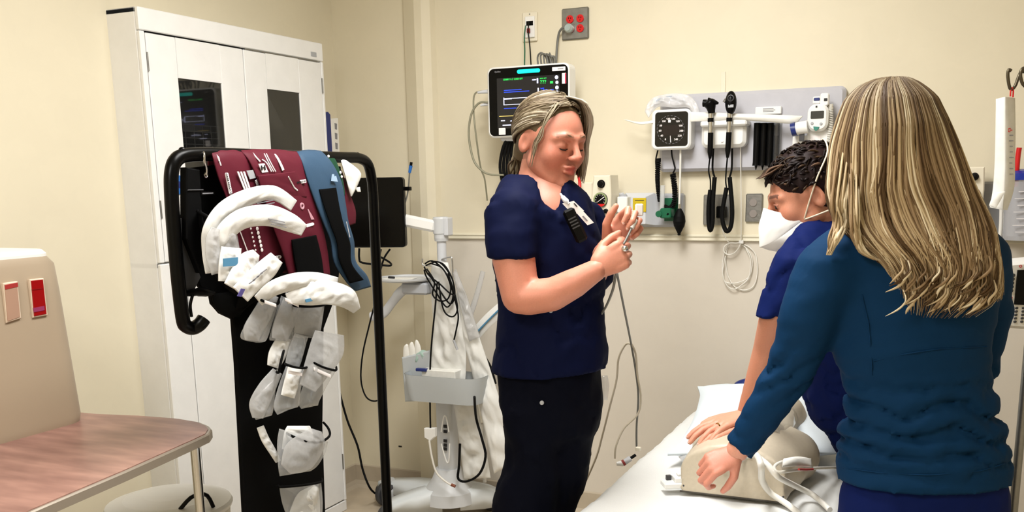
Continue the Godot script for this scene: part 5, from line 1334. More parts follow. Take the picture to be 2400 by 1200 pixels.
	gl.sheet(crv(walls([[975, 842, 0.345], [978, 825, 0.345], [990, 820, 0.345], [1004, 824, 0.345]], 0.0), 12), crv(walls([[980, 862, 0.35], [984, 850, 0.35], [994, 846, 0.35], [1006, 850, 0.35]], 0.0), 12), 5, 0.003, 0.015, 0.012, 15, Vector3.BACK)
	lone("packed_tubing", gl, mat("minty", Color(0.62, 0.72, 0.68), 0.5), "bundle of pale green tubing stuffed in the side bin", "tubing")
	lone("paper_slip", m3().box(tc + Vector3(-0.01, 0.0105, 0.03), Vector3(0.13, 0.002, 0.07), 0, Basis(UP, 0.15)), mats.paper, "white paper slip lying on the stand's round tray", "paper")
	lone("pen_cap", m3().tube([tc + Vector3(-0.05, 0.016, 0.05), tc + Vector3(-0.02, 0.016, 0.055)], 0.005, 8), mats.ink, "small black cap on the paper slip", "cap")
	# coiled black cable on the hook
	var cb := m3()
	var loops := [[[996, 618], [1015, 612], [1045, 640], [1062, 690], [1048, 720], [1025, 690], [1000, 650], [994, 632]], [[998, 622], [1030, 615], [1058, 650], [1066, 690], [1055, 712], [1030, 680], [1004, 640]], [[994, 625], [1005, 645], [1030, 665], [1060, 690], [1062, 660], [1040, 620], [1010, 612]], [[1000, 630], [1018, 660], [1014, 690], [1030, 705], [1050, 700], [1056, 670], [1038, 630], [1012, 618]], [[1028, 660], [1035, 710], [1045, 735], [1062, 742], [1072, 725], [1066, 690], [1050, 640]]]
	for i in loops.size(): cb.append(wline(loops[i], 0.385 + i * 0.006, 0.0033, 40))
	var bc := thing("coiled_black_cable", "black probe cable coiled on the stand's hook with hanging ends", "cable", wall(1030, 800, 0.38))
	obj("loops", cb, mats.black_rubber, bc)
	obj("hanging_end", wline([[1025, 660], [1020, 720], [1012, 800], [1008, 870], [1008, 960], [1009, 1003]], 0.40, 0.0036, 40), mats.black_rubber, bc)
	obj("hanging_end", wline([[1066, 700], [1074, 740], [1070, 770], [1064, 797]], 0.40, 0.0033, 20), mats.black_rubber, bc)
	obj("clip", m3().tube(walls([[1063, 797, 0.40], [1072, 820, 0.40]], 0.0), 0.005, 6), mats.grey_plastic, bc)
	obj("connector", m3().prism(walls([[993, 1004, 0.41], [1019, 1004, 0.41], [1019, 1024, 0.41], [1008, 1034, 0.41], [994, 1026, 0.41]], 0.0), Vector3(0, 0, -0.02), 0.003), mats.white_plastic, bc)
	obj("white_lead", wline([[1006, 1032], [1012, 1070], [1022, 1105], [1040, 1125], [1058, 1137]], 0.41, 0.0045, 24), mats.cable_white, bc)
	obj("copper_tip", m3().tube(walls([[1058, 1136, 0.41], [1067, 1140, 0.41]], 0.0), 0.007, 8), mat("copper", Color(0.50, 0.28, 0.20), 0.4), bc)
	# cables: by the cabinet, behind the rack and under the base
	var fl := func(a: Array, y: float) -> Array:
		var o := []
		for p in a: o.append(flat(p[0], p[1], y))
		return o
	lone("floor_cable", m3().tube(crv([wall(796, 920, 0.3), wall(814, 985, 0.3), wall(838, 1045, 0.3), wall(850, 1100, 0.3), wall(868, 1145, 0.3), flat(890, 1163, 0.02)], 30), 0.005, 8), mats.black_rubber, "black cable running down beside the cabinet to the floor", "cable")
	lone("hanging_loop_cable", wline([[884, 690], [866, 760], [850, 830], [846, 890], [858, 930], [880, 940], [896, 925], [900, 880], [890, 800]], 0.42, 0.0035, 40), mats.black_rubber, "thin black cable hanging in a loop behind the rack post", "cable")
	lone("floor_cable", m3().tube(crv(fl.call([[960, 1196], [1010, 1193], [1060, 1187], [1100, 1180], [1130, 1168]], 0.012), 24), 0.007, 8), mats.black_rubber, "black cable lying on the floor under the stand's base", "cable")
	lone("display_cables", wline([[893, 584], [888, 610], [886, 640]], 0.38, 0.004, 10).tube(crv(walls([[914, 584, 0.38], [900, 606, 0.38], [890, 640, 0.38]], 0.0), 10), 0.004, 6), mats.black_rubber, "short black cables below the black display", "cables")
	var bc2 := thing("blue_plug_cable", "grey cable with a blue plug beside the black display", "cable", wall(958, 470, 0.34))
	obj("cord", wline([[948, 482], [955, 455], [958, 430], [960, 405]], 0.34, 0.003, 14), mats.cable_grey, bc2)
	obj("plug", m3().tube(walls([[960, 405, 0.34], [963, 388, 0.34]], 0.0), [0.006, 0.008], 8), mat("plug_blue", Color(0.12, 0.40, 0.72), 0.4), bc2)
	obj("tip", m3().tube(walls([[963, 388, 0.34], [964, 380, 0.34]], 0.0), 0.006, 8), mats.black_plastic, bc2)
	obj("clamp", m3().box(wall(957, 442, 0.34), Vector3(0.022, 0.016, 0.02), 0.002), mats.black_plastic, bc2)
	# hanging gowns and bags
	var GW: Material = mats.gown
	var drape := func(L: Array, R: Array, off: float, sd: int, n := 30) -> M3:
		return m3().sheet(crv(walls(L, off), n), crv(walls(R, off), n), 14, 0.004, 0.012, 0.035, sd, Vector3.BACK, 9.0)
	lone("hanging_gown", drape.call([[1012, 612], [1010, 680], [1016, 760], [1012, 830], [1010, 880]], [[1050, 615], [1070, 700], [1090, 800], [1092, 860], [1090, 900]], 0.35, 61), GW, "white folded gown hung over the front of the stand", "gown")
	lone("hanging_gown", drape.call([[1065, 690, 0.0], [1085, 790], [1108, 880], [1130, 980], [1150, 1070], [1158, 1110]], [[1085, 680], [1120, 780], [1150, 870], [1180, 970], [1192, 1050], [1185, 1095]], 0.34, 62), GW, "white plastic gown hanging in a long diagonal beside the stand", "gown")
	lone("hanging_gown", drape.call([[1060, 930], [1072, 1000], [1080, 1060], [1088, 1122]], [[1118, 930], [1128, 1000], [1140, 1060], [1150, 1120]], 0.30, 63), GW, "white gown hanging low under the stand's storage bin", "gown")
	lone("clear_bag", drape.call([[1062, 640], [1075, 700], [1090, 760], [1100, 800]], [[1068, 630], [1092, 690], [1112, 750], [1125, 790]], 0.37, 64), mats.frosted, "clear crinkled plastic bag hanging on the stand", "plastic bag")
	lone("wrapped_tube", m3().tube(crv(walls([[1100, 745, 0.26], [1118, 690, 0.24], [1132, 636, 0.22]], 0.0), 12), [0.013, 0.012, 0.0115], 10, true, Vector3(0, 0, 1), 0.5), FR_mat(), "clear wrapped tube sticking up between the gowns and the nurse", "tube")
	lone("wrapped_packet", m3().sheet(crv(walls([[1108, 770], [1140, 735], [1178, 702]], 0.28), 10), crv(walls([[1122, 795], [1150, 765], [1182, 738]], 0.28), 10), 5, 0.003, 0.008, 0.005, 71, Vector3.BACK), mats.pouch, "white wrapped packet with a blue stripe leaning towards the nurse", "packet")
	lone("packet_stripe", wline([[1112, 785], [1145, 750], [1180, 716]], 0.295, 0.004, 8), mats.blue_print, "thin blue cord lying along the white wrapped packet", "cord")
	lone("dark_hose", wline([[1130, 830], [1148, 860], [1160, 900]], 0.28, 0.008, 12), mats.black_rubber, "short dark hose behind the nurse's back", "hose")
	lone("white_pole", m3().tube(walls([[1137, 930, 0.2], [1136, 1130, 0.2]], 0.0), 0.008, 10), mats.white_plastic, "thin white upright tube behind the hanging gowns", "tube")
	lone("looped_cord", wline([[1112, 930, 0.12], [1116, 980], [1130, 1030], [1138, 1070], [1124, 1110], [1095, 1128], [1074, 1122], [1076, 1090], [1078, 1040]], 0.36, 0.0055, 40), mats.black_rubber, "black power cord looped below the storage bin", "cord")
func FR_mat() -> Material: return mats.frosted

# the point of a pixel on the upright plane through ref that faces the viewer, off metres nearer
func pl(px: float, py: float, ref: Vector3, off := 0.0) -> Vector3:
	var q := ray(px, py)
	return eye + q * ((ref + tt * off - eye).dot(tt) / q.dot(tt))
# a chain of body slices [py, left px, right px, half depth, off]
func slices(list: Array, ref: Vector3) -> Array:
	var P := []; var R := []
	for s in list:
		var o: float = s[4] if s.size() > 4 else 0.0
		var a := pl(s[1], s[0], ref, o); var b := pl(s[2], s[0], ref, o)
		P.append((a + b) / 2); R.append(Vector2((b - a).length() / 2, s[3]))
	return [P, R]
func pbox(x0: float, y0: float, x1: float, y1: float, ref: Vector3, o0: float, o1: float, pad := 0.02) -> Array:
	var P := []
	for x in [x0, x1]:
		for y in [y0, y1]:
			for o in [o0, o1]: P.append(pl(x, y, ref, o))
	return bounds(P, pad)
func bounds(pts: Array, pad: float) -> Array:
	var lo: Vector3 = pts[0]; var hi: Vector3 = pts[0]
	for p in pts: lo = lo.min(p); hi = hi.max(p)
	return [lo - Vector3.ONE * pad, hi + Vector3.ONE * pad]
# pixels laid onto a field's surface, smoothed
func on_cloth(f: Sdf, list: Array, n: int, lift := 0.0) -> Array:
	var P := []
	for i in n + 1:
		var t := float(i) / n * (list.size() - 1); var k := mini(int(t), list.size() - 2)
		var q := ray(lerpf(list[k][0], list[k + 1][0], t - k), lerpf(list[k][1], list[k + 1][1], t - k))
		var p := f.hit(eye, q, 1.5, 3.4)
		if p != Vector3.INF: P.append(p - q.normalized() * lift)
	for e in 2:
		for i in range(1, P.size() - 1): P[i] = (P[i - 1] + P[i] * 2.0 + P[i + 1]) / 4.0
	return P
func put(m: M3, T: Transform3D) -> M3:
	for i in m.v.size(): m.v[i] = T * m.v[i]
	return m
func lin(r: float, g: float, b: float) -> Color: return Color(r, g, b).srgb_to_linear()

# five fingers on a palm: o wrist, y along the hand, z out of the palm, x to the thumb
func hand(m: M3, o: Vector3, x: Vector3, y: Vector3, z: Vector3, s: float, curl: Array, th: Array, tint: Callable, spread := 0.06) -> void:
	y = y.normalized(); z = (z - y * z.dot(y)).normalized(); x = (x - y * x.dot(y) - z * x.dot(z)).normalized()
	var L := func(p: Vector3) -> Vector3: return o + (x * p.x + y * p.y + z * p.z) * s
	var chains := []
	var all := [L.call(Vector3(0, -0.03, 0)), L.call(Vector3(0, 0.09, 0))]
	for i in 4:
		var p := Vector3([0.029, 0.0105, -0.0095, -0.027][i], [0.084, 0.089, 0.085, 0.076][i], 0.0)
		var k: float = [1.0, 1.1, 1.02, 0.82][i]
		var pts := [L.call(p - Vector3(0, 0.02, 0)), L.call(p)]; var a := 0.0
		for j in 3:
			a += deg_to_rad(curl[i][j])
			var sp: float = spread * (1.5 - i)
			p += Vector3(sin(sp) * cos(a), cos(a), sin(a)) * [0.043, 0.026, 0.021][j] * k
			pts.append(L.call(p))
		chains.append([pts, [0.0098 * s, 0.0102 * s, 0.0094 * s, 0.0086 * s, 0.0072 * s]]); all.append_array(pts)
	var t0 := Vector3(0.024, 0.018, 0.006)
	var t1: Vector3 = t0 + th[0].normalized() * 0.043; var t2: Vector3 = t1 + th[1].normalized() * 0.033; var t3: Vector3 = t2 + th[2].normalized() * 0.024
	var tp := [L.call(t0), L.call(t1), L.call(t2), L.call(t3)]
	all.append_array(tp)
	var bb := bounds(all, 0.028 * s)
	var f := Sdf.new(bb[0], bb[1], 0.0034)
	f.chain([L.call(Vector3(0, -0.03, 0)), L.call(Vector3.ZERO), L.call(Vector3(0.001, 0.045, 0.001)), L.call(Vector3(0.0, 0.078, 0))], [Vector2(0.026, 0.020) * s, Vector2(0.025, 0.0185) * s, Vector2(0.037, 0.0155) * s, Vector2(0.0395, 0.0125) * s], x, 0.01)
	for c in chains: f.chain(c[0], c[1], x, 0.005 * s)
	f.chain(tp, [0.0155 * s, 0.0118 * s, 0.0108 * s, 0.0082 * s], x, 0.012 * s)
	f.mesh(m, tint)
	# nails
	for c in chains:
		var e: Vector3 = c[0][4]; var d: Vector3 = (c[0][4] - c[0][3]).normalized(); var nn := x.cross(d).normalized()
		if nn.dot(z) > 0 and d.dot(y) > 0 or nn.dot(y) < 0: nn = nn
		m.col = lin(0.93, 0.74, 0.68)
		m.ball(e - nn * -0.0045 * s + d * 0.001, Vector3(0.0045, 0.0022, 0.0055) * s, Basis(d.cross(nn), nn, d), 8, 6)

func skin_tint(base: Color) -> Callable:
	return func(_p: Vector3) -> Color: return base

# a head in its own frame: x to its left, y up, z forward
func head_mesh(T: Transform3D, base: Color, male: bool, face := true) -> M3:
	var h := 0.0034 if face else 0.008
	var f := Sdf.new(Vector3(-0.105, -0.15, -0.125), Vector3(0.105, 0.135, 0.135), h)
	f.blob(Vector3(0, 0.03, -0.012), Vector3(0.075, 0.087, 0.094))
	var jw := 1.06 if male else 1.0
	f.chain([Vector3(0, 0.01, 0.022), Vector3(0, -0.045, 0.03)], [Vector2(0.064, 0.06), Vector2(0.053 * jw, 0.05)], Vector3.RIGHT, 0.03)
	f.chain([Vector3(0, -0.03, -0.025), Vector3(0, -0.15, -0.045)], [0.048, 0.046], Vector3.RIGHT, 0.015)
	if face:
		f.chain([Vector3(0.05 * jw, -0.05, 0.005), Vector3(0.026 * jw, -0.09, 0.05), Vector3(0, -0.098, 0.06), Vector3(-0.026 * jw, -0.09, 0.05), Vector3(-0.05 * jw, -0.05, 0.005)], [0.019, 0.019, 0.02, 0.019, 0.019], Vector3.RIGHT, 0.03)
		f.blob(Vector3(0, -0.099, 0.069), Vector3(0.02, 0.016, 0.016), 0.015)
		for s in [-1.0, 1.0]:
			f.blob(Vector3(0.038 * s, -0.026, 0.056), Vector3(0.027, 0.027, 0.024), 0.025)
			f.blob(Vector3(0.032 * s, 0.003, 0.097), Vector3(0.021, 0.0125, 0.02), 0.012, true)
			f.blob(Vector3(0.031 * s, 0.0015, 0.0715), Vector3(0.0165, 0.0125, 0.0145), 0.004)
			f.chain([Vector3(0.012 * s, 0.021, 0.088), Vector3(0.032 * s, 0.026, 0.085), Vector3(0.05 * s, 0.019, 0.068)], [0.0055, 0.006, 0.005] if not male else [0.0075, 0.0085, 0.007], Vector3.RIGHT, 0.014)
			f.blob(Vector3(0.0115 * s, -0.028, 0.0955), Vector3(0.0072, 0.0065, 0.0095), 0.006)
			f.blob(Vector3(0.0085 * s, -0.0335, 0.1), Vector3(0.0042, 0.003, 0.006), 0.003, true)
			f.blob(Vector3(0.0765 * s, -0.004, -0.016), Vector3(0.0075, 0.0275, 0.017), 0.006, false, Basis(Vector3.RIGHT, 0.2).rotated(UP, -0.35 * s))
			f.blob(Vector3(0.0845 * s, -0.002, -0.011), Vector3(0.0075, 0.0165, 0.0085), 0.006, true)
		f.chain([Vector3(0, 0.018, 0.085), Vector3(0, -0.005, 0.097), Vector3(0, -0.024, 0.108)], [0.0075, 0.008, 0.0098], Vector3.RIGHT, 0.011)
		f.chain([Vector3(-0.019, -0.0525, 0.085), Vector3(0, -0.0505, 0.0945), Vector3(0.019, -0.0525, 0.085)], [0.0045, 0.0068, 0.0045], Vector3.RIGHT, 0.008)
		f.chain([Vector3(-0.017, -0.0625, 0.084), Vector3(0, -0.0645, 0.0915), Vector3(0.017, -0.0625, 0.084)], [0.0045, 0.0075, 0.0045], Vector3.RIGHT, 0.008)
		f.chain([Vector3(-0.024, -0.0565, 0.084), Vector3(0, -0.0575, 0.1005), Vector3(0.024, -0.0565, 0.084)], [0.0022, 0.0026, 0.0022], Vector3.RIGHT, 0.003, true)
	var lip := Color(base.r * 0.72, base.g * 0.36, base.b * 0.38); var blush := Color(base.r * 1.0, base.g * 0.78, base.b * 0.76); var brow := lin(0.36, 0.27, 0.19) if not male else lin(0.13, 0.09, 0.07)
	var tint := func(p: Vector3) -> Color:
		if not face: return base
		var c := base
		var ch := maxf(0.0, 1.0 - (Vector3(absf(p.x), p.y, p.z) - Vector3(0.04, -0.03, 0.07)).length() / 0.035)
		c = c.lerp(blush, ch * 0.8)
		c = c.lerp(blush, maxf(0.0, 1.0 - (p - Vector3(0, -0.025, 0.115)).length() / 0.022) * 0.8)
		if p.z > 0.06:
			var e := Vector2(p.x / 0.022, (p.y + 0.0575) / 0.0125).length()
			if e < 1.0: c = c.lerp(lip, minf(1.0, (1.0 - e) * 3.0))
			var by := 0.0255 - 7.0 * pow(absf(p.x) - 0.03, 2.0)
			if absf(p.x) > 0.011 and absf(p.x) < 0.053 and absf(p.y - by - 0.003) < 0.0042: c = c.lerp(brow, 0.75 if male else 0.55)
		return c
	var m := M3.new()
	f.mesh(m, tint)
	return put(m, T)

# a lock of hair: a tapering tube with its own tone
func lock(m: M3, pts: Array, r: float, c: Color, n := 5, root := 0.0) -> void:
	m.col = c
	var k0 := m.v.size()
	var rs := []
	for i in pts.size():
		var f := float(i) / (pts.size() - 1); rs.append(r * (0.55 + 0.45 * sin(PI * minf(f * 1.6, 1.0) * 0.5)) * (1.0 if f < 0.7 else 1.0 - (f - 0.7) / 0.3 * 0.85))
	m.tube(pts, rs, n, true)
	if root > 0.0:
		for i in pts.size():
			var q := clampf(1.0 - i / (0.45 * pts.size()), 0.0, 1.0) * root
			for j in n: m.c[k0 + i * n + j] = c.lerp(Color(0.055, 0.037, 0.02), q)
func on_skull(d: Vector3, k: float) -> Vector3:
	d = d.normalized()
	return Vector3(0, 0.03, -0.012) + Vector3(d.x * 0.077, d.y * 0.09, d.z * 0.097) * k

func nurse() -> void:
	var ref := at(1290, 560, 2.6)
	var SK := lin(0.79, 0.515, 0.43)
	var foot := Vector3(ref.x, 0, ref.z)
	var t := thing("person", "person in navy scrubs holding up a small white connector", "person", foot)
	# head frame
	var th := deg_to_rad(42); var pt := deg_to_rad(9)
	var fh := tt * cos(th) + rr * sin(th); var lf := UP.cross(fh)
	var fz := (fh * cos(pt) - UP * sin(pt)); var fy := fz.cross(lf); 
	var HT := Transform3D(Basis(lf, fy, fz).rotated(tt, -0.03), pl(1290, 334, ref, 0.0))
	var hm := head_mesh(HT, SK, false)
	# neck, chest and arms
	var bb := pbox(1140, 400, 1470, 780, ref, -0.25, 0.3, 0.03)
	var f := Sdf.new(bb[0], bb[1], 0.010)
	f.chain([HT * Vector3(0, -0.04, -0.03), pl(1257, 430, ref, -0.02), pl(1264, 478, ref, -0.01)], [0.048, 0.05, Vector2(0.075, 0.06)], rr)
	var sk := slices([[474, 1210, 1345, 0.085], [510, 1185, 1372, 0.108], [560, 1175, 1392, 0.116], [640, 1175, 1400, 0.115]], ref)
	f.chain(sk[0], sk[1], rr, 0.04)
	var W1 := pl(1396, 634, ref, 0.24)
	f.chain([pl(1205, 520, ref, 0.13), pl(1203, 600, ref, 0.155), pl(1219, 692, ref, 0.17), pl(1240, 697, ref, 0.18), pl(1295, 690, ref, 0.205), pl(1345, 664, ref, 0.225), W1], [0.05, 0.055, 0.048, 0.045, 0.042, 0.037, 0.0275], rr, 0.03)
	var W2 := pl(1428, 578, ref, 0.15)
	f.chain([pl(1372, 530, ref, -0.13), pl(1386, 645, ref, -0.08), W2], [0.04, 0.042, 0.027], rr, 0.02)
	var bm := M3.new()
	f.mesh(bm, skin_tint(lin(0.81, 0.54, 0.45)))
	var ac := skin_tint(lin(0.82, 0.55, 0.46))
	hand(bm, W1, (UP * 0.9 - rr * 0.3 + tt * 0.1), (rr * 0.85 + UP * 0.5), -tt + rr * 0.2, 0.92, [[62, 85, 50], [66, 88, 50], [70, 88, 50], [72, 85, 50]], [Vector3(0.55, 0.8, 0.35), Vector3(0.2, 1.0, 0.25), Vector3(0.0, 1.0, 0.3)], ac)
	hand(bm, W2, (-rr * 0.75 + UP * 0.5), (rr * 0.62 + UP * 0.8), tt + rr * 0.25, 0.9, [[50, 80, 45], [58, 82, 45], [62, 82, 45], [66, 80, 45]], [Vector3(0.75, 0.65, 0.45), Vector3(0.35, 0.95, 0.3), Vector3(0.1, 1.0, 0.15)], ac, 0.1)
	bm.append(hm)
	obj("body", bm, mats.skin, t)
	# eyes: lowered lids with lashes, dark slits
	for s in [-1.0, 1.0]:
		var e := M3.new()
		e.tube([HT * Vector3(0.017 * s, -0.006, 0.0815), HT * Vector3(0.026 * s, -0.0085, 0.0853), HT * Vector3(0.037 * s, -0.008, 0.083), HT * Vector3(0.0465 * s, -0.003, 0.0735)], 0.0017, 5)
		obj("eyebrow", m3().tube(crv([HT * Vector3(0.013 * s, 0.0235, 0.0925), HT * Vector3(0.03 * s, 0.0295, 0.0895), HT * Vector3(0.05 * s, 0.0235, 0.074)], 8), [0.0022, 0.0026, 0.0012], 5, true, HT.basis.z, 0.5), mat("brow_ash", Color(0.47, 0.36, 0.28), 0.8), t)
		obj("eyelashes", e, mat("lash", Color(0.10, 0.07, 0.055), 0.7), t)
	# scrub top
	var N := FastNoiseLite.new(); N.seed = 4; N.frequency = 5.0; N.noise_type = FastNoiseLite.TYPE_SIMPLEX
	var bt := pbox(1125, 400, 1435, 885, ref, -0.2, 0.25)
	var g := Sdf.new(bt[0], bt[1], 0.0095)
	var sl := slices([[458, 1200, 1328, 0.075], [485, 1176, 1368, 0.112], [520, 1163, 1395, 0.13], [580, 1156, 1413, 0.138], [650, 1158, 1416, 0.135], [720, 1166, 1418, 0.13], [800, 1160, 1422, 0.135], [872, 1153, 1426, 0.14], [910, 1150, 1428, 0.142]], ref)
	g.chain(sl[0], sl[1], rr, 0.03)
	g.chain([pl(1214, 452, ref, 0.03), pl(1200, 505, ref, 0.12), pl(1198, 560, ref, 0.145), pl(1202, 640, ref, 0.16)], [0.052, 0.07, 0.068, 0.066], rr, 0.04, false, 1.0, pl(1200, 608, ref, 0.15), -UP + rr * 0.03)
	g.chain([pl(1332, 492, ref, -0.06), pl(1372, 520, ref, -0.12), pl(1386, 580, ref, -0.12), pl(1388, 640, ref, -0.11)], [0.042, 0.058, 0.06, 0.058], rr, 0.04)
	# the V of the neckline, then the hems
	g.chain([pl(1262, 400, ref, 0.0), pl(1290, 440, ref, 0.09), pl(1325, 512, ref, 0.15)], [0.056, 0.034, 0.008], rr, 0.006, true)
	g.chain([pl(1250, 360, ref), pl(1260, 425, ref, -0.01)], [0.09, 0.058], rr, 0.006, true)
	var sy := pl(1200, 608, ref, 0.15).y; var sh0 := pl(1200, 560, ref, 0.15)
	g.warp(func(p: Vector3) -> float:
		var w := N.get_noise_3d(p.x * 0.7, p.y * 1.2, p.z * 0.7) * 0.009
		var k := 0.0
		var n := N.get_noise_3dv(p * 0.8)
		k = pow(1.0 - absf(sin((p.dot(rr) * 0.9 + p.y * 0.8) * 30.0 + n * 4.0)), 2.0) * 0.012 * clampf(absf(n) * 2.2 - 0.1, 0.0, 1.0) * clampf((sy - p.y) * -14.0, 0.0, 1.0) if (p - sh0).length() < 0.16 else pow(1.0 - absf(sin((p.dot(rr) * 0.5 + p.y * 0.9) * 26.0 + n * 5.0)), 2.2) * 0.014 * clampf(absf(n) * 2.0, 0.0, 1.0)
		return w + k)
	g.cut(pl(1290, 866, ref), -UP + rr * 0.06)
	var top := obj("scrub_top", g.mesh(M3.new()), mats.scrub_navy, t)
	obj("snap", m3().ball(pl(1291, 728, ref, 0.138), Vector3(0.006, 0.006, 0.003), Basis(rr, UP, tt), 10, 6), mats.grey_plastic, top)
	# trousers
	var be := bounds([pl(1140, 850, ref, 0.22), pl(1420, 850, ref, -0.2), Vector3(foot.x - 0.2, 0.0, foot.z - 0.2), Vector3(foot.x + 0.2, 0.0, foot.z + 0.2)], 0.04)
	var p := Sdf.new(be[0], be[1], 0.013)
	var ps := slices([[850, 1165, 1408, 0.12], [930, 1172, 1407, 0.13], [1000, 1184, 1398, 0.125]], ref)
	p.chain(ps[0], ps[1], rr, 0.03, false, 0.3)
	var lg1 := pl(1245, 960, ref, 0.03); var lg2 := pl(1335, 960, ref, -0.03)
	p.chain([lg1, pl(1250, 1080, ref, 0.03), pl(1232, 1200, ref, 0.04), foot - rr * 0.11 + UP * 0.09 + tt * 0.03], [Vector2(0.085, 0.11), Vector2(0.085, 0.10), Vector2(0.095, 0.10), Vector2(0.085, 0.09)], rr, 0.03)
	p.chain([lg2, pl(1318, 1080, ref, -0.03), pl(1275, 1200, ref, -0.04), foot + rr * 0.02 + UP * 0.09 - tt * 0.06], [Vector2(0.085, 0.11), Vector2(0.078, 0.10), Vector2(0.085, 0.10), Vector2(0.085, 0.09)], rr, 0.03)
	p.warp(func(q: Vector3) -> float: return N.get_noise_3d(q.x * 1.4, q.y * 0.8, q.z * 1.4) * 0.014 + pow(1.0 - absf(sin((q.dot(rr) * 1.2 + q.y * 0.35) * 30.0 + N.get_noise_3dv(q) * 4.0)), 2.0) * 0.008)
	var tr := obj("trousers", p.mesh(M3.new()), mats.trouser_navy, t)
	obj("snap", m3().ball(pl(1270, 944, ref, 0.135), Vector3(0.006, 0.006, 0.003), Basis(rr, UP, tt), 10, 6), mats.grey_plastic, tr)
	for k in [-0.11, 0.02]: obj("shoe", m3().ball(foot + rr * (k + 0.06) + UP * 0.045 + tt * (0.03 if k < 0 else -0.06), Vector3(0.13, 0.045, 0.05), Basis(rr, UP, tt), 16, 10), mats.black_rubber, t)
	nurse_hair(t, HT)
	# what she carries
	var Z := 0.150
	var bd := thing("staff_badge", "white staff badge clipped to the navy scrub neckline", "badge", pl(1358, 520, ref, Z))
	obj("reel_clip", m3().tube(crv([pl(1314, 455, ref, Z - 0.02), pl(1322, 466, ref, Z), pl(1333, 478, ref, Z + 0.006)], 8), [0.003, 0.006, 0.007, 0.004], 8), mats.light_grey, bd)
	obj("card", m3().prism(ats3([[1318, 477], [1345, 471], [1369, 494], [1350, 502], [1332, 492]], ref, Z + 0.006), -tt * 0.002), mats.white_print, bd)
	obj("card", m3().prism(ats3([[1352, 500], [1367, 495], [1392, 522], [1377, 528]], ref, Z + 0.006), -tt * 0.002), mats.white_print, bd)
	obj("print", m3().prism(ats3([[1344, 477], [1347, 476], [1354, 484], [1351, 485]], ref, Z + 0.0075), -tt * 0.001), mats.ink, bd)
	obj("print", m3().prism(ats3([[1364, 507], [1368, 506], [1378, 517], [1374, 518]], ref, Z + 0.0075), -tt * 0.001), mats.grey_print, bd)
	var rd := thing("two_way_radio", "black handheld radio hanging on the navy scrub top", "radio", pl(1365, 570, ref, Z))
	var ra := pl(1330, 490, ref, Z + 0.002); var rb := pl(1366, 566, ref, Z + 0.004); var ry := (ra - rb).normalized(); var rx2 := ry.cross(tt).normalized()
	obj("case", m3().box((ra + rb) / 2 + rx2 * 0.0, Vector3(0.031, (ra - rb).length(), 0.024), 0.006, Basis(rx2, ry, rx2.cross(ry))), mats.black_plastic, rd)
	for i in 4: obj("grille_slot", m3().box(ra.lerp(rb, 0.28 + i * 0.09) + rx2.cross(ry) * 0.0125, Vector3(0.02, 0.0032, 0.002), 0, Basis(rx2, ry, rx2.cross(ry))), mats.dark_grey, rd)
	obj("ring_watch", m3().tube(crv([pl(1408, 572, ref, 0.17), pl(1416, 580, ref, 0.185), pl(1424, 596, ref, 0.17)], 8), 0.006, 6), mats.black_rubber, t)
	obj("ring", m3().ball(pl(1464, 583, ref, 0.25), Vector3(0.009, 0.008, 0.008), Basis(), 10, 8), mats.chrome, t)
	var cn := thing("cable_connector", "small white connector block held between the nurse's hands", "connector", pl(1490, 540, ref, 0.2))
	obj("block", m3().box(pl(1498, 492, ref, 0.17), Vector3(0.02, 0.03, 0.012), 0.003, Basis(rr, UP, tt)), mats.white_plastic, cn)
	obj("boot", m3().tube([pl(1488, 515, ref, 0.195), pl(1480, 535, ref, 0.205)], [0.008, 0.006], 8), mats.white_plastic, cn)
	obj("lead", m3().tube(crv([pl(1480, 535, ref, 0.205), pl(1472, 552, ref, 0.22), pl(1462, 572, ref, 0.235)], 8), 0.003, 6), mats.cable_grey, cn)
	lone("monitor_lead", m3().tube(crv([pl(1448, 620, ref, 0.24), pl(1442, 650, ref, 0.2), pl(1436, 680, ref, 0.18), pl(1422, 715, ref, 0.12), pl(1410, 735, ref, 0.05)], 20), 0.0035, 6), mats.cable_grey, "grey lead hanging from the nurse's hands to her hip", "cable")
func ats3(list: Array, ref: Vector3, off: float) -> Array:
	var o := []
	for p in list: o.append(pl(p[0], p[1], ref, off))
	return o

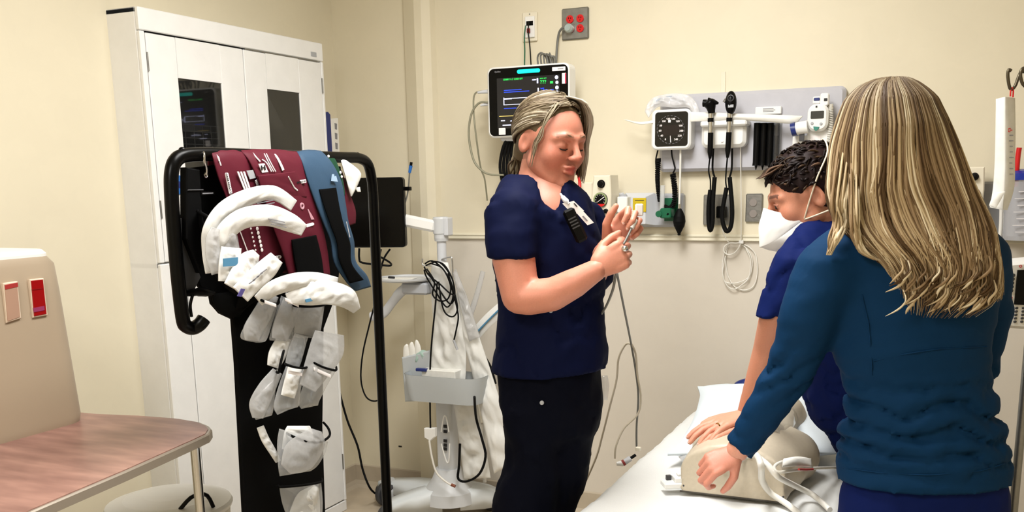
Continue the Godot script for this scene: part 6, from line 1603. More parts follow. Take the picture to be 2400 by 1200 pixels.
func nurse_hair(t: Node3D, HT: Transform3D) -> void:
	var m := M3.new()
	var f := Sdf.new(Vector3(-0.11, -0.12, -0.13), Vector3(0.11, 0.14, 0.12), 0.006)
	f.blob(Vector3(0, 0.031, -0.014), Vector3(0.0795, 0.091, 0.097))
	f.blob(Vector3(0, -0.045, -0.082), Vector3(0.04, 0.05, 0.035), 0.03)
	f.cut(Vector3(0, 0.078, 0.055), Vector3(0, -0.5, 0.86))
	f.blob(Vector3(-0.083, -0.005, -0.004), Vector3(0.02, 0.034, 0.024), 0.01, true)
	f.blob(Vector3(0.083, -0.005, -0.004), Vector3(0.02, 0.034, 0.024), 0.01, true)
	f.cut(Vector3(0, -0.075, 0), Vector3(0, -1, -0.2))
	f.mesh(m, func(_p: Vector3) -> Color: return lin(0.36, 0.305, 0.225))
	put(m, HT)
	var tones := [lin(0.27, 0.225, 0.17), lin(0.37, 0.32, 0.25), lin(0.46, 0.41, 0.335), lin(0.56, 0.515, 0.435), lin(0.68, 0.645, 0.58)]
	var r := RandomNumberGenerator.new(); r.seed = 21
	for i in 210:
		var s := -1.0 if i % 5 < 3 else 1.0
		var u := r.randf()
		# from the parting back over the side to the tie at the nape
		var a := Vector3(0.12 * s * r.randf(), 1.0, lerpf(0.95, -0.6, u)).normalized()
		var b := Vector3(s * (0.7 + 0.4 * r.randf()), lerpf(0.35, 0.75, r.randf()), lerpf(0.55, -0.6, u) + 0.1 * r.randfn()).normalized()
		var c := Vector3(s * 0.3, -0.25 + 0.5 * r.randf() * u, -1.0).normalized()
		var e := Vector3(0, -0.75, -0.95).normalized()
		var pts := []
		var k := 1.055 + 0.05 * r.randf()
		for j in 15:
			var q := j / 14.0
			var d := (a * pow(1 - q, 3) + b * 3 * q * pow(1 - q, 2) + c * 3 * q * q * (1 - q) + e * pow(q, 3)).normalized()
			pts.append(HT * on_skull(d, k + 0.012 * sin(q * 9.0 + i)))
		lock(m, pts, r.randf_range(0.0018, 0.0042), tones[mini(int(absf(r.randfn(1.6, 1.2))), 4)])
	for i in 170:
		var s := -1.0 if i % 4 < 3 else 1.0; var u := r.randf() * 1.5
		var a := Vector3(s * lerpf(0.05, 0.85, u), lerpf(0.92, 0.45, u), lerpf(0.72, 0.5, u) + 0.08 * r.randf()).normalized()
		var b := Vector3(s * lerpf(0.5, 1.1, u), lerpf(0.9, 0.35, u), 0.0).normalized()
		var c := Vector3(s * 0.6, lerpf(0.3, -0.2, u), -0.8).normalized(); var e := Vector3(0, -0.7, -1.0).normalized()
		var pts := []
		for j in 15:
			var q := j / 14.0
			var d := (a * pow(1 - q, 3) + b * 3 * q * pow(1 - q, 2) + c * 3 * q * q * (1 - q) + e * pow(q, 3)).normalized()
			pts.append(HT * on_skull(d, 1.045 + 0.05 * sin(PI * minf(q * 2.0, 1.0) * 0.5) + 0.01 * sin(q * 11.0 + i)))
		lock(m, pts, r.randf_range(0.0014, 0.0032), tones[mini(int(absf(r.randfn(1.9, 1.3))), 4)])
	# loose curtain on the far side of the face, wisps by the ear
	for i in 46:
		var u := r.randf()
		var pts := []
		for q in [[Vector3(0.0, 0.12, 0.03), 0.0], [Vector3(0.045, 0.11, 0.048), 0.0], [Vector3(0.081, 0.065, 0.044), 0.0], [Vector3(0.09, 0.005, 0.034), 0.0], [Vector3(0.087, -0.04, 0.04), 0.0], [Vector3(0.074, -0.075 - 0.02 * u, 0.052), 0.0]]:
			pts.append(HT * (q[0] + Vector3(r.randfn() * 0.003, 0, (u - 0.5) * 0.034)))
		lock(m, crv(pts, 14), r.randf_range(0.002, 0.004), tones[1 + int(u * 3.9)])
	for i in 7:
		var u := r.randf()
		var pts := []
		for q in [Vector3(-0.035, 0.105, 0.05), Vector3(-0.068, 0.065, 0.046), Vector3(-0.079, 0.02, 0.03 + 0.012 * u), Vector3(-0.08, -0.03 * u, 0.022 + 0.014 * u), Vector3(-0.078, -0.05 - 0.03 * u, 0.016 + 0.012 * u)]: pts.append(HT * (q + Vector3(r.randfn() * 0.002, 0, r.randfn() * 0.005)))
		lock(m, crv(pts, 12), r.randf_range(0.001, 0.002), tones[2 + int(u * 2.9)])
	# ponytail
	for i in 70:
		var a := r.randf() * TAU; var k := r.randf() * 0.024
		var o := Vector3(cos(a) * k, 0, sin(a) * k)
		var pts := []
		for q in [Vector3(0, -0.03, -0.085), Vector3(0, -0.055, -0.1), Vector3(0, -0.08, -0.108), Vector3(0, -0.105, -0.112), Vector3(0, -0.12 - 0.025 * r.randf(), -0.118)]: pts.append(HT * (q + o * (0.6 if q.y > -0.05 else 1.0) + Vector3(r.randfn(), r.randfn(), r.randfn()) * 0.004))
		lock(m, crv(pts, 12), r.randf_range(0.002, 0.0045), tones[r.randi() % 4])
	obj("hair", m, mats.hair, t)

func man() -> void:
	var ref := at(1900, 600, 2.66)
	var SK := lin(0.80, 0.54, 0.43)
	var hip := pl(2045, 1040, ref, -0.03)
	hip = Vector3(-0.03, 0.77, hip.z)
	var foot := Vector3(0.03, 0, hip.z)
	var t := thing("person", "person in blue scrubs and white mask pressing on the training torso", "person", foot)
	var ph := deg_to_rad(17)
	var fh := (-rr * 0.985 - tt * 0.17).normalized(); var lf := UP.cross(fh)
	var fz := fh * cos(ph) - UP * sin(ph); var fy := fz.cross(lf)
	var HT := Transform3D(Basis(lf, fy, fz) * 1.05, pl(1893, 461, ref, 0.0))
	var bm := head_mesh(HT, SK, true)
	var Wp := flat(1752, 968, 0.815)
	var bb := bounds([pl(1760, 480, ref, 0.3), pl(2000, 1000, ref, -0.2), pl(1760, 1000, ref, 0.3), Wp], 0.07)
	var f := Sdf.new(bb[0], bb[1], 0.010)
	f.chain([HT * Vector3(0, -0.03, -0.025), pl(1918, 540, ref), pl(1922, 590, ref)], [0.056, 0.06, 0.08], rr)
	var sh := pl(1872, 615, ref, 0.16)
	f.chain([sh, pl(1822, 745, ref, 0.14), sh.lerp(Wp, 0.55), Wp], [0.04, 0.047, 0.043, 0.029], rr, 0.02)
	f.mesh(bm, skin_tint(SK))
	var ht := skin_tint(lin(0.86, 0.60, 0.50))
	hand(bm, flat(1748, 972, 0.812), -tt * 0.6 + rr * 0.6, -rr * 0.95 + tt * 0.35 - UP * 0.22, -UP, 0.98, [[6, 14, 12], [6, 16, 14], [8, 16, 14], [8, 14, 12]], [Vector3(0.5, 0.85, -0.1), Vector3(0.2, 1, 0), Vector3(0, 1, 0.1)], ht, 0.12)
	hand(bm, flat(1758, 990, 0.792), tt * 0.8, -rr * 0.9 + tt * 0.3 - UP * 0.16, -UP, 0.98, [[4, 22, 20], [4, 24, 22], [4, 26, 22], [6, 26, 22]], [Vector3(0.75, 0.6, 0.1), Vector3(0.5, 0.9, 0.1), Vector3(0.3, 1, 0.1)], ht, 0.08)
	obj("body", bm, mats.skin, t)
	var hy := (-rr * 0.95 + tt * 0.35 - UP * 0.22).normalized(); var hz := (-UP - hy * -UP.dot(hy)).normalized(); var hx := -tt * 0.6 + rr * 0.6
	hx = (hx - hy * hx.dot(hy) - hz * hx.dot(hz)).normalized()
	obj("ring", m3().lathe(flat(1748, 972, 0.812) + hy * 0.098 - hx * 0.011 + hz * 0.001, hy, [[0.0098, -0.0018], [0.0112, -0.0018], [0.0112, 0.0018], [0.0098, 0.0018]], 14), mat("gold", Color(0.80, 0.66, 0.40), 0.25, 1.0), t)
	obj("eye", m3().ball(HT * Vector3(0.031, 0.001, 0.0735), Vector3(0.0135, 0.0125, 0.0135), Basis(), 12, 8), mat("eye_white", Color(0.80, 0.76, 0.72), 0.2), t)
	obj("iris", m3().ball(HT * Vector3(0.033, -0.001, 0.0835), Vector3(0.0055, 0.0055, 0.004), HT.basis, 10, 6), mat("iris_dark", Color(0.10, 0.07, 0.05), 0.15), t)
	obj("eyelid", m3().tube([HT * Vector3(0.018, 0.0035, 0.0845), HT * Vector3(0.031, 0.007, 0.0865), HT * Vector3(0.044, 0.003, 0.0785)], 0.0032, 6), mat("lid_skin", Color(0.72, 0.48, 0.40), 0.5), t)
	# scrub top
	var N := FastNoiseLite.new(); N.seed = 14; N.frequency = 5.0; N.noise_type = FastNoiseLite.TYPE_SIMPLEX
	var bt := pbox(1780, 510, 2290, 1100, ref, -0.22, 0.24)
	var g := Sdf.new(bt[0], bt[1], 0.011)
	var sl := slices([[555, 1860, 1990, 0.09], [600, 1835, 2030, 0.15], [700, 1830, 2060, 0.16], [820, 1860, 2090, 0.15], [920, 1888, 2120, 0.145], [1010, 1962, 2190, 0.145], [1070, 2040, 2260, 0.14]], ref)
	g.chain(sl[0], sl[1], rr, 0.03)
	g.chain([pl(1895, 570, ref, 0.08), pl(1868, 620, ref, 0.15), pl(1824, 745, ref, 0.145), pl(1812, 790, ref, 0.14)], [0.055, 0.064, 0.062, 0.060], rr, 0.045, false, 1.0, pl(1818, 748, ref, 0.145), -UP + rr * 0.03)
	g.chain([pl(1905, 490, ref), pl(1915, 545, ref)], [0.09, 0.062], rr, 0.006, true)
	g.warp(func(p: Vector3) -> float: return N.get_noise_3d(p.x * 1.2, p.y * 2.0, p.z * 1.2) * 0.010 + pow(1.0 - absf(sin((p.dot(rr) - p.y * 0.8) * 32.0 + N.get_noise_3dv(p) * 4.0)), 2.0) * 0.012)
	obj("scrub_top", g.mesh(M3.new()), mats.scrub_royal, t)
	obj("trousers", trousers(hip, foot, 0.15, 0.13), mats.trouser_navy, t)
	# hair
	var m := M3.new()
	var h := Sdf.new(Vector3(-0.11, -0.12, -0.13), Vector3(0.11, 0.15, 0.13), 0.006)
	h.blob(Vector3(0, 0.036, -0.014), Vector3(0.083, 0.096, 0.101))
	h.cut(Vector3(0, 0.062, 0.075), Vector3(0, -0.5, 0.86))
	for s in [-1.0, 1.0]:
		h.blob(Vector3(0.08 * s, -0.008, -0.006), Vector3(0.026, 0.036, 0.026), 0.01, true)
		h.blob(Vector3(0.08 * s, -0.03, 0.05), Vector3(0.03, 0.05, 0.045), 0.01, true)
	h.cut(Vector3(0, -0.06, 0), Vector3(0, -1, 0.1))
	h.mesh(m, func(_p: Vector3) -> Color: return lin(0.115, 0.075, 0.055))
	put(m, HT)
	var tones := [lin(0.10, 0.065, 0.05), lin(0.15, 0.10, 0.075), lin(0.24, 0.17, 0.125), lin(0.36, 0.27, 0.21)]
	var r := RandomNumberGenerator.new(); r.seed = 5
	for i in 420:
		var d := Vector3(r.randfn(), absf(r.randfn()) * 0.9 + (0.25 if i % 3 else -0.2), r.randfn() - 0.1).normalized()
		var p := on_skull(d, 1.05)
		if (p - Vector3(0, 0.062, 0.075)).dot(Vector3(0, -0.5, 0.86)) > -0.004: continue
		if absf(p.x) > 0.05 and p.y < 0.03 and p.z > -0.035: continue
		if p.y < -0.05: continue
		var fw2 := (Vector3(0, 0, 1) + Vector3(r.randfn(), r.randfn(), r.randfn()) * 0.5)
		fw2 = (fw2 - d * fw2.dot(d)).normalized()
		var ln := r.randf_range(0.018, 0.034) * (1.2 if d.y > 0.4 else 0.7)
		var pts := []
		for j in 5:
			var q := j / 4.0; pts.append(HT * (p + fw2 * ln * q + d * (0.012 * sin(q * 2.2) - 0.004 * q)))
		lock(m, pts, r.randf_range(0.0022, 0.004), tones[clampi(int(absf(r.randfn(0.8, 1.0))), 0, 3)], 4)
	for i in 26:
		var u := r.randf(); var x := r.randf_range(-0.05, 0.06)
		lock(m, crv([HT * Vector3(x, 0.098, 0.045), HT * Vector3(x, 0.098 - 0.01 * u, 0.075), HT * Vector3(x + 0.01 * u, 0.082, 0.096 + 0.014 * u)], 6), 0.003, tones[1 + i % 3], 4)
	obj("hair", m, mats.hair, t)
	# mask
	var k := thing("face_mask", "white pouch respirator mask on the bending person's face", "mask", HT * Vector3(0, -0.08, 0.1))
	var ridge := [Vector3(0.064, -0.048, 0.028), Vector3(0.05, -0.078, 0.105), Vector3(0, -0.088, 0.148), Vector3(-0.05, -0.078, 0.105), Vector3(-0.064, -0.048, 0.028)]
	var upper := [Vector3(0.066, -0.044, 0.028), Vector3(0.044, -0.012, 0.085), Vector3(0, 0.006, 0.112), Vector3(-0.044, -0.012, 0.085), Vector3(-0.066, -0.044, 0.028)]
	var lower := [Vector3(0.066, -0.052, 0.026), Vector3(0.052, -0.11, 0.05), Vector3(0, -0.132, 0.06), Vector3(-0.052, -0.11, 0.05), Vector3(-0.066, -0.052, 0.026)]
	for i in 5: ridge[i] = HT * ridge[i]; upper[i] = HT * upper[i]; lower[i] = HT * lower[i]
	var mm := mat("mask_white", Color(0.93, 0.93, 0.92), 0.7)
	obj("upper_panel", m3().sheet(crv(upper, 24), crv(ridge, 24), 8, 0.002, 0.006, 0.004, 4, fz), mm, k)
	obj("lower_panel", m3().sheet(crv(ridge, 24), crv(lower, 24), 8, 0.002, 0.005, 0.006, 6, fz), mm, k)
	var st := mat("strap_cream", Color(0.88, 0.83, 0.74), 0.6)
	obj("strap", m3().tube(crv([HT * Vector3(0.066, -0.046, 0.028), HT * Vector3(0.082, 0.0, 0.003), HT * Vector3(0.089, 0.045, -0.025), HT * Vector3(0.07, 0.095, -0.065), HT * Vector3(0.02, 0.128, -0.07), HT * Vector3(-0.06, 0.10, -0.06), HT * Vector3(-0.089, 0.045, -0.02), HT * Vector3(-0.066, -0.046, 0.028)], 30), 0.0024, 6), st, k)
	obj("strap", m3().tube(crv([HT * Vector3(0.066, -0.049, 0.028), HT * Vector3(0.085, -0.045, -0.01), HT * Vector3(0.068, -0.04, -0.07), HT * Vector3(0, -0.035, -0.11), HT * Vector3(-0.068, -0.04, -0.07), HT * Vector3(-0.066, -0.049, 0.028)], 30), 0.0024, 6), st, k)

func trousers(hip: Vector3, foot: Vector3, w: float, dp: float) -> M3:
	var N := FastNoiseLite.new(); N.seed = 9; N.frequency = 5.0
	var bb := bounds([hip + UP * 0.1, foot], 0.26); bb[0].y = -0.02; bb[1].y = hip.y + 0.14
	var p := Sdf.new(bb[0], bb[1], 0.014)
	p.chain([hip + UP * 0.06, hip, hip - UP * 0.1], [Vector2(w, dp), Vector2(w * 1.06, dp * 1.06), Vector2(w, dp)], rr, 0.03)
	for s in [-1.0, 1.0]:
		var a: Vector3 = hip - UP * 0.05 + rr * w * 0.5 * s; var b: Vector3 = foot + rr * w * 0.62 * s + UP * 0.09
		p.chain([a, a.lerp(b, 0.5), b], [Vector2(w * 0.56, dp * 0.85), 0.085, 0.075], rr, 0.03)
		p.chain([b - UP * 0.045, b - UP * 0.045 - tt * 0.1], [0.045, 0.04], rr, 0.02)
	p.warp(func(q: Vector3) -> float: return N.get_noise_3d(q.x * 1.4, q.y * 0.8, q.z * 1.4) * 0.012)
	return p.mesh(M3.new())

func woman() -> void:
	var ref := at(2150, 900, 2.2)
	var SK := lin(0.86, 0.61, 0.52)
	var hip := pl(2165, 1140, ref)
	var foot := Vector3(hip.x + 0.02, 0, hip.z)
	var t := thing("person", "person with long blonde hair in a teal long-sleeved top, seen from behind", "person", foot)
	var fh := (-tt * 0.9 - rr * 0.44).normalized(); var lf := UP.cross(fh)
	var HT := Transform3D(Basis(lf, UP, fh) * 0.92, pl(2084, 322, ref, -0.01))
	var bm := head_mesh(HT, SK, false, false)
	var W := pl(1727, 1058, ref, -0.10)
	var bb := bounds([W, pl(2150, 380, ref), pl(2150, 560, ref)], 0.1)
	var f := Sdf.new(bb[0], bb[1], 0.012)
	f.chain([HT * Vector3(0, -0.04, -0.02), pl(2120, 500, ref), pl(2130, 560, ref)], [0.055, 0.058, 0.08], rr)
	f.chain([pl(2130, 575, ref), pl(1985, 620, ref), pl(1935, 660, ref, 0.02), pl(1898, 740, ref, 0.02), pl(1862, 850, ref, -0.02), pl(1800, 950, ref, -0.06), W], [0.06, 0.045, 0.045, 0.045, 0.04, 0.036, 0.028], rr)
	f.mesh(bm, skin_tint(SK))
	hand(bm, W, rr * 0.5 - UP * 0.6 + tt * 0.4, -rr * 0.86 - UP * 0.42 + tt * 0.12, -tt * 0.6 - UP * 0.7, 0.86, [[38, 62, 40], [42, 66, 40], [46, 68, 40], [50, 66, 40]], [Vector3(0.7, 0.6, 0.5), Vector3(0.2, 0.8, 0.7), Vector3(-0.1, 0.7, 0.8)], skin_tint(lin(0.81, 0.54, 0.46)))
	obj("body", bm, mats.skin, t)
	# long-sleeved top
	var N := FastNoiseLite.new(); N.seed = 24; N.frequency = 4.0; N.noise_type = FastNoiseLite.TYPE_SIMPLEX
	var bt := pbox(1690, 500, 2378, 1150, ref, -0.32, 0.16)
	var g := Sdf.new(bt[0], bt[1], 0.0095)
	var sl := slices([[520, 2060, 2210, 0.07], [560, 1985, 2300, 0.09], [600, 1930, 2335, 0.105], [700, 1938, 2336, 0.115], [790, 1950, 2322, 0.115], [850, 1974, 2316, 0.108], [900, 1984, 2317, 0.105], [960, 1978, 2330, 0.11], [1040, 1964, 2350, 0.12], [1115, 1962, 2364, 0.13], [1170, 1962, 2366, 0.132]], ref)
	g.chain(sl[0], sl[1], rr, 0.03)
	g.chain([pl(1985, 590, ref, 0.0), pl(1935, 640, ref, 0.02), pl(1898, 740, ref, 0.02), pl(1862, 850, ref, -0.02), pl(1800, 950, ref, -0.06), pl(1735, 1050, ref, -0.10)], [0.06, 0.07, 0.064, 0.055, 0.047, 0.0375], rr, 0.035, false, 1.0, pl(1733, 1056, ref, -0.10), rr * -0.66 - UP * 0.72)
	g.chain([pl(2300, 610, ref, -0.03), pl(2312, 720, ref, -0.10), pl(2290, 860, ref, -0.14), pl(2180, 900, ref, -0.28)], [0.06, 0.058, 0.05, 0.042], rr, 0.03)
	var ym := pl(2150, 980, ref).y
	var el := pl(1855, 865, ref, -0.02)
	g.warp(func(p: Vector3) -> float:
		var n := N.get_noise_3dv(p)
		var w := N.get_noise_3d(p.x * 0.8, p.y * 3.4, p.z * 0.8) * 0.006
		var xr := (p - ref).dot(rr)
		if xr > -0.22:
			var k := clampf(1.15 - absf(p.y - ym) / 0.14, 0.0, 1.0)
			w += (pow(1.0 - absf(sin(p.y * 66.0 + n * 3.4 + xr * 2.5)), 1.6) * 0.03 - 0.006) * k * k * (3.0 - 2.0 * k) * (0.55 + 0.9 * absf(N.get_noise_2d(p.y * 3.0, xr * 1.2)))
		else:
			var k := clampf(1.0 - (p - el).length() / 0.13, 0.0, 1.0)
			w += (pow(1.0 - absf(sin((p.y * 1.0 - xr * 0.75) * 62.0 + n * 3.6)), 1.6) * 0.022 - 0.004) * k
			w += (pow(1.0 - absf(sin((p.y - xr * 0.6) * 85.0 + n * 3.0)), 1.6) * 0.014 - 0.003) * clampf(1.0 - (p - W).length() / 0.12, 0.0, 1.0)
		return w)
	g.chain([pl(2115, 440, ref), pl(2122, 520, ref)], [0.09, 0.062], rr, 0.006, true)
	g.cut(pl(2165, 1120, ref), -UP, 1e9)
	var top := obj("long_sleeved_top", g.mesh(M3.new()), mats.jersey_teal, t)
	for q in [[[2020, 690], [2036, 760], [2042, 830], [2044, 880]], [[2048, 846], [2120, 830], [2200, 818], [2312, 812]], [[1968, 1095], [2060, 1108], [2180, 1114], [2300, 1104], [2356, 1086]]]:
		var P := on_cloth(g, q, 40)
		if P.size() > 6: obj("seam", m3().tube(P, 0.0016, 5), mats.jersey_teal, top)
	obj("trousers", trousers(pl(2165, 1150, ref), foot, 0.178, 0.115), mats.scrub_royal, t)
	woman_hair(t, ref, HT)

func woman_hair(t: Node3D, ref: Vector3, HT: Transform3D) -> void:
	var LV := [[180, 2076, 2108], [186, 2048, 2132], [200, 2018, 2152], [230, 1990, 2182], [270, 1974, 2200], [330, 1958, 2226], [400, 1950, 2254], [450, 1946, 2276], [500, 1958, 2302], [540, 1985, 2324], [600, 2050, 2338], [650, 2088, 2344], [700, 2100, 2342], [735, 2108, 2290]]
	var edge := func(y: float) -> Vector2:
		for i in LV.size() - 1:
			if y <= LV[i + 1][0]:
				var q: float = (y - LV[i][0]) / (LV[i + 1][0] - LV[i][0]); var a0: Array = LV[maxi(i - 1, 0)]; var a3: Array = LV[mini(i + 2, LV.size() - 1)]; return Vector2(cubic_interpolate(LV[i][1], LV[i + 1][1], a0[1], a3[1], q), cubic_interpolate(LV[i][2], LV[i + 1][2], a0[2], a3[2], q))
		return Vector2(LV[-1][1], LV[-1][2])
	var mid := func(y: float) -> Array:   # centre, half width, half depth of the hair at a pixel row
		var e: Vector2 = edge.call(y)
		var k := smoothstep(470.0, 600.0, y)
		var o := lerpf(0.0, 0.085, k)
		var a := pl(e.x, y, ref, o); var b := pl(e.y, y, ref, o); var w := (b - a).length() / 2
		return [(a + b) / 2, w, lerpf(minf(w * 1.1, 0.122), 0.062, k)]
	var m := M3.new()
	# the mass under the strands
	var bb := pbox(1940, 175, 2350, 740, ref, -0.15, 0.18)
	var f := Sdf.new(bb[0], bb[1], 0.01)
	var P := []; var R := []
	for y in [200, 215, 240, 280, 330, 400, 450, 500, 550, 600, 650, 690, 700]:
		var q: Array = mid.call(float(y)); P.append(q[0]); R.append(Vector2(q[1] - (0.012 if y < 480 else 0.032), q[2] - 0.014))
	f.chain(P, R, rr, 0.02, false, 0.25)
	f.mesh(m, func(_p: Vector3) -> Color: return lin(0.36, 0.285, 0.195))
	var tones := [lin(0.30, 0.225, 0.15), lin(0.42, 0.335, 0.235), lin(0.55, 0.46, 0.34), lin(0.66, 0.575, 0.44), lin(0.76, 0.685, 0.55), lin(0.84, 0.78, 0.66)]
	var r := RandomNumberGenerator.new(); r.seed = 77
	for i in 1250:
		var u := r.randf_range(-0.16, 1.16); var lay := r.randf()
		var yend := lerpf(610, 738, r.randf()) if u > 0.2 else lerpf(560, 715, r.randf())
		if u > 0.9: yend = lerpf(600, 705, r.randf())
		var pts := []; var n := 22
		var ph := r.randf() * TAU; var wv := r.randf_range(0.006, 0.02); var fr := r.randf_range(0.8, 2.2)
		var y0 := lerpf(183, 196, lay)
		for j in n + 1:
			var q := float(j) / n
			var y := lerpf(y0, yend, pow(q, 1.25))
			var c: Array = mid.call(y)
			var uu := u + (wv * sin(q * TAU * fr + ph) + 0.022 * sin(q * 9.0 + u * 14.0)) * q
			if q > 0.84: uu -= (q - 0.84) * 0.75 * (0.3 + u)
			var a := PI * (1.0 - uu)
			var k := 0.955 + 0.075 * lay
			pts.append(c[0] + rr * (c[1] * k * cos(a)) + tt * (c[2] * k * sin(a)))
		lock(m, crv(pts, 28), r.randf_range(0.0014, 0.0036), tones[clampi(int(2.5 + 1.0 * sin(u * 31.0) + 0.9 * sin(u * 67.0 + 1.0) + r.randfn(0.0, 1.0)), 0, 5)], 5, 0.75)
	# front locks falling over the left shoulder
	for i in 44:
		var u := r.randf()
		var pts := []
		for q in [[1966 + 40 * u, 300 + 90 * r.randf()], [1950 + 35 * u, 470], [1955 + 30 * u, 520], [1945 + 22 * u, 560], [1938 + 8 * u, 598]]: pts.append(pl(q[0] + r.randfn() * 3.0, q[1], ref, 0.02 if q[1] < 440 else 0.06 + 0.03 * r.randf() + (0.02 if q[1] > 530 else 0.0)))
		lock(m, crv(pts, 16), r.randf_range(0.0018, 0.004), tones[2 + int(u * 3.9)])
	for i in 26:
		var u := r.randf()
		var pts := []
		for q in [[1985 + 30 * u, 330 + 90 * r.randf()], [1990 + 25 * u, 500], [1995 + 20 * u, 550], [2015 + 14 * u, 590], [2052 + 10 * u, 610]]: pts.append(pl(q[0] + r.randfn() * 3.0, q[1], ref, 0.04 if q[1] < 440 else 0.09 + 0.03 * r.randf()))
		lock(m, crv(pts, 16), r.randf_range(0.0016, 0.0034), tones[2 + int(u * 3.9)])
	# stray ends curling at the bottom right
	for i in 60:
		var u := r.randf(); var y0 := lerpf(600, 680, r.randf())
		var x0 := lerpf(2110, 2335, u)
		var pts := [pl(x0, y0, ref, 0.14), pl(x0 + 6, y0 + 25, ref, 0.15), pl(x0 - 10, y0 + 45, ref, 0.155), pl(x0 - 40 * r.randf() - 5, y0 + 55 + 8 * r.randf(), ref, 0.15)]
		lock(m, crv(pts, 14), r.randf_range(0.0016, 0.0036), tones[r.randi() % 6])
	obj("hair", m, mats.hair, t)

func bed_things() -> void:
	var Y := 0.62; var x0 := -0.865; var x1 := -0.225; var za := -3.58; var zb := -1.7
	var b := thing("hospital_bed", "hospital stretcher with a blue end handle under white sheets", "bed", Vector3((x0 + x1) / 2, 0, (za + zb) / 2))
	obj("mattress", m3().box(Vector3((x0 + x1) / 2, Y - 0.075, (za + zb) / 2), Vector3(x1 - x0 - 0.03, 0.13, zb - za - 0.03), 0.03), mats.blue_plastic, b)
	obj("frame", m3().box(Vector3((x0 + x1) / 2, 0.44, (za + zb) / 2), Vector3(0.58, 0.08, 1.8), 0.01), mats.grey_plastic, b)
	for p in [Vector3(-0.78, 0, -3.4), Vector3(-0.28, 0, -3.4), Vector3(-0.78, 0, -1.9), Vector3(-0.28, 0, -1.9)]:
		obj("leg", m3().tube([p + UP * 0.12, p + UP * 0.41], 0.025, 10), mats.grey_plastic, b)
		obj("caster", m3().lathe(p + Vector3(-0.02, 0.075, 0), Vector3.RIGHT, [[0.0, 0.0], [0.07, 0.0], [0.075, 0.008], [0.075, 0.032], [0.07, 0.04], [0.0, 0.04]], 20), mats.black_rubber, b)
	var hy := wall(1750, 900, ZB * -1.0 - 3.66).y
	obj("end_handle", m3().tube(crv([Vector3(-0.74, 0.46, -3.66), Vector3(-0.74, hy - 0.06, -3.66), Vector3(-0.70, hy, -3.66), Vector3(-0.5, hy + 0.012, -3.66), Vector3(-0.36, hy, -3.66), Vector3(-0.32, hy - 0.06, -3.66), Vector3(-0.32, 0.46, -3.66)], 40), 0.022, 12), mats.blue_plastic, b)
	# sheet: a skin over the mattress with folds
	var N := FastNoiseLite.new(); N.seed = 31; N.frequency = 3.0
	var N2 := FastNoiseLite.new(); N2.seed = 33; N2.frequency = 9.0
	var prof := [[x0 + 0.005, Y - 0.24], [x0 - 0.012, Y - 0.16], [x0 - 0.01, Y - 0.08], [x0 - 0.004, Y - 0.035], [x0 + 0.008, Y - 0.012], [x0 + 0.03, Y - 0.002]]
	for i in 13: prof.append([lerpf(x0 + 0.06, x1 - 0.06, i / 12.0), Y])
	prof.append_array([[x1 - 0.03, Y - 0.002], [x1 - 0.008, Y - 0.012], [x1 + 0.004, Y - 0.035], [x1 + 0.01, Y - 0.08], [x1 + 0.012, Y - 0.16], [x1 - 0.005, Y - 0.22]])
	var s := m3(); var nz := 90; var np := prof.size()
	for j in nz + 1:
		var z := lerpf(za, zb, float(j) / nz)
		for i in np:
			var p := Vector3(prof[i][0], prof[i][1], z)
			var w := N.get_noise_3d(p.x * 1.5, p.y * 0.6, p.z) * 0.009 + absf(N2.get_noise_3d(p.x * 0.8 + p.z * 0.6, p.y, p.z * 0.8)) * 0.006
			var edge: float = 1.0 if i > 5 and i < np - 6 else 1.6
			var n := Vector3(-1, 0, 0) if i < 4 else Vector3(1, 0, 0) if i > np - 5 else UP
			s.vert(p + n * w * edge)
	for j in nz:
		for i in np - 1: s.quad(j * np + i, (j + 1) * np + i, (j + 1) * np + i + 1, j * np + i + 1)
	lone("bed_sheet", s, mats.sheet_white, "white sheet covering the stretcher under the training torso", "sheet")
	# pillow
	var A := flat(1643, 908, 0.75); var B := flat(1574, 1066, 0.665); var C := flat(1975, 1060, 0.665); var D := flat(1925, 915, 0.75)
	var L := []; var R := []
	for i in 9:
		var q := i / 8.0; var sag := sin(PI * q) * 0.02
		var ear := 0.012 * (1.0 if i == 0 or i == 8 else 0.0)
		L.append(A.lerp(B, q) + Vector3(sag - ear, 0, 0)); R.append(D.lerp(C, q) - Vector3(sag - ear, 0, 0))
	lone("pillow", m3().sheet(crv(L, 26), crv(R, 26), 22, 0.008, 0.055, 0.022, 5, UP, 7.0), mats.pillow_white, "white pillow with pointed corners under the training torso's head", "pillow")
	# training torso
	var t := thing("training_manikin", "beige resuscitation training torso lying on the bed", "manikin", Vector3(-0.49, Y, -2.66))
	var f := Sdf.new(Vector3(-0.72, 0.6, -3.16), Vector3(-0.2, 0.9, -2.4), 0.0085)
	f.chain([Vector3(-0.505, 0.685, -2.40), Vector3(-0.51, 0.69, -2.56), Vector3(-0.505, 0.70, -2.70), Vector3(-0.495, 0.69, -2.82)], [Vector2(0.135, 0.075), Vector2(0.142, 0.085), Vector2(0.15, 0.09), Vector2(0.14, 0.07)], Vector3.RIGHT, 0.03)
	f.chain([Vector3(-0.62, 0.685, -2.77), Vector3(-0.48, 0.70, -2.82), Vector3(-0.385, 0.685, -2.76)], [0.062, 0.06, 0.066], UP, 0.04)
	f.chain([Vector3(-0.39, 0.68, -2.73), Vector3(-0.385, 0.675, -2.64)], [0.058, 0.048], UP, 0.04)
	f.chain([Vector3(-0.505, 0.64, -2.40), Vector3(-0.50, 0.64, -2.80)], [Vector2(0.14, 0.05), Vector2(0.14, 0.05)], Vector3.RIGHT, 0.02)
	f.cut(Vector3(-0.5, 0.7, -2.492), Vector3(0, 0.12, 1))
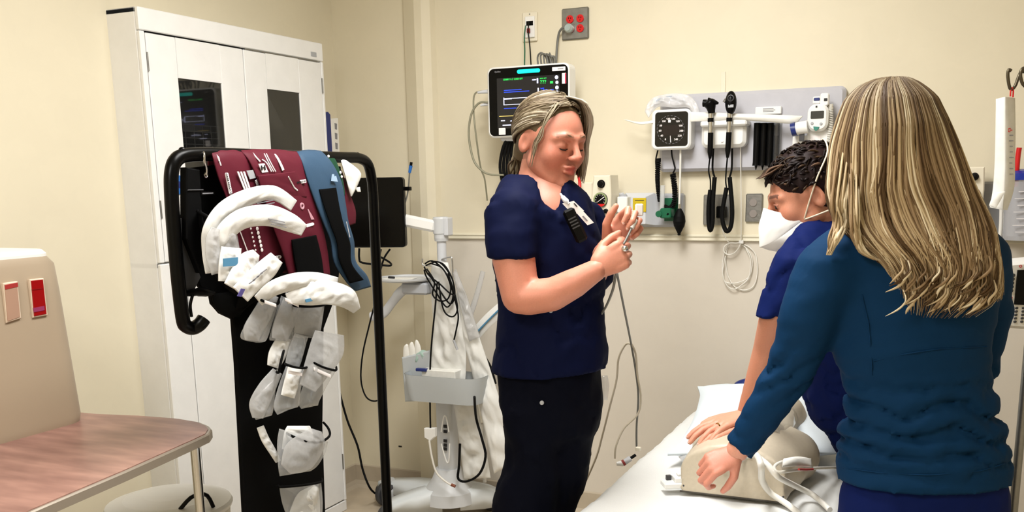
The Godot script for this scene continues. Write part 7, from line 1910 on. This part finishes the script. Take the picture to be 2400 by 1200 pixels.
	f.cut(Vector3(-0.5, 0.628, -2.6), Vector3(0, -1, 0))
	obj("torso", f.mesh(M3.new()), mats.manikin, t)
	obj("base_edge", m3().tube([Vector3(-0.645, 0.632, -2.487), Vector3(-0.352, 0.632, -2.487)], 0.003, 6), mat("seam_dark", Color(0.25, 0.23, 0.2), 0.6), t)
	for x in [-0.635, -0.372]: obj("screw", m3().ball(Vector3(x, 0.648, -2.487), Vector3(0.003, 0.003, 0.002), Basis(), 8, 6), mats.dark_grey, t)
	var hp := flat(1838, 985, 0.72)
	var h := Sdf.new(hp - Vector3(0.12, 0.11, 0.14), hp + Vector3(0.12, 0.13, 0.16), 0.006)
	h.blob(hp, Vector3(0.068, 0.078, 0.09)); h.blob(hp + Vector3(0, 0.05, 0.03), Vector3(0.045, 0.035, 0.05), 0.03)
	h.chain([hp + Vector3(0, 0.075, 0.01), hp + Vector3(0, 0.092, 0.03)], [0.008, 0.011], Vector3.RIGHT, 0.012)
	h.chain([hp + Vector3(0, 0, 0.05), Vector3(-0.46, 0.69, -2.82)], [0.05, 0.055], Vector3.RIGHT, 0.02)
	obj("head", h.mesh(M3.new()), mats.manikin, t)
	# face shield film over the torso's head
	var fs := m3().sheet(crv([flat(1790, 995, 0.80), flat(1830, 950, 0.81), flat(1855, 945, 0.79)], 12), crv([flat(1838, 1022, 0.76), flat(1860, 1000, 0.75), flat(1872, 975, 0.74)], 12), 6, 0.001, 0.006, 0.006, 3, UP)
	lone("face_shield_film", fs, clear("shield_film", Color(0.88, 0.86, 0.80), 0.35, 0.08), "clear plastic breathing film over the training torso's head", "plastic film")
	# connector block, leads and pads
	var wc: Material = mats.cable_white
	var k := thing("lead_block", "white square lead connector block on the sheet beside the torso", "connector", flat(1585, 1140, 0.64))
	var o := flat(1586, 1133, 0.645); var kx := (rr * 0.98 + tt * -0.1).normalized()
	var KB := Basis(kx, UP, kx.cross(UP))
	obj("base", m3().box(o, Vector3(0.08, 0.016, 0.05), 0.003, KB), mats.white_plastic, k)
	obj("step", m3().box(o + KB * Vector3(0.015, 0.014, 0.0), Vector3(0.05, 0.014, 0.04), 0.002, KB), mats.white_plastic, k)
	obj("latch", m3().box(o + KB * Vector3(0.02, 0.025, -0.006), Vector3(0.036, 0.007, 0.02), 0.002, KB), mats.white_plastic, k)
	obj("socket", m3().box(o + KB * Vector3(-0.02, 0.014, -0.012), Vector3(0.014, 0.014, 0.012), 0.001, KB), mats.dark_grey, k)
	obj("lead", m3().tube(crv([o + KB * Vector3(0.036, 0.012, 0), flat(1650, 1109, 0.68), flat(1690, 1096, 0.71), flat(1720, 1085, 0.73)], 16), [0.009, 0.008, 0.007, 0.006], 8), wc, k)
	obj("held_end", m3().tube(crv([flat(1690, 1097, 0.715), flat(1715, 1090, 0.73), flat(1745, 1070, 0.745)], 10), [0.011, 0.012, 0.008], 8), mats.light_grey, k)
	var cs := [["white cable curving over the torso to the lower edge of the bed", [[1748, 1068, 0.745], [1772, 1066, 0.765], [1784, 1092, 0.765], [1786, 1125, 0.70], [1806, 1155, 0.655], [1850, 1185, 0.635], [1885, 1215, 0.632]], 0.0085],
		["white cable running along the torso's side towards the standing woman", [[1770, 1066, 0.765], [1800, 1090, 0.765], [1822, 1116, 0.755], [1862, 1138, 0.68], [1905, 1160, 0.645], [1945, 1195, 0.635]], 0.0075],
		["thin white cable looped beside the pad pouch", [[1880, 1084, 0.745], [1840, 1081, 0.77], [1816, 1092, 0.772], [1822, 1106, 0.766], [1850, 1104, 0.76], [1900, 1098, 0.72], [1960, 1096, 0.65]], 0.004]]
	for q in cs:
		var P := []
		for p in q[1]: P.append(flat(p[0], p[1], p[2]))
		lone("white_cable", m3().tube(crv(P, 40), q[2], 8), wc, q[0], "cable", "white leads over the training torso")
	var po := thing("pad_pouch", "white electrode pad pouch with red print on the torso", "pouch", flat(1868, 1090, 0.73))
	obj("pouch", m3().sheet(crv([flat(1836, 1076, 0.785), flat(1870, 1071, 0.76), flat(1900, 1076, 0.72)], 10), crv([flat(1834, 1094, 0.785), flat(1870, 1092, 0.76), flat(1903, 1094, 0.73)], 10), 5, 0.004, 0.008, 0.004, 8, UP), mats.paper, po)
	obj("red_print", m3().tube(crv([flat(1872, 1100, 0.755), flat(1890, 1101, 0.742), flat(1905, 1100, 0.73)], 6), 0.003, 5), mats.dull_pink if mats.has("dull_pink") else mats.red_plastic, po)
	lone("plastic_wrapper", m3().sheet(crv([flat(1590, 1070, 0.65), flat(1640, 1062, 0.70), flat(1690, 1060, 0.74)], 12), crv([flat(1612, 1100, 0.655), flat(1650, 1092, 0.71), flat(1695, 1088, 0.73)], 12), 6, 0.002, 0.006, 0.012, 12, UP), mats.frosted, "crumpled clear wrapper on the sheet by the torso's waist", "wrapper")
	# leads hanging between the nurse and the bed
	var D2 := 3.02
	var hl := [["thin grey lead hanging from the nurse's hands over the bed edge", [[1446, 640, -0.45], [1462, 720, -0.25], [1478, 800, -0.05], [1490, 870], [1496, 930, 0.03], [1492, 1000, 0.05], [1492, 1046, 0.07]]],
		["thin pale lead looping down beside the bed to the floor", [[1480, 806, -0.04], [1466, 808, -0.02], [1450, 840], [1445, 890, 0.02], [1430, 950, 0.04], [1412, 1020, 0.08], [1398, 1070, 0.1], [1372, 1130, 0.14]]],
		["thin pale lead with a bend above the red-banded connector", [[1480, 806, -0.04], [1490, 830, -0.02], [1494, 880], [1502, 930, 0.02], [1495, 970, 0.03], [1462, 1005, 0.03], [1444, 1045, 0.02], [1441, 1075, 0.02]]]]
	for q in hl: lone("hanging_lead", m3().tube(crv(ats(q[1], D2), 50), 0.0032, 6), mats.cable_grey if q == hl[0] else mat("cable_pale", Color(0.74, 0.70, 0.62), 0.45), q[0], "cable", "leads hanging beside the bed")
	var rc := thing("lead_connector", "white lead connector with a red band at the bed edge", "connector", at(1470, 1080, D2))
	obj("plug", m3().tube([at(1445, 1087, D2), at(1460, 1086, D2)], [0.006, 0.0095], 10), mats.white_plastic, rc)
	obj("red_band", m3().tube([at(1459, 1086, D2), at(1464, 1083, D2)], 0.0098, 10), mat("dull_red2", Color(0.55, 0.16, 0.15), 0.5), rc)
	obj("block", m3().tube([at(1463, 1084, D2), at(1478, 1074, D2)], 0.0095, 4), mats.light_grey, rc)
	obj("cord", m3().tube([at(1478, 1074, D2), at(1490, 1066, D2)], 0.005, 8), mats.black_rubber, rc)
	obj("end_block", m3().box(at(1496, 1052, D2), Vector3(0.016, 0.012, 0.014), 0.002), mats.cream_plastic, rc)
	lone("small_bag", m3().sheet(crv(ats([[1410, 880], [1408, 905], [1406, 938]], 2.75), 8), crv(ats([[1424, 880], [1428, 905], [1424, 938]], 2.75), 8), 4, 0.001, 0.01, 0.006, 9, tt), mats.film, "small clear plastic bag hanging at the nurse's hip", "plastic bag")

func right_things() -> void:
	var ref := at(2385, 1110, 2.9)
	var pole := pl(2391, 1025, ref)
	var t := thing("drip_stand", "grey steel drip stand with wire hooks at its top", "drip stand", Vector3(pole.x, 0, pole.z))
	obj("pole", m3().tube([Vector3(pole.x, 0.08, pole.z), Vector3(pole.x, 1.9, pole.z)], 0.0125, 14), mats.steel, t)
	for i in 5:
		var a := TAU * i / 5; var e := Vector3(cos(a), 0, sin(a)) * 0.24
		obj("base_leg", m3().tube([Vector3(pole.x, 0.1, pole.z), Vector3(pole.x, 0.07, pole.z) + e], 0.014, 8), mats.steel, t)
		obj("caster", m3().lathe(Vector3(pole.x - 0.01, 0.03, pole.z) + e, Vector3.RIGHT, [[0.0, 0.0], [0.03, 0.0], [0.03, 0.02], [0.0, 0.02]], 14), mats.black_rubber, t)
	var hk := mat("hook_steel", Color(0.36, 0.33, 0.27), 0.35, 0.8)
	obj("hook", m3().tube(crv(ats3([[2370, 166], [2364, 164], [2362, 178], [2366, 204], [2372, 209], [2380, 200], [2388, 178], [2396, 168], [2420, 172]], ref, 0.0), 34), 0.0045, 8), hk, t)
	obj("hook", m3().tube(crv(ats3([[2404, 158], [2394, 164], [2392, 180], [2398, 198], [2410, 204], [2424, 190]], ref, 0.02), 24), 0.0045, 8), hk, t)
	obj("top_bar", m3().tube([pl(2420, 172, ref), pl(2424, 190, ref, 0.02), Vector3(pole.x, 1.82, pole.z)], 0.006, 8), hk, t)
	# suction packet on a red band
	var p := thing("suction_packet", "white paper suction packet hanging on a red band from the hook", "packet", pl(2352, 492, ref))
	obj("band", m3().tube(crv(ats3([[2368, 226], [2369, 212], [2372, 206], [2375, 212], [2374, 228]], ref, 0.002), 14), 0.0022, 6), mats.red_plastic, p)
	obj("left_face", m3().sheet(crv(ats3([[2335, 232], [2334, 300], [2332, 380], [2328, 440], [2320, 486]], ref, -0.02), 20), crv(ats3([[2356, 227], [2356, 300], [2356, 380], [2354, 440], [2350, 492]], ref, 0.008), 20), 4, 0.003, 0.002, 0.004, 4, tt), mats.paper, p)
	obj("right_face", m3().sheet(crv(ats3([[2356, 227], [2356, 300], [2356, 380], [2354, 440], [2350, 492]], ref, 0.008), 20), crv(ats3([[2378, 230], [2379, 300], [2378, 380], [2376, 440], [2360, 492]], ref, -0.012), 20), 4, 0.003, 0.002, 0.004, 5, tt), mats.paper, p)
	obj("flap", m3().sheet(crv(ats3([[2330, 452], [2322, 470], [2318, 482]], ref, 0.02), 8), crv(ats3([[2356, 448], [2345, 470], [2334, 488]], ref, 0.03), 8), 3, 0.002, 0.003, 0.003, 6, tt), mats.paper, p)
	words("C", pl(2365, 305, ref, 0.006), rr, UP, 0.011, mats.red_plastic, p, 0.001)
	for i in 9: obj("print_line", m3().box(pl(2369 + (i % 2), 304 + i * 13 if i > 0 else 305, ref, 0.003), Vector3(0.008 + 0.003 * (i % 3), 0.0022, 0.002), 0, Basis(rr, UP, tt)), mats.red_plastic if i < 1 else mats.grey_print, p)
	# infusion pump clamped to the pole
	var u := thing("infusion_pump", "white infusion pump with a dark screen and round keys on the stand", "infusion pump", pl(2400, 772, ref))
	obj("housing", m3().prism(ats3([[2366, 616], [2480, 606], [2480, 770], [2400, 772], [2352, 768], [2346, 762], [2350, 730], [2360, 640]], ref, 0.09), -tt * 0.10, 0.008), mats.white_plastic, u)
	obj("side_module", m3().prism(ats3([[2342, 612], [2364, 620], [2346, 766], [2330, 764], [2336, 700]], ref, 0.06), -tt * 0.07, 0.006), mats.light_grey, u)
	obj("screen", m3().prism(ats3([[2386, 633], [2470, 630], [2470, 718], [2378, 714]], ref, 0.094), -tt * 0.006, 0.001), mats.black_gloss, u)
	for i in 5: obj("key", m3().lathe(pl(2374 - i * 1.2, 645 + i * 9, ref, 0.09), tt, [[0.005, 0.0], [0.005, 0.004], [0.0, 0.0045]], 12), mats.dark_grey, u)
	for i in 5:
		for j in 2: obj("key", m3().box(pl(2383 - i * 1.0 + j * 16, 722 + i * 8, ref, 0.091), Vector3(0.0095, 0.0065, 0.004), 0.002, Basis(rr, UP, tt)), mats.dark_grey, u)
	obj("red_key", m3().box(pl(2368, 698, ref, 0.091), Vector3(0.011, 0.006, 0.004), 0.001, Basis(rr, UP, tt)), mats.red_plastic, u)
	obj("key", m3().box(pl(2367, 706, ref, 0.091), Vector3(0.011, 0.005, 0.004), 0.001, Basis(rr, UP, tt)), mats.grey_plastic, u)
	obj("logo", m3().lathe(pl(2392, 624, ref, 0.0915), tt, [[0.0025, 0.0], [0.0025, 0.001], [0.004, 0.001], [0.004, 0.0]], 14), mats.red_plastic, u)
	obj("clamp", m3().box(pl(2408, 690, ref, -0.04), Vector3(0.07, 0.05, 0.08), 0.006, Basis(rr, UP, tt)), mats.grey_plastic, u)
	lone("drip_tubing", m3().tube(crv(ats3([[2360, 770], [2345, 800], [2330, 830], [2318, 845], [2322, 870]], ref, 0.0), 20), 0.003, 6), mats.clear_plastic, "clear drip tubing hanging below the infusion pump", "tubing")
	# second gas rail with its canister
	var g := thing("medical_gas_rail", "grey medical gas rail behind the hanging suction packet", "gas rail", wall(2400, 545))
	obj("rail_body", wbox(2230, 425, 2520, 562, 0.05, 0.05, 0.008), mats.grey_plastic, g)
	var c := thing("suction_canister", "graduated clear suction canister with a blue lid and red tube", "canister", wall(2396, 566, 0.13))
	var q := wall(2402, 562, 0.13)
	obj("jar", m3().lathe(q, UP, [[0.0, 0.0], [0.066, 0.0], [0.07, 0.015], [0.078, 0.2], [0.08, 0.205]], 28), clear("jar_clear", Color(0.80, 0.80, 0.82), 0.5, 0.1), c)
	obj("lid", m3().lathe(q + UP * 0.2, UP, [[0.084, 0.0], [0.084, 0.022], [0.07, 0.03], [0.04, 0.036], [0.0, 0.036]], 28), mat("lid_blue", Color(0.06, 0.16, 0.55), 0.3), c)
	for i in 7: obj("graduation", m3().box(q + Vector3(-0.02, 0.03 + i * 0.022, 0.078), Vector3(0.03 + 0.02 * (i % 2), 0.0016, 0.004), 0), mats.white_print, c)
	obj("red_tube", m3().tube(crv(walls([[2380, 436, 0.16], [2383, 400, 0.17], [2386, 365, 0.17], [2389, 346, 0.17]], 0.0), 14), 0.0085, 10), mats.red_plastic, c)
	obj("white_tube", m3().tube(crv(walls([[2347, 470, 0.12], [2346, 520, 0.12], [2343, 560, 0.12], [2341, 610, 0.12]], 0.0), 14), 0.006, 8), mats.cable_white, c)
